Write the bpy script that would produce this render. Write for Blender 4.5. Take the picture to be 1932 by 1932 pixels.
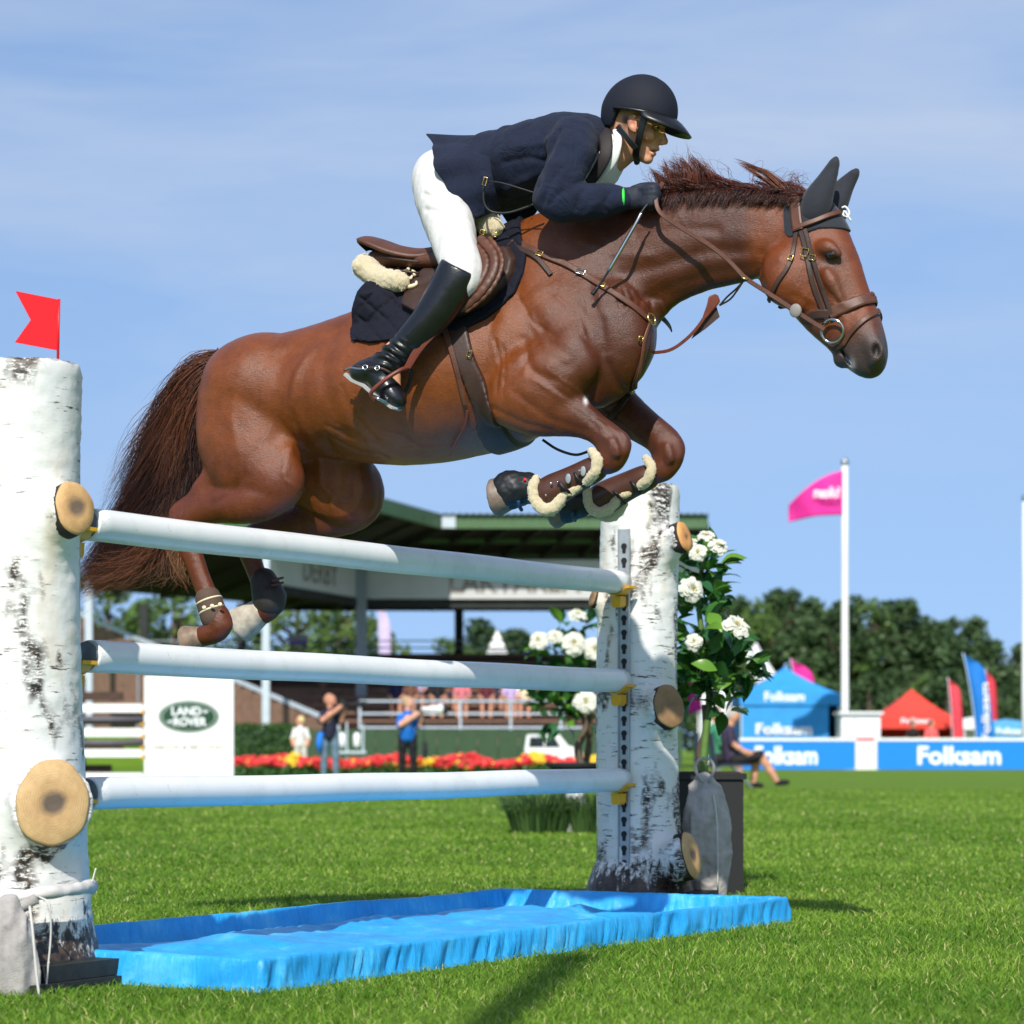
import bpy, math, random
import numpy as np
from mathutils import Vector, Matrix

for o in list(bpy.data.objects): bpy.data.objects.remove(o)
SC = bpy.context.scene
COL = SC.collection
RNG = np.random.default_rng(7)
random.seed(7)

# ------------------------------------------------------------------ camera
FPX = 4600.0; CX = 966.0; HY = 1410.0; CAMH = 0.70      # focal length, centre and horizon of a 1932 px wide picture
cam = bpy.data.cameras.new('camera'); camo = bpy.data.objects.new('camera', cam); COL.objects.link(camo)
camo.location = (0, 0, CAMH); camo.rotation_euler = (math.radians(90), 0, 0)
cam.sensor_width = 36; cam.lens = 36 * FPX / 1932.0; cam.shift_y = (HY - 966) / 1932.0
cam.clip_start = 0.1; cam.clip_end = 5000
cam.dof.use_dof = True; cam.dof.focus_distance = 8.4; cam.dof.aperture_fstop = 4.1
SC.camera = camo

# ------------------------------------------------------------------ sky and sun
SUN_EL = math.radians(40); SUN_AZ = math.atan2(0.13, 0.99)          # light travels away from the camera, a little to the right
w = bpy.data.worlds.new('World'); SC.world = w; w.use_nodes = True
nt = w.node_tree; nt.nodes.clear()
def wn(t, **k):
    n = nt.nodes.new(t)
    for a, b in k.items(): setattr(n, a, b)
    return n
sky = wn('ShaderNodeTexSky', sky_type='NISHITA', sun_disc=False, sun_elevation=SUN_EL, sun_rotation=math.pi + SUN_AZ,
         air_density=1.0, dust_density=0.6, ozone_density=2.6, altitude=0)
tc = wn('ShaderNodeTexCoord'); mp = wn('ShaderNodeMapping')
mp.inputs['Rotation'].default_value = (0, math.radians(-7), 0)
mp.inputs['Scale'].default_value = (1.8, 1.2, 8.0)
nz = wn('ShaderNodeTexNoise'); nz.inputs['Scale'].default_value = 1.5; nz.inputs['Detail'].default_value = 7; nz.inputs['Roughness'].default_value = 0.55
nz.inputs['Distortion'].default_value = 0.35
rp = wn('ShaderNodeValToRGB'); rp.color_ramp.elements[0].position = 0.38; rp.color_ramp.elements[1].position = 0.68
rp.color_ramp.elements[0].color = (0, 0, 0, 1); rp.color_ramp.elements[1].color = (0.7, 0.7, 0.7, 1)
sep = wn('ShaderNodeSeparateXYZ')
band = wn('ShaderNodeMapRange', interpolation_type='SMOOTHSTEP'); band.inputs[1].default_value = 0.06; band.inputs[2].default_value = 0.2
mul = wn('ShaderNodeMath', operation='MULTIPLY')
tint = wn('ShaderNodeMix', data_type='RGBA', blend_type='MULTIPLY'); tint.inputs[0].default_value = 1.0
tint.inputs[7].default_value = (1.22, 1.21, 1.26, 1)
mix = wn('ShaderNodeMix', data_type='RGBA'); mix.inputs[7].default_value = (5.0, 5.7, 7.0, 1)
bg = wn('ShaderNodeBackground'); bg.inputs['Strength'].default_value = 0.118
out = wn('ShaderNodeOutputWorld')
L = nt.links.new
L(tc.outputs['Generated'], mp.inputs['Vector']); L(mp.outputs['Vector'], nz.inputs['Vector']); L(nz.outputs['Fac'], rp.inputs['Fac'])
L(tc.outputs['Generated'], sep.inputs[0]); L(sep.outputs['Z'], band.inputs[0])
L(rp.outputs['Color'], mul.inputs[0]); L(band.outputs[0], mul.inputs[1])
lift = wn('ShaderNodeVectorMath', operation='MULTIPLY_ADD'); lift.inputs[1].default_value = (1, 1, 0.3); lift.inputs[2].default_value = (0, 0, 0.20)   # hazeless horizon
cub = wn('ShaderNodeMath', operation='POWER'); cub.inputs[1].default_value = 3.0; cl0 = wn('ShaderNodeMath', operation='MAXIMUM'); cl0.inputs[1].default_value = 0.0
up = wn('ShaderNodeCombineXYZ'); half = wn('ShaderNodeMath', operation='MULTIPLY'); half.inputs[1].default_value = 0.9; addv = wn('ShaderNodeVectorMath', operation='ADD')
L(tc.outputs['Generated'], lift.inputs[0]); L(sep.outputs['Z'], cl0.inputs[0]); L(cl0.outputs[0], cub.inputs[0]); L(cub.outputs[0], half.inputs[0]); L(half.outputs[0], up.inputs['Z'])
L(lift.outputs[0], addv.inputs[0]); L(up.outputs[0], addv.inputs[1]); L(addv.outputs[0], sky.inputs['Vector'])
L(sky.outputs['Color'], tint.inputs[6]); L(tint.outputs[2], mix.inputs[6]); L(mul.outputs[0], mix.inputs[0])
L(mix.outputs[2], bg.inputs['Color']); L(bg.outputs[0], out.inputs['Surface'])

sl = bpy.data.lights.new('sun', 'SUN'); sl.energy = 5.0; sl.angle = math.radians(0.55); sl.color = (1.0, 0.945, 0.86)
so = bpy.data.objects.new('sun', sl); COL.objects.link(so)
SUND = Vector((math.sin(SUN_AZ) * math.cos(SUN_EL), math.cos(SUN_AZ) * math.cos(SUN_EL), -math.sin(SUN_EL)))
so.rotation_euler = SUND.to_track_quat('-Z', 'Y').to_euler(); so.location = (-3, -10, 12)

SC.view_settings.view_transform = 'Standard'; SC.view_settings.look = 'None'
SC.view_settings.exposure = 0.0; SC.view_settings.gamma = 1.0; SC.view_settings.use_curve_mapping = False

# ------------------------------------------------------------------ helpers
def C(r, g, b):
    f = lambda v: (v / 255.0) / 12.92 if v <= 10.3 else ((v / 255.0 + 0.055) / 1.055) ** 2.4
    return (f(r), f(g), f(b), 1.0)

def PX(px, py, d):                                    # a point of the place: picture column/row on a 1932 grid, metres away
    return np.array([(px - CX) * d / FPX, d, CAMH + (HY - py) * d / FPX])

def mesh_data(name, V, F, smooth=True, cols=None):
    me = bpy.data.meshes.new(name)
    V = np.asarray(V, dtype=np.float32).reshape(-1, 3)
    if isinstance(F, np.ndarray):
        k = F.shape[1]; n = len(F)
        me.vertices.add(len(V)); me.vertices.foreach_set('co', V.ravel())
        me.loops.add(n * k); me.loops.foreach_set('vertex_index', F.astype(np.int32).ravel())
        me.polygons.add(n); me.polygons.foreach_set('loop_start', np.arange(0, n * k, k, dtype=np.int32))
        me.update(calc_edges=True)
    else:
        me.from_pydata([tuple(map(float, v)) for v in V], [], [tuple(map(int, f)) for f in F]); me.update()
    if smooth: me.polygons.foreach_set('use_smooth', np.ones(len(me.polygons), dtype=bool))
    if cols is not None:
        a = me.color_attributes.new('Col', 'FLOAT_COLOR', 'POINT')
        c = np.ones((len(V), 4), dtype=np.float32); c[:, :cols.shape[1]] = cols
        a.data.foreach_set('color', c.ravel())
    me.validate(); me.update()
    return me

def link(name, me, m=None, parent=None):
    o = bpy.data.objects.new(name, me); COL.objects.link(o)
    if m is not None:
        me.materials.clear()
        for q in (m if isinstance(m, (list, tuple)) else [m]): me.materials.append(q)
    if parent is not None: o.parent = parent
    return o

def mk(name, V, F, m, parent=None, smooth=True, cols=None):
    return link(name, mesh_data(name, V, F, smooth, cols), m, parent)

def tag(o, label, cat, group=None, kind=None):
    if label: o['label'] = label
    if cat: o['category'] = cat
    if group: o['group'] = group
    if kind: o['kind'] = kind
    return o

def thing(name, label, cat, loc=(0, 0, 0), rz=0.0, group=None):
    o = bpy.data.objects.new(name, None); COL.objects.link(o); o.empty_display_size = 0.1
    o.location = tuple(map(float, loc)); o.rotation_euler = (0, 0, rz)
    return tag(o, label, cat, group)

def copy_tree(o, parent=None):
    c = o.copy(); COL.objects.link(c); c.parent = parent
    for ch in list(o.children): copy_tree(ch, c)
    return c

class MB:                                             # collects simple shapes into one mesh
    def __init__(s): s.V = []; s.F = []
    def add(s, V, F):
        n = len(s.V); s.V += [tuple(map(float, v)) for v in V]; s.F += [tuple(int(i) + n for i in f) for f in F]; return s
    def box(s, lo, hi, R=None, o=(0, 0, 0)):
        x0, y0, z0 = lo; x1, y1, z1 = hi
        v = np.array([(x0,y0,z0),(x1,y0,z0),(x1,y1,z0),(x0,y1,z0),(x0,y0,z1),(x1,y0,z1),(x1,y1,z1),(x0,y1,z1)], float)
        if R is not None: v = v @ np.array(R).T
        v = v + np.array(o)
        return s.add(v, [(0,3,2,1),(4,5,6,7),(0,1,5,4),(1,2,6,5),(2,3,7,6),(3,0,4,7)])
    def tube(s, pts, r, n=8, cap=True):
        V, F = tube(pts, r, n, cap); return s.add(V, F)
    def prism(s, poly, y0, y1):                       # polygon in x,z pulled from y0 to y1
        n = len(poly)
        v = [(p[0], y0, p[1]) for p in poly] + [(p[0], y1, p[1]) for p in poly]
        return s.add(v, [tuple(range(n)), tuple(range(2*n-1, n-1, -1))] + [(i, i+n, (i+1) % n + n, (i+1) % n) for i in range(n)])
    def build(s, name, m, parent=None, smooth=False):
        return mk(name, s.V, s.F, m, parent, smooth)

def nrm(v):
    v = np.asarray(v, float); return v / (np.linalg.norm(v) + 1e-12)

def spline(P, n):                                     # Catmull-Rom through rows of P
    P = np.asarray(P, float); m = len(P)
    if m == 2: 
        t = np.linspace(0, 1, n)[:, None]; return P[0] * (1 - t) + P[1] * t
    E = np.vstack([2 * P[0] - P[1], P, 2 * P[-1] - P[-2]])
    out = []
    for u in np.linspace(0, m - 1, n):
        i = min(int(u), m - 2); t = u - i
        a, b, c, d = E[i], E[i+1], E[i+2], E[i+3]
        out.append(0.5 * ((2*b) + (-a+c)*t + (2*a-5*b+4*c-d)*t*t + (-a+3*b-3*c+d)*t**3))
    return np.array(out)

def frames(P, up=(0, 0, 1)):
    P = np.asarray(P, float); T = np.gradient(P, axis=0); T /= np.linalg.norm(T, axis=1)[:, None] + 1e-12
    n = np.cross(T[0], up)
    if np.linalg.norm(n) < 1e-3: n = np.cross(T[0], (1, 0.2, 0))
    N = [nrm(n)]
    for i in range(1, len(P)):
        v = N[-1] - T[i] * np.dot(N[-1], T[i]); N.append(nrm(v))
    N = np.array(N); return T, N, np.cross(T, N)

def tube(pts, r, n=8, cap=True):
    P = np.asarray(pts, float); m = len(P); r = np.broadcast_to(np.asarray(r, float), (m,))
    T, N, B = frames(P); a = np.linspace(0, 2 * math.pi, n, endpoint=False)
    V = (P[:, None, :] + r[:, None, None] * (np.cos(a)[None, :, None] * N[:, None, :] + np.sin(a)[None, :, None] * B[:, None, :])).reshape(-1, 3)
    F = [(i*n+j, i*n+(j+1) % n, (i+1)*n+(j+1) % n, (i+1)*n+j) for i in range(m-1) for j in range(n)]
    if cap: F += [tuple(range(n-1, -1, -1)), tuple(range((m-1)*n, m*n))]
    return V, F

def lathe(prof, n=24, axis_pt=(0, 0, 0)):             # profile of (radius, z)
    a = np.linspace(0, 2 * math.pi, n, endpoint=False); V = []
    for r, z in prof: V += [(axis_pt[0] + r*math.cos(t), axis_pt[1] + r*math.sin(t), axis_pt[2] + z) for t in a]
    m = len(prof)
    F = [(i*n+j, i*n+(j+1) % n, (i+1)*n+(j+1) % n, (i+1)*n+j) for i in range(m-1) for j in range(n)]
    F += [tuple(range(n-1, -1, -1)), tuple(range((m-1)*n, m*n))]
    return V, F

def ribbon(P, N, width, thick):                       # flat strap along P with outward normals N
    P = np.asarray(P, float); N = np.asarray(N, float); T = np.gradient(P, axis=0); T /= np.linalg.norm(T, axis=1)[:, None] + 1e-12
    N = N - T * (N * T).sum(1)[:, None]; N /= np.linalg.norm(N, axis=1)[:, None] + 1e-12
    B = np.cross(T, N); m = len(P); width = np.broadcast_to(np.asarray(width, float), (m,))[:, None]
    prof = [(-.5, 0), (-.5, .6), (-.36, 1), (.36, 1), (.5, .6), (.5, 0)]; k = len(prof)
    V = np.stack([P + B * width * a + N * thick * b for a, b in prof], 1).reshape(-1, 3)
    F = [(i*k+j, i*k+(j+1) % k, (i+1)*k+(j+1) % k, (i+1)*k+j) for i in range(m-1) for j in range(k)]
    F += [tuple(range(k-1, -1, -1)), tuple(range((m-1)*k, m*k))]
    return V, F

# ------------------------------------------------------------------ solid modelling on a grid of distances
class Field:
    def __init__(s, lo, hi, h):
        s.lo = np.array(lo, float); s.h = h
        s.n = np.ceil((np.array(hi) - s.lo) / h).astype(int) + 1
        s.F = np.full(tuple(s.n), 0.5, dtype=np.float32)
    def block(s, lo, hi):
        a = np.clip(np.floor((np.array(lo) - s.lo) / s.h).astype(int), 0, s.n - 1)
        b = np.clip(np.ceil((np.array(hi) - s.lo) / s.h).astype(int) + 1, 1, s.n)
        ax = [(s.lo[i] + s.h * np.arange(a[i], b[i])).astype(np.float32) for i in range(3)]
        return tuple(slice(a[i], b[i]) for i in range(3)), ax[0][:, None, None], ax[1][None, :, None], ax[2][None, None, :]
    def put(s, sl, d, k, op='u'):
        f = s.F[sl]
        if op == 'u':
            hh = np.maximum(k - np.abs(f - d), 0) / max(k, 1e-6); s.F[sl] = np.minimum(f, d) - hh*hh*k*0.25
        else:
            d = -d; hh = np.maximum(k - np.abs(f - d), 0) / max(k, 1e-6); s.F[sl] = np.maximum(f, d) + hh*hh*k*0.25
    def seg(s, a, b, k=0.02, op='u', ax=(0, 1, 0)):   # rows x,y,z,r,lateral factor
        a = np.array(a, float); b = np.array(b, float); m = max(a[3], b[3]) * max(1, a[4], b[4]) + k + 3 * s.h
        lo = np.minimum(a[:3], b[:3]) - m; hi = np.maximum(a[:3], b[:3]) + m
        sl, x, y, z = s.block(lo, hi)
        if s.F[sl].size == 0: return
        ab = b[:3] - a[:3]; L2 = max(float(ab @ ab), 1e-9)
        px, py, pz = x - a[0], y - a[1], z - a[2]
        t = np.clip((px*ab[0] + py*ab[1] + pz*ab[2]) / L2, 0, 1)
        qx, qy, qz = px - t*ab[0], py - t*ab[1], pz - t*ab[2]
        lat = qx*ax[0] + qy*ax[1] + qz*ax[2]; kk = a[4] + (b[4]-a[4])*t
        d = np.sqrt(qx*qx + qy*qy + qz*qz + lat*lat*(1/(kk*kk) - 1)) - (a[3] + (b[3]-a[3])*t)
        s.put(sl, d.astype(np.float32), k, op)
    def chain(s, P, k=0.02, sub=3, op='u', ax=(0, 1, 0), k0=None):
        P = np.array(P, float)
        if P.shape[1] == 4: P = np.hstack([P, np.ones((len(P), 1))])
        Q = spline(P, (len(P)-1)*sub + 1) if sub > 1 else P
        for i in range(len(Q)-1): s.seg(Q[i], Q[i+1], k if k0 is None or i < 2 else k0, op, ax)
    def ell(s, c, r, k=0.02, op='u', R=None):
        c = np.array(c, float); r = np.array(r, float); m = r.max() + k + 3*s.h
        sl, x, y, z = s.block(c - m, c + m)
        if s.F[sl].size == 0: return
        x, y, z = x - c[0], y - c[1], z - c[2]
        if R is not None:
            R = np.array(R); x, y, z = R[0][0]*x+R[0][1]*y+R[0][2]*z, R[1][0]*x+R[1][1]*y+R[1][2]*z, R[2][0]*x+R[2][1]*y+R[2][2]*z
        k0 = np.sqrt((x/r[0])**2 + (y/r[1])**2 + (z/r[2])**2); k1 = np.sqrt((x/r[0]**2)**2 + (y/r[1]**2)**2 + (z/r[2]**2)**2) + 1e-6
        s.put(sl, (k0*(k0-1)/k1).astype(np.float32), k, op)
    def sample(s, P):
        q = (np.asarray(P, float) - s.lo) / s.h; q = np.clip(q, 0, np.array(s.n) - 1.001); i = q.astype(int); f = q - i
        r = 0
        for dx in (0, 1):
            for dy in (0, 1):
                for dz in (0, 1):
                    wgt = (f[..., 0] if dx else 1-f[..., 0]) * (f[..., 1] if dy else 1-f[..., 1]) * (f[..., 2] if dz else 1-f[..., 2])
                    r = r + wgt * s.F[i[..., 0]+dx, i[..., 1]+dy, i[..., 2]+dz]
        return r
    def grad(s, P, e=0.012):
        P = np.asarray(P, float)
        g = np.stack([s.sample(P + np.eye(3)[i]*e) - s.sample(P - np.eye(3)[i]*e) for i in range(3)], -1)
        return g / (np.linalg.norm(g, axis=-1, keepdims=True) + 1e-9)
    def sub(s, lo, hi, h):                            # a finer copy of a region
        g = Field(lo, hi, h)
        ax = [g.lo[i] + g.h*np.arange(g.n[i]) for i in range(3)]
        G = np.stack(np.meshgrid(*ax, indexing='ij'), -1); g.F = s.sample(G).astype(np.float32); g.axes = ax; return g
    def mesh(s):
        F = s.F; n = F.shape; ins = F < 0
        cnt = np.zeros((n[0]-1, n[1]-1, n[2]-1), np.int8)
        for dx in (0, 1):
            for dy in (0, 1):
                for dz in (0, 1): cnt += ins[dx:n[0]-1+dx, dy:n[1]-1+dy, dz:n[2]-1+dz]
        act = np.argwhere((cnt > 0) & (cnt < 8)); idx = np.full(cnt.shape, -1, np.int32); idx[tuple(act.T)] = np.arange(len(act))
        cr = [(0,0,0),(1,0,0),(0,1,0),(1,1,0),(0,0,1),(1,0,1),(0,1,1),(1,1,1)]
        val = [F[act[:, 0]+c[0], act[:, 1]+c[1], act[:, 2]+c[2]] for c in cr]
        acc = np.zeros((len(act), 3)); num = np.zeros(len(act))
        for a, b in [(0,1),(2,3),(4,5),(6,7),(0,2),(1,3),(4,6),(5,7),(0,4),(1,5),(2,6),(3,7)]:
            fa, fb = val[a], val[b]; mk_ = (fa < 0) != (fb < 0); t = np.where(mk_, fa / np.where(fa == fb, 1, fa - fb), 0)
            p = np.array(cr[a])[None] + t[:, None] * (np.array(cr[b]) - np.array(cr[a]))[None]
            acc += p * mk_[:, None]; num += mk_
        V = s.lo + s.h * (act + acc / num[:, None])
        quads = []
        for ax in range(3):
            o1, o2 = [(1, 2), (2, 0), (0, 1)][ax]
            slA = [slice(None)]*3; slB = [slice(None)]*3; slA[ax] = slice(0, n[ax]-1); slB[ax] = slice(1, n[ax])
            A = ins[tuple(slA)]; B = ins[tuple(slB)]; e = np.argwhere(A != B)
            e = e[(e[:, o1] > 0) & (e[:, o2] > 0) & (e[:, o1] < n[o1]-1) & (e[:, o2] < n[o2]-1)]
            q = []
            for d1, d2 in ((-1, -1), (0, -1), (0, 0), (-1, 0)):
                c = e.copy(); c[:, o1] += d1; c[:, o2] += d2; q.append(idx[c[:, 0], c[:, 1], c[:, 2]])
            q = np.stack(q, 1); fl = ~A[e[:, 0], e[:, 1], e[:, 2]]; q[fl] = q[fl][:, ::-1]; quads.append(q)
        return V, np.vstack(quads)

def smooth_mesh(V, Fq, it=3, lam=0.5):
    V = V.copy(); E = np.vstack([Fq[:, [0, 1]], Fq[:, [1, 2]], Fq[:, [2, 3]], Fq[:, [3, 0]]]); E = np.vstack([E, E[:, ::-1]])
    deg = np.bincount(E[:, 0], minlength=len(V)).astype(float)
    for _ in range(it):
        for l in (lam, -lam*0.93):
            A = np.stack([np.bincount(E[:, 0], weights=V[E[:, 1], i], minlength=len(V)) for i in range(3)], 1)
            V += l * (A / deg[:, None] - V)
    return V

def mesh_normals(V, Fq):
    n = np.cross(V[Fq[:, 2]] - V[Fq[:, 0]], V[Fq[:, 3]] - V[Fq[:, 1]]); N = np.zeros_like(V)
    for j in range(4):
        for i in range(3): N[:, i] += np.bincount(Fq[:, j], weights=n[:, i], minlength=len(V))
    return N / (np.linalg.norm(N, axis=1, keepdims=True) + 1e-12)

def hash_noise(P, scale, seed=0):                     # smooth value noise for shaping
    q = np.asarray(P, float) * scale + seed*17.31; i = np.floor(q).astype(np.int64); f = q - i; f = f*f*(3-2*f); r = 0
    def hs(a, b, c):
        n = (a*73856093) ^ (b*19349663) ^ (c*83492791) ^ (seed*2654435); n = (n ^ (n >> 13)) * 1274126177; return ((n ^ (n >> 16)) & 0xffff) / 65535.0
    for dx in (0, 1):
        for dy in (0, 1):
            for dz in (0, 1):
                wg = (f[..., 0] if dx else 1-f[..., 0])*(f[..., 1] if dy else 1-f[..., 1])*(f[..., 2] if dz else 1-f[..., 2])
                r = r + wg*hs(i[..., 0]+dx, i[..., 1]+dy, i[..., 2]+dz)
    return r*2 - 1

def poly_sdf(X, Z, poly):                             # signed distance to a polygon in a plane
    poly = np.asarray(poly, float); d = np.full(np.broadcast(X, Z).shape, 1e9); s = np.ones(d.shape); n = len(poly)
    for i in range(n):
        a, b = poly[i], poly[i-1]; ex, ez = b[0]-a[0], b[1]-a[1]; wx, wz = X - a[0], Z - a[1]
        t = np.clip((wx*ex + wz*ez) / (ex*ex + ez*ez + 1e-12), 0, 1); bx, bz = wx - ex*t, wz - ez*t
        d = np.minimum(d, bx*bx + bz*bz)
        c1 = Z >= a[1]; c2 = Z < b[1]; c3 = ex*wz > ez*wx
        fl = (c1 & c2 & c3) | (~c1 & ~c2 & ~c3); s = np.where(fl, -s, s)
    return s*np.sqrt(d)

# ------------------------------------------------------------------ materials
def newmat(name):
    m = bpy.data.materials.new(name); m.use_nodes = True; t = m.node_tree
    return m, t, t.nodes['Principled BSDF']
def nd(t, typ, **k):
    n = t.nodes.new(typ)
    for a, b in k.items():
        if a.startswith('i_'): n.inputs[a[2:].replace('_', ' ')].default_value = b
        else: setattr(n, a, b)
    return n
def noise(t, scale, detail=4, rough=0.55, vec=None, dist=0.0):
    n = nd(t, 'ShaderNodeTexNoise'); n.inputs['Scale'].default_value = scale; n.inputs['Detail'].default_value = detail
    n.inputs['Roughness'].default_value = rough; n.inputs['Distortion'].default_value = dist
    if vec is not None: t.links.new(vec, n.inputs['Vector'])
    return n
def coords(t, scale=(1, 1, 1), rot=(0, 0, 0), kind='Object'):
    a = nd(t, 'ShaderNodeTexCoord'); b = nd(t, 'ShaderNodeMapping'); b.inputs['Scale'].default_value = scale; b.inputs['Rotation'].default_value = rot
    t.links.new(a.outputs[kind], b.inputs['Vector']); return b.outputs['Vector']
def ramp(t, fac, stops):
    r = nd(t, 'ShaderNodeValToRGB'); e = r.color_ramp.elements
    while len(e) < len(stops): e.new(0.5)
    for i, (p, c) in enumerate(stops): e[i].position = p; e[i].color = c if len(c) == 4 else (*c, 1)
    t.links.new(fac, r.inputs['Fac']); return r.outputs['Color']
def mixc(t, fac, a, b, blend='MIX'):
    n = nd(t, 'ShaderNodeMix', data_type='RGBA', blend_type=blend)
    for v, s in ((fac, 0), (a, 6), (b, 7)):
        if isinstance(v, (int, float)): n.inputs[s].default_value = v
        elif isinstance(v, tuple): n.inputs[s].default_value = v
        else: t.links.new(v, n.inputs[s])
    return n.outputs[2]
def mth(t, op, a, b=None):
    n = nd(t, 'ShaderNodeMath', operation=op)
    for i, v in enumerate((a, b)):
        if v is None: continue
        if isinstance(v, (int, float)): n.inputs[i].default_value = v
        else: t.links.new(v, n.inputs[i])
    return n.outputs[0]
def bump(t, p, h, strength=0.3, dist=0.01):
    b = nd(t, 'ShaderNodeBump'); b.inputs['Strength'].default_value = strength; b.inputs['Distance'].default_value = dist
    t.links.new(h, b.inputs['Height']); t.links.new(b.outputs[0], p.inputs['Normal'])
def plain(name, col, rough=0.6, var=0.12, scale=9, metal=0.0, bmp=0.0, bscale=120, spec=0.5, sheen=0.0, coat=0.0, trans=0.0, bdist=0.002):
    m, t, p = newmat(name); v = coords(t)
    n = noise(t, scale, 5, 0.6, v)
    d = tuple(max(0, c*(1-var)) for c in col[:3]) + (1,); u = tuple(min(1, c*(1+var)) for c in col[:3]) + (1,)
    t.links.new(ramp(t, n.outputs['Fac'], [(0.3, d), (0.7, u)]), p.inputs['Base Color'])
    p.inputs['Roughness'].default_value = rough; p.inputs['Metallic'].default_value = metal; p.inputs['Specular IOR Level'].default_value = spec
    p.inputs['Sheen Weight'].default_value = sheen; p.inputs['Coat Weight'].default_value = coat
    if trans: p.inputs['Transmission Weight'].default_value = trans
    if bmp: bump(t, p, noise(t, bscale, 4, 0.6, v).outputs['Fac'], bmp, bdist)
    return m
def vcol(name, rough=0.6, spec=0.5, sheen=0.0, bmp=0.0, bscale=200, var=0.15, vscale=30, bdist=0.002, coat=0.0):
    m, t, p = newmat(name); v = coords(t); a = nd(t, 'ShaderNodeVertexColor', layer_name='Col')
    n = noise(t, vscale, 5, 0.6, v); g = ramp(t, n.outputs['Fac'], [(0.25, (1-var,)*3), (0.75, (1+var,)*3)])
    t.links.new(mixc(t, 1.0, a.outputs['Color'], g, 'MULTIPLY'), p.inputs['Base Color'])
    p.inputs['Roughness'].default_value = rough; p.inputs['Specular IOR Level'].default_value = spec; p.inputs['Sheen Weight'].default_value = sheen; p.inputs['Coat Weight'].default_value = coat
    if bmp: bump(t, p, noise(t, bscale, 4, 0.6, v).outputs['Fac'], bmp, bdist)
    return m
# ------------------------------------------------------------------ ground and grass
def grass_cols(P, base=None):
    a = hash_noise(P*np.array([1, 1, 0]), 0.9, 3); b = hash_noise(P*np.array([1, 1, 0]), 4.0, 5); c = RNG.random(len(P))
    g0 = np.array(C(108, 150, 32)[:3]); g1 = np.array(C(158, 188, 74)[:3]); g2 = np.array(C(56, 104, 20)[:3]); g3 = np.array(C(200, 196, 128)[:3])
    t = np.clip(0.42 + 0.28*a + 0.22*b + 0.85*(c-0.5), 0, 1)[:, None]
    col = g2*(1-t) + g1*t; col = col*0.75 + g0*0.25
    s = (RNG.random(len(P)) > 0.95)[:, None]; return np.where(s, g3, col)

m, t, p = newmat('lawn'); v = coords(t)
n1 = noise(t, 0.9, 4, 0.6, v); n2 = noise(t, 14, 5, 0.65, v); n3 = noise(t, 90, 4, 0.7, coords(t, (1.0, 0.35, 1)))
c1 = ramp(t, n1.outputs['Fac'], [(0.3, C(86, 126, 26)), (0.7, C(116, 150, 42))])
c2 = mixc(t, 0.6, c1, ramp(t, n2.outputs['Fac'], [(0.35, C(76, 116, 22)), (0.65, C(130, 160, 50))]))
c3 = mixc(t, 0.45, c2, ramp(t, n3.outputs['Fac'], [(0.35, C(58, 98, 18)), (0.7, C(140, 168, 62))]))
t.links.new(c3, p.inputs['Base Color']); p.inputs['Roughness'].default_value = 0.85; p.inputs['Specular IOR Level'].default_value = 0.15
bump(t, p, n3.outputs['Fac'], 0.9, 0.03)
M_LAWN = m
gv = []; gs = [-900, -300, -120, -60, -30, -12, -4, 0, 4, 8, 12, 20, 30, 45, 60, 80, 110, 160, 300, 900]
for y in gs:
    for x in gs: gv.append((x, y + 20, 0.0))
n_ = len(gs)
ground = mk('ground', gv, np.array([(j*n_+i, j*n_+i+1, (j+1)*n_+i+1, (j+1)*n_+i) for j in range(n_-1) for i in range(n_-1)]), M_LAWN, None, False)
ground['kind'] = 'structure'

U = np.array([0.511, 0.8596]); NV = np.array([-0.8596, 0.511]); P0 = np.array([-1.305, 7.5])
def J(a, b, z):                                       # along the rails, across the fence, up
    q = P0 + a*U + b*NV; return np.array([q[0], q[1], z])
def Jinv(x, y):
    dx, dy = x - P0[0], y - P0[1]; return dx*U[0] + dy*U[1], dx*NV[0] + dy*NV[1]

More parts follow.
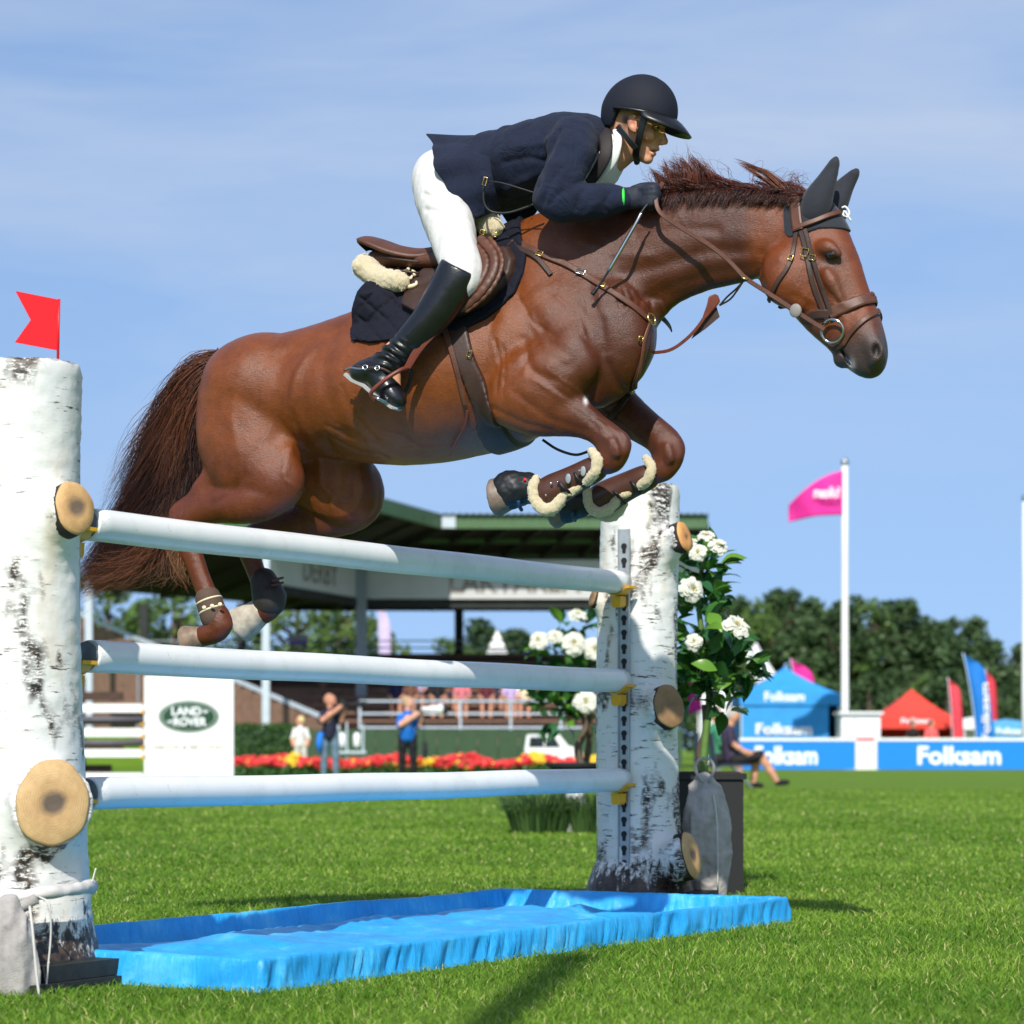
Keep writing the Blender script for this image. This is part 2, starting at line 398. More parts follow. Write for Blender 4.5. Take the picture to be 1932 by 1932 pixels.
TRAY = (0, 3.39, 0, 1.34); TRH = 0.092; T0 = np.array([-.714, 6.97]); UT = np.array([.5405, .8413]); NT = np.array([-.872, .489])
def grass():
    rows = []
    for d0, d1, dens, hgt, wid in ((5.6, 8, 5400, .022, .0032), (8, 11, 3000, .022, .0042), (11, 15, 1700, .022, .0056), (15, 24, 560, .024, .009), (24, 40, 130, .024, .017)):
        hw = 0.235*d1 + 0.3; n = int(dens*(d1-d0)*2*hw)
        x = RNG.uniform(-hw, hw, n); y = RNG.uniform(d0, d1, n)
        k = np.abs(x) < 0.235*y + 0.3; rows.append(np.stack([x[k], y[k], np.full(k.sum(), hgt), np.full(k.sum(), wid)], 1))
    R = np.vstack(rows); a, b = Jinv(R[:, 0], R[:, 1])
    dx, dy = R[:, 0]-T0[0], R[:, 1]-T0[1]; det = UT[0]*NT[1]-UT[1]*NT[0]; a = (dx*NT[1]-dy*NT[0])/det; b = (UT[0]*dy-UT[1]*dx)/det
    ok = ~((a > -.002) & (a < TRAY[1]-TRAY[0]+.002) & (b > -.002) & (b < TRAY[3]-TRAY[2]+.002))
    worn = np.exp(-((R[:, 0]-.5)/1.2)**2 - ((R[:, 1]-12.2)/.7)**2) + .0
    R = R[ok]; n = len(R)
    P = np.stack([R[:, 0], R[:, 1], np.zeros(n)], 1)
    tuft = 0.75 + 0.5*(hash_noise(P, 7, 9)*0.5 + 0.5) + 0.25*hash_noise(P, 1.3, 4)
    H = R[:, 2]*tuft*RNG.uniform(0.55, 1.25, n); W = R[:, 3]*RNG.uniform(0.7, 1.2, n)
    an = RNG.uniform(0, 2*math.pi, n); ln = RNG.uniform(0.3, 1.9, n)*H; la = RNG.uniform(0, 2*math.pi, n) 
    S = np.stack([np.cos(an), np.sin(an), 0*an], 1)*W[:, None]*0.5; D = np.stack([np.cos(la), np.sin(la), 0*la], 1)*ln[:, None]
    Z = np.array([[0, 0, 1.0]])
    v0 = P - S; v1 = P + S; mid = P + Z*H[:, None]*0.62 + D*0.35; v2 = mid - S*0.8; v3 = mid + S*0.8; v4 = P + Z*H[:, None]*0.95 + D
    V = np.stack([v0, v1, v2, v3, v4], 1).reshape(-1, 3); i = np.arange(n)*5
    F = np.concatenate([np.stack([i, i+1, i+3], 1), np.stack([i, i+3, i+2], 1), np.stack([i+2, i+3, i+4], 1)])
    cols = np.repeat(grass_cols(P), 5, axis=0)
    m, t, p = newmat('grass_blade'); a = nd(t, 'ShaderNodeVertexColor', layer_name='Col'); t.links.new(a.outputs['Color'], p.inputs['Base Color'])
    p.inputs['Roughness'].default_value = 0.55; p.inputs['Specular IOR Level'].default_value = 0.25
    tr = nd(t, 'ShaderNodeBsdfTranslucent'); t.links.new(a.outputs['Color'], tr.inputs['Color']); mx = nd(t, 'ShaderNodeMixShader'); mx.inputs[0].default_value = 0.3
    o = t.nodes['Material Output']; t.links.new(p.outputs[0], mx.inputs[1]); t.links.new(tr.outputs[0], mx.inputs[2]); t.links.new(mx.outputs[0], o.inputs['Surface'])
    g = mk('grass', V, F, m, None, False, cols)
    tag(g, 'short mown grass blades of the sunlit jumping field', 'grass', None, 'stuff')
grass()

# ------------------------------------------------------------------ birch standards
def birch(name, seed, dens=0.0):
    m, t, p = newmat(name)
    def cc(sc): 
        a = nd(t, 'ShaderNodeTexCoord'); b = nd(t, 'ShaderNodeMapping'); b.inputs['Scale'].default_value = sc; b.inputs['Location'].default_value = (seed*3.1, seed*1.7, seed*2.3)
        t.links.new(a.outputs['Object'], b.inputs['Vector']); return b.outputs['Vector']
    fine = noise(t, 1.0, 6, 0.74, cc((11, 11, 85)))                 # short level strokes
    strk = ramp(t, fine.outputs['Fac'], [(0.585-dens, (0, 0, 0)), (0.63-dens, (1, 1, 1))])
    gate = noise(t, 1.0, 3, 0.5, cc((7, 7, 9))); gt = ramp(t, gate.outputs['Fac'], [(0.47-dens*2, (0, 0, 0)), (0.54-dens*2, (1, 1, 1))])
    strk = mixc(t, 1.0, strk, gt, 'MULTIPLY')
    col = noise(t, 1.0, 3, 0.55, cc((5.5, 5.5, 2.4))); colm = ramp(t, col.outputs['Fac'], [(0.595-dens*3.2, (0, 0, 0)), (0.65-dens*3.2, (1, 1, 1))])
    spk = noise(t, 1.0, 6, 0.8, cc((30, 30, 80))); spm = ramp(t, spk.outputs['Fac'], [(0.44, (0, 0, 0)), (0.50, (1, 1, 1))])
    scar = mixc(t, 1.0, colm, spm, 'MULTIPLY')
    a = nd(t, 'ShaderNodeTexCoord'); s = nd(t, 'ShaderNodeSeparateXYZ'); t.links.new(a.outputs['Object'], s.inputs[0])
    low = nd(t, 'ShaderNodeMapRange'); low.inputs[1].default_value = 0.46; low.inputs[2].default_value = 0.03; low.inputs[3].default_value = -0.28; low.inputs[4].default_value = 0.34
    t.links.new(s.outputs['Z'], low.inputs[0])
    vs = noise(t, 1.0, 6, 0.75, cc((34, 34, 14))); foot = mth(t, 'ADD', vs.outputs['Fac'], low.outputs[0])
    ftm = ramp(t, foot, [(0.60, (0, 0, 0)), (0.68, (1, 1, 1))])
    attr = nd(t, 'ShaderNodeVertexColor', layer_name='Col'); rim = mth(t, 'MULTIPLY', attr.outputs['Color'], spk.outputs['Fac']); rimm = ramp(t, rim, [(0.30, (0, 0, 0)), (0.42, (1, 1, 1))])
    st = noise(t, 1.0, 4, 0.6, cc((9, 9, 2.5))); base = ramp(t, st.outputs['Fac'], [(0.35, C(214, 216, 214)), (0.55, C(229, 226, 216)), (0.68, C(218, 196, 156)), (0.8, C(176, 140, 92))])
    base = mixc(t, 0.55, base, C(222, 224, 222))
    k = mixc(t, 1.0, strk, scar, 'LIGHTEN'); k = mixc(t, 1.0, k, ftm, 'LIGHTEN'); k = mixc(t, 1.0, k, rimm, 'LIGHTEN')
    ink = ramp(t, noise(t, 40, 4, 0.6, cc((1, 1, 1))).outputs['Fac'], [(0.35, C(28, 24, 22)), (0.7, C(84, 68, 56))])
    t.links.new(mixc(t, k, base, ink), p.inputs['Base Color']); p.inputs['Roughness'].default_value = 0.42
    hb = mixc(t, 0.35, noise(t, 1.0, 5, 0.6, cc((70, 70, 110))).outputs['Fac'], k)
    bump(t, p, hb, 0.35, 0.004)
    return m
def cutwood(name, c_out, c_mid, c_in, dark=0.3):
    m, t, p = newmat(name); v = coords(t); g = nd(t, 'ShaderNodeVectorMath', operation='LENGTH'); nn = noise(t, 11, 4, 0.6, v)
    av = nd(t, 'ShaderNodeVectorMath', operation='ADD'); sc = nd(t, 'ShaderNodeVectorMath', operation='SCALE'); sc.inputs['Scale'].default_value = 0.035
    t.links.new(nn.outputs['Color'], sc.inputs[0]); cn = nd(t, 'ShaderNodeVectorMath', operation='SUBTRACT'); cn.inputs[1].default_value = (.0175, .0175, .0175); t.links.new(sc.outputs[0], cn.inputs[0]); t.links.new(v, av.inputs[0]); t.links.new(cn.outputs[0], av.inputs[1]); t.links.new(av.outputs[0], g.inputs[0])
    rad = g.outputs['Value']; r2 = mth(t, 'DIVIDE', rad, 0.1)
    big = ramp(t, r2, [(0.0, c_in), (dark, c_in), (dark+0.22, c_mid), (1.0, c_out)])
    wv = mth(t, 'SINE', mth(t, 'MULTIPLY', rad, 900)); rg = ramp(t, mth(t, 'MULTIPLY_ADD', wv, 0.5), [(0.0, (0.78, 0.72, 0.66)), (1.0, (1, 1, 1))])
    big = mixc(t, 0.5, big, rg, 'MULTIPLY')
    bl = noise(t, 18, 5, 0.7, v); big = mixc(t, 0.35, big, ramp(t, bl.outputs['Fac'], [(0.4, (0.5, 0.42, 0.34)), (0.6, (1, 1, 1))]), 'MULTIPLY')
    t.links.new(big, p.inputs['Base Color']); p.inputs['Roughness'].default_value = 0.7; bump(t, p, bl.outputs['Fac'], 0.3, 0.003)
    return m
M_WOODCUT = cutwood('cut_wood_pale', C(218, 180, 126), C(204, 164, 110), C(118, 100, 84), .18)
M_WOODCUT2 = cutwood('cut_wood_stained', C(208, 176, 126), C(190, 156, 108), C(96, 84, 72), 0.24)
M_WOODCUT3 = cutwood('cut_wood_orange', C(232, 170, 104), C(226, 164, 98), C(120, 92, 66), 0.03)
M_WOODCUT4 = cutwood('cut_wood_grey', C(160, 128, 88), C(148, 116, 80), C(138, 112, 84), 0.1)
M_BARK = plain('dark_bark_edge', C(40, 34, 30), 0.8, 0.4, 60, bmp=0.6, bscale=150)
M_STEEL = plain('galvanised_steel', C(168, 176, 182), 0.42, 0.12, 25, metal=0.35)
M_BLACK = plain('black_hole', C(22, 22, 24), 0.7)
M_YEL = plain('yellow_plastic', C(226, 166, 22), 0.45, 0.08, 20)
M_BASE = plain('black_painted_timber', C(36, 38, 38), 0.65, 0.5, 24, bmp=0.5, bscale=60)
M_SACK = plain('grey_sack_cloth', C(168, 164, 160), 0.9, 0.22, 14, bmp=1.0, bscale=240, sheen=0.2, bdist=.004)
M_SACKW = plain('white_tie_cloth', C(206, 203, 198), 0.9, 0.06, 30, bmp=0.6, bscale=300)
M_STRING = plain('white_string', C(205, 202, 196), 0.9)

def disc(name, c, d, rx, rz, m, parent, origin, seed=0, bark=True):
    # a sawn branch end: a slightly uneven plate with a bark ring
    d = nrm(d); s = nrm(np.cross((0, 0, 1), d)); u = np.cross(d, s); n = 40; rg = np.random.default_rng(seed)
    a = np.linspace(0, 2*math.pi, n, endpoint=False); wob = 1 + 0.03*np.sin(2*a+rg.random()*6) + 0.02*np.sin(3*a+rg.random()*6) + 0.015*np.sin(7*a)
    V = [(0, 0, 0.004)]; F = []
    for f, h in ((0.5, 0.004), (0.93, 0.003), (1.0, -0.006), (1.0, -0.05)):
        V += [(f*rx*wob[i]*math.cos(a[i]), f*rz*wob[i]*math.sin(a[i]), h) for i in range(n)]
    F += [(0, 1+i, 1+(i+1) % n) for i in range(n)]
    for r in range(3): F += [(1+r*n+i, 1+(r+1)*n+i, 1+(r+1)*n+(i+1) % n, 1+r*n+(i+1) % n) for i in range(n)]
    o = mk(name, V, F, [m, M_BARK], parent, True)
    for q in o.data.polygons:
        if q.index >= n*3: q.material_index = 1
    M3 = Matrix(((s[0], u[0], d[0]), (s[1], u[1], d[1]), (s[2], u[2], d[2])))
    o.matrix_local = Matrix.Translation(Vector(np.array(c) - np.array(origin))) @ M3.to_4x4()
    return o

def standard(name, label, centre, stubs, mat, seed, foot=0.215, sideshift=0.0):
    cx, cy = centre; th = thing(name, label, 'jump standard', (cx, cy, 0))
    F = Field((-.55, -.55, -.03), (.55, .55, 1.95), 0.011)
    prof = [(0, foot+.012), (.06, foot), (.16, .196), (.32, .184), (.6, .180), (1.1, .176), (1.5, .173), (1.80, .172)]
    F.chain([(0.01*math.sin(z*3+seed), 0.008*math.cos(z*2.1+seed), z, r) for z, r in prof], 0.004, 2)
    for c, d, rx, rz, *_ in stubs:
        c = np.array(c) - np.array([cx, cy, 0]); d = nrm(d); root = c - d*0.30; root[2] = c[2] - 0.13 - 0.3*d[2]*0.5; root[:2] *= 0.25
        F.seg((*root, max(rx, rz)*0.7, 1), (*(c - d*0.035), max(rx, rz)*0.93, 1), 0.06)
    X = [F.lo[i] + F.h*np.arange(F.n[i]) for i in range(3)]
    Z = X[2][None, None, :]; F.F = np.maximum(F.F, (Z - 1.845 - 0.02*X[0][:, None, None]).astype(np.float32)); F.F = np.maximum(F.F, (0.03 - Z).astype(np.float32))
    for c, d, rx, rz, *_ in stubs:                    # saw each stub off flat
        c = np.array(c) - np.array([cx, cy, 0]); d = nrm(d)
        pl = (X[0][:, None, None]-c[0])*d[0] + (X[1][None, :, None]-c[1])*d[1] + (X[2][None, None, :]-c[2])*d[2] + 0.012
        near = np.sqrt((X[0][:, None, None]-c[0])**2 + (X[1][None, :, None]-c[1])**2 + (X[2][None, None, :]-c[2])**2) < max(rx, rz)*1.9
        F.F = np.where(near, np.maximum(F.F, pl.astype(np.float32)), F.F)
    V, Q = F.mesh(); V = smooth_mesh(V, Q, 1); N = mesh_normals(V, Q)
    V += N*(0.0022*hash_noise(V*np.array([1, 1, 2.2]), 22, seed) + 0.0012*hash_noise(V*np.array([1, 1, 2]), 60, seed+1))[:, None]
    rim = np.clip((V[:, 2] - 1.815)/0.03, 0, 1)*0.75
    for c, d, rx, rz, *_ in stubs:
        c = np.array(c) - np.array([cx, cy, 0]); q = np.linalg.norm(V - (c - nrm(d)*0.03), axis=1); r = max(rx, rz)
        rim = np.maximum(rim, np.clip(1.35 - q/(r*1.25), 0, 1)*0.95)
    mk('trunk', V, Q, mat, th, True, np.repeat(rim[:, None], 3, 1))
    for i, (c, d, rx, rz, m, *_r) in enumerate(stubs): disc('cut_branch_end', c, d, rx, rz, m, th, (cx, cy, 0), seed*10+i)
    # foot timbers
    R = np.array([[U[0], NV[0], 0], [U[1], NV[1], 0], [0, 0, 1]])
    MB().box((-.23, -.30, .028), (.215, .26, .075), R).build('base_plate', M_BASE, th)
    MB().box((-.30, -.32, .0), (.235, -.18, .026), R).build('foot', M_BASE, th); MB().box((-.30, .12, .0), (.235, .235, .026), R).build('foot', M_BASE, th)
    return th

def cup(parent, origin, a, b, z, sgn):
    # yellow rail cup: curved tray on a block; sgn is the direction towards its post
    mb = MB(); R = np.array([[U[0], NV[0], 0], [U[1], NV[1], 0], [0, 0, 1]]); o = J(a, b, z) - np.array(origin)
    n = 13; ang = np.linspace(-1.0, 1.0, n); w2 = 0.034
    lip = [(0.0525*math.sin(t), -0.0525*math.cos(t)) for t in ang]; outer = [(0.058*math.sin(t), -0.0585*math.cos(t)) for t in ang]
    lip = [(-.070, lip[0][1]+.012)] + lip + [(.070, lip[-1][1]+.012)]; outer = [(-.070, outer[0][1]+.004)] + outer + [(.070, outer[-1][1]+.004)]; n += 2
    pr = lip + outer[::-1]; k = len(pr); V = [(x, y, zz) for x in (-w2, w2) for y, zz in pr]; V = (np.array(V) @ R.T) + o
    F = [(i, i+k, (i+1) % k+k, (i+1) % k) for i in range(k)] + [(i, i+1, k-2-i, k-1-i) for i in range(n-1)] + [tuple(x+k for x in (i, k-1-i, k-2-i, i+1)) for i in range(n-1)]
    mb.add(V, F)
    tp = [(-.024, -.0605), (.024, -.0605), (.021, -.098), (.014, -.108), (-.014, -.108), (-.021, -.098)]; kk = len(tp); V = [(x, y, zz) for x in (-.022, .028) for y, zz in tp]
    mb.add((np.array(V) @ R.T) + o, [tuple(range(kk)), tuple(range(2*kk-1, kk-1, -1))] + [(i, i+kk, (i+1) % kk+kk, (i+1) % kk) for i in range(kk)])
    mb.box((sgn*0.0342, -.014, -.10), (sgn*0.07, .014, -.065), R, o)
    return mb.build('rail_cup', M_YEL, parent)

def track(parent, origin, a, b, z0, z1, face):
    R = np.array([[U[0], NV[0], 0], [U[1], NV[1], 0], [0, 0, 1]]); o = J(a, b, 0) - np.array(origin)
    tr = MB().box((-.003, -.027, z0), (.003, .027, z1), R, o).box((face*.0032, -.027, z0), (face*.012, -.023, z1), R, o).box((face*.0032, .023, z0), (face*.012, .027, z1), R, o).build('keyhole_track', M_STEEL, parent)
    z = z0 + 0.05
    while z < z1 - 0.04:
        q = MB(); n = 10; pts = [(0.014*math.cos(t), 0.014*math.sin(t)) for t in np.linspace(-0.9, math.pi+0.9, n)] + [(-0.0075, -0.030), (0.0075, -0.030)]
        x = face*0.0048; V = [(x, y, z+zz) for y, zz in pts] + [(x - face*.0012, y, z+zz) for y, zz in pts]; k = len(pts)
        q.add((np.array(V) @ R.T) + o, [tuple(range(k)), tuple(range(2*k-1, k-1, -1))] + [(i, i+k, (i+1) % k+k, (i+1) % k) for i in range(k)])
        q.build('keyhole_slot', M_BLACK, tr); z += 0.062

LC = J(-0.25, 0.035, 0); RC = J(3.69, 0.03, 0); RAILZ = (0.558, 0.98, 1.386); RAILR = (0.562, 0.986, 1.408); RL = 3.48
lstubs = [(PX(143, 957, 7.13), (.70, -.68, .22), .068, .080, M_WOODCUT), (PX(100, 1515, 7.085), (.30, -.94, .10), .104, .130, M_WOODCUT2)]
rstubs = [(PX(1293, 1012, 10.50), (.84, -.48, .28), .060, .070, M_WOODCUT3), (PX(1264, 1332, 10.45), (.50, -.82, .22), .079, .094, M_WOODCUT4),
          (PX(1306, 1613, 10.42), (.86, -.46, .22), .078, .105, M_WOODCUT), (PX(1117, 1128, 10.62), (-.93, -.25, .30), .036, .040, M_WOODCUT4)]
ls = standard('birch_standard', 'tall white birch-look jump standard at the left edge with red flag on top', LC[:2], lstubs, birch('birch_bark_left', 1), 1)
rs = standard('birch_standard', 'birch-look jump standard with steel track and yellow cups behind the horse\'s forelegs', RC[:2], rstubs, birch('birch_bark_right', 2, 0.02), 2, 0.235)
track(ls, LC, -0.078, 0.0, .1, 1.62, 1); track(rs, RC, 3.502, 0.0, .09, 1.64, -1)
for z, z2 in zip(RAILZ, RAILR):
    cup(ls, LC, -0.07, 0.0, z, -1); cup(rs, RC, 3.445, 0.0, z2, 1)

# ------------------------------------------------------------------ rails
m, t, p = newmat('white_rail_paint'); v = coords(t)
n1 = noise(t, 3, 4, 0.6, v); n2 = noise(t, 26, 6, 0.75, coords(t, (1, 1, 1))); n3 = noise(t, 120, 3, 0.6, v)
base = ramp(t, n1.outputs['Fac'], [(0.3, C(226, 229, 230)), (0.7, C(236, 237, 236))])
sp = ramp(t, n2.outputs['Fac'], [(0.655, (0, 0, 0)), (0.70, (1, 1, 1))]); base = mixc(t, mixc(t, 1.0, sp, (0.75, 0.75, 0.75, 1), 'MULTIPLY'), base, C(128, 122, 112)); sm_ = ramp(t, noise(t, 7, 6, 0.7, v).outputs['Fac'], [(0.5, (1, 1, 1)), (0.75, (.86, .86, .84))]); base = mixc(t, 1.0, base, sm_, 'MULTIPLY')
t.links.new(base, p.inputs['Base Color']); p.inputs['Roughness'].default_value = 0.3
bump(t, p, n2.outputs['Fac'], 0.05, 0.002); M_RAIL = m
M_CAP = plain('rail_end_grey', C(92, 104, 112), 0.5)
for i, (z, lab) in enumerate(zip(RAILZ, ('lowest of the three white rails, just above the blue tray', 'middle of the three white rails between the birch standards', 'topmost white rail with the horse\'s hind legs passing over it'))):
    th = thing('rail', lab, 'rail', J(0, 0, z), 0, 'white rails of the jump')
    d = np.array([U[0], U[1], 0]); N = 60; pts = [d*RL*k/N for k in range(N+1)]
    pts = [q + np.array([0, 0, (RAILR[i]-z)*k/N - 0.004*math.sin(math.pi*k/N) + .0015*math.sin(k*.31+i)]) for k, q in enumerate(pts)]
    rr = [0.0505]*(N+1); rr[0] = rr[-1] = 0.0475
    pts.insert(1, d*0.006); rr.insert(1, 0.0505)
    V, F = tube(pts, rr, 40); mk('pole', V, F, M_RAIL, th)
    V, F = lathe([(0.001, 0), (.046, 0), (.046, .003), (.001, .004)], 24)
    cap = mk('end_cap', V, F, M_CAP, th); cap.matrix_local = Matrix.Translation(Vector(-d*0.006)) @ Vector(-d).to_track_quat('Z', 'Y').to_matrix().to_4x4()

# ------------------------------------------------------------------ red flag on the left standard
M_RED = plain('red_plastic', C(222, 14, 22), 0.45, 0.04)
dfl = 7.27; tip = PX(109, 688, dfl); fl = thing('marker_flag', 'small red swallow-tailed plastic flag on top of the left birch standard', 'flag', tip)
MB().tube([PX(109, 690, dfl)-tip, PX(110, 620, dfl)-tip, PX(111.5, 564, dfl)-tip], 0.0042, 8).build('flag_stick', M_RED, fl, True)
pp = [(29, 549), (112, 565.5), (107, 661), (28, 646), (58, 604)]
V = [PX(x, y, dfl + (112-x)*0.0006)-tip + np.array([0, s*0.0016, 0]) for s in (-1, 1) for x, y in pp]
mk('flag_sheet', V, [(0, 1, 2, 4), (4, 2, 3), (9, 7, 6, 5), (8, 7, 9)] + [(i, i+5, (i+1) % 5+5, (i+1) % 5) for i in range(5)], M_RED, fl, False)

# ------------------------------------------------------------------ blue water tray
m, t, p = newmat('blue_tarpaulin'); v = coords(t)
n1 = noise(t, 5, 5, 0.65, v); n2 = noise(t, 70, 4, 0.7, v)
b = ramp(t, n1.outputs['Fac'], [(0.3, C(26, 144, 212)), (0.55, C(44, 166, 230)), (0.75, C(104, 194, 236))])
b = mixc(t, mixc(t, 1.0, ramp(t, n2.outputs['Fac'], [(0.66, (0, 0, 0)), (0.74, (1, 1, 1))]), (0.25, 0.25, 0.25, 1), 'MULTIPLY'), b, C(130, 140, 150))
t.links.new(b, p.inputs['Base Color']); p.inputs['Roughness'].default_value = 0.42; w1 = noise(t, 1.0, 5, 0.6, coords(t, (38, 38, 5)), 0.6); w2_ = noise(t, 9, 5, 0.65, v, 0.8); hh_ = mixc(t, 0.3, w1.outputs['Fac'], w2_.outputs['Fac']); bump(t, p, hh_, 0.6, 0.016); M_TARP = m
def tray():
    a0, a1, b0, b1 = TRAY; org = np.array([*(T0 + UT*a1/2 + NT*b1/2), 0])
    th = thing('water_tray', 'shallow bright blue tarpaulin water tray on the grass under the rails', 'water tray', org)
    per = []; r = 0.016; st = 0.009
    def line(p, q):
        p = np.array(p); q = np.array(q); n = max(2, int(np.linalg.norm(q-p)/st)); return [p + (q-p)*k/n for k in range(n)]
    def arc(c, t0): return [np.array(c) + r*np.array([math.cos(t0+k*math.pi/10), math.sin(t0+k*math.pi/10)]) for k in range(5)]
    per += line((a0+r, b0), (a1-r, b0)) + arc((a1-r, b0+r), -math.pi/2) + line((a1, b0+r), (a1, b1-r)) + arc((a1-r, b1-r), 0)
    per += line((a1-r, b1), (a0+r, b1)) + arc((a0+r, b1-r), math.pi/2) + line((a0, b1-r), (a0, b0+r)) + arc((a0+r, b0+r), math.pi)
    per = np.array(per); n = len(per); tg = np.roll(per, -1, 0) - np.roll(per, 1, 0); tg /= np.linalg.norm(tg, axis=1)[:, None]; nr = np.stack([tg[:, 1], -tg[:, 0]], 1)
    s = np.arange(n)*st; q3 = np.stack([s, 0*s, 0*s], 1)
    fold = 0.55*(1-2*np.abs(hash_noise(q3, 7, 1))) + 0.6*(1-2*np.abs(hash_noise(q3, 16, 2))) + 0.35*(1-2*np.abs(hash_noise(q3, 34, 3))) - .5
    sag = hash_noise(q3, 1.6, 5)
    prof = [(0.012, 0.0), (0.006, .015), (0.004, .03), (.002, .05), (.0, .068), (-.001, .084), (-.004, TRH), (-.013, TRH+.002), (-.022, TRH), (-.026, .082), (-.031, .055), (-.038, .03), (-.048, .012), (-.09, .006)]
    rows = []
    for k, (o, z) in enumerate(prof):
        env = math.sin(min(1, max(0.0, (TRH-z)/TRH))*math.pi*0.85 + 0.15)
        sh = np.roll(fold, int(k*0.8)); d = o + 0.020*env*sh*(1 if k < 7 else .7) + 0.006*hash_noise(np.stack([s, 0*s+z, 0*s], 1), 14, 8)*env
        zz = z*(1 + 0.06*sag) + 0.003*fold*(z > .05)
        xy = per + nr*d[:, None]; rows.append(np.stack([*(T0[:, None] + UT[:, None]*xy[:, 0] + NT[:, None]*xy[:, 1]), zz], 1))
    V = np.concatenate(rows) - org; k = len(prof)
    F = np.array([(i*n+j, i*n+(j+1) % n, (i+1)*n+(j+1) % n, (i+1)*n+j) for i in range(k-1) for j in range(n)])
    mk('rim', V, F, M_TARP, th)
    na, nb = 170, 64; A = np.linspace(a0+.075, a1-.075, na); B = np.linspace(b0+.075, b1-.075, nb); G = np.stack(np.meshgrid(A, B, indexing='ij'), -1).reshape(-1, 2)
    q = np.stack([G[:, 0], G[:, 1], 0*G[:, 0]], 1)
    z = 0.016 + 0.046*np.maximum(0, hash_noise(q*np.array([.5, 1, 1]), 3.2, 2)) + 0.040*(1-2*np.abs(hash_noise(q*np.array([.7, 1, 1]), 4, 4)))*.5 + 0.010*(1-2*np.abs(hash_noise(q*np.array([1.6, .7, 1]), 9, 5))) + .004
    ed = np.minimum.reduce([G[:, 0]-A[0], A[-1]-G[:, 0], G[:, 1]-B[0], B[-1]-G[:, 1]]); z = 0.006 + (z-0.006)*np.clip(ed/0.12, 0.1, 1)
    V = np.stack([*(T0[:, None] + UT[:, None]*G[:, 0] + NT[:, None]*G[:, 1]), np.maximum(z, .005)], 1) - org
    F = np.array([(i*nb+j, (i+1)*nb+j, (i+1)*nb+j+1, i*nb+j+1) for i in range(na-1) for j in range(nb-1)]); mk('floor_sheet', V, F, M_TARP, th)
tray()

# ------------------------------------------------------------------ sandbags
def sack(name, label, base, pts, neck, mat, flat=0.55, seed=0):
    # pts: column,row,radius in picture units at the bag's distance
    d = base[1]; th = thing(name, label, 'sandbag', base); P = [(*(PX(x, y, d) - base), r*d/FPX, flat) for x, y, r in pts]
    P = np.array(P); lo = P[:, :3].min(0) - P[:, 3].max() - .02; hi = P[:, :3].max(0) + P[:, 3].max() + .02; F = Field(lo, hi, 0.006); F.chain(P, 0.01, 3)
    X2 = F.lo[2] + F.h*np.arange(F.n[2]); F.F = np.maximum(F.F, (0.004 - X2)[None, None, :].astype(np.float32))
    V, Q = F.mesh(); N = mesh_normals(V, Q); V = V + N*(0.030*(.5-np.abs(hash_noise(V*np.array([1, 1, .5]), 11, seed))) + 0.018*(.5-np.abs(hash_noise(V*np.array([1, 1, .35]), 30, seed+2))) + 0.003*hash_noise(V, 60, seed+4))[:, None]
    mk('bag', V, Q, mat, th); return th
bl = np.array([*PX(30, 1885, 6.93)[:2], 0.0])
b1 = sack('sandbag', 'pale grey canvas sandbag tied to the foot of the left birch standard', bl, [(20, 1706, 14), (22, 1735, 26), (20, 1770, 44), (22, 1815, 50), (34, 1852, 46)], None, M_SACK, 0.6, 3)
def cloth_band(parent, base, pts, rad, mat, nm):
    P = [PX(x, y, d) - base for x, y, d in pts]; P = spline(P, 40); V, F = tube(P, np.array(rad)[np.linspace(0, len(rad)-1, 40).astype(int)], 14); V = np.array(V)
    V += (0.006*hash_noise(V*np.array([.5, 1, 1]), 40, 2))[:, None]*np.array([0, -.6, 1]); return mk(nm, V, F, mat, parent)
cloth_band(b1, bl, [(-30, 1735, 7.05), (10, 1704, 6.99), (60, 1688, 6.995), (110, 1682, 7.04), (150, 1676, 7.13), (172, 1672, 7.24)], [.012, .016, .021, .02, .018, .019, .022], M_SACKW, 'tie_strip')
cloth_band(b1, bl, [(-20, 1722, 6.98), (30, 1716, 6.955), (70, 1694, 6.96)], [.02, .016, .012], M_SACK, 'tie_fold')
MB().tube(spline([PX(74, 1692, 6.97)-bl, PX(92, 1706, 6.95)-bl, PX(96, 1760, 6.96)-bl, PX(90, 1830, 6.95)-bl, PX(86, 1880, 6.93)-bl], 24), 0.0028, 6).build('string', M_STRING, b1, True)
MB().tube(spline([PX(166, 1668, 7.2)-bl, PX(174, 1662, 7.2)-bl, PX(178, 1648, 7.2)-bl, PX(181, 1638, 7.2)-bl], 12), 0.0025, 6).build('string', M_STRING, b1, True)
MB().tube(spline([PX(56, 1710, 6.86)-bl, PX(62, 1760, 6.84)-bl, PX(68, 1830, 6.84)-bl, PX(74, 1880, 6.84)-bl], 14), 0.004, 6).build('seam', M_SACKW, b1, True)
br = np.array([*PX(1345, 1690, 10.75)[:2], 0.0])
b2 = sack('sandbag', 'grey canvas sandbag leaning between the right birch standard and black planter', br, [(1330, 1470, 8), (1330, 1490, 20), (1332, 1525, 36), (1334, 1580, 40), (1336, 1630, 38), (1338, 1672, 30)], None, plain('grey_sack_cloth_dark', C(178, 173, 168), 0.9, 0.2, 14, bmp=1.0, bscale=240, bdist=.004), 0.75, 5)
MB().tube(spline([PX(1326, 1476, 10.7)-br, PX(1312, 1452, 10.7)-br, PX(1318, 1434, 10.7)-br, PX(1338, 1432, 10.7)-br, PX(1347, 1450, 10.7)-br, PX(1338, 1476, 10.7)-br], 30), 0.007, 8).build('tie_loop', M_SACK, b2, True)
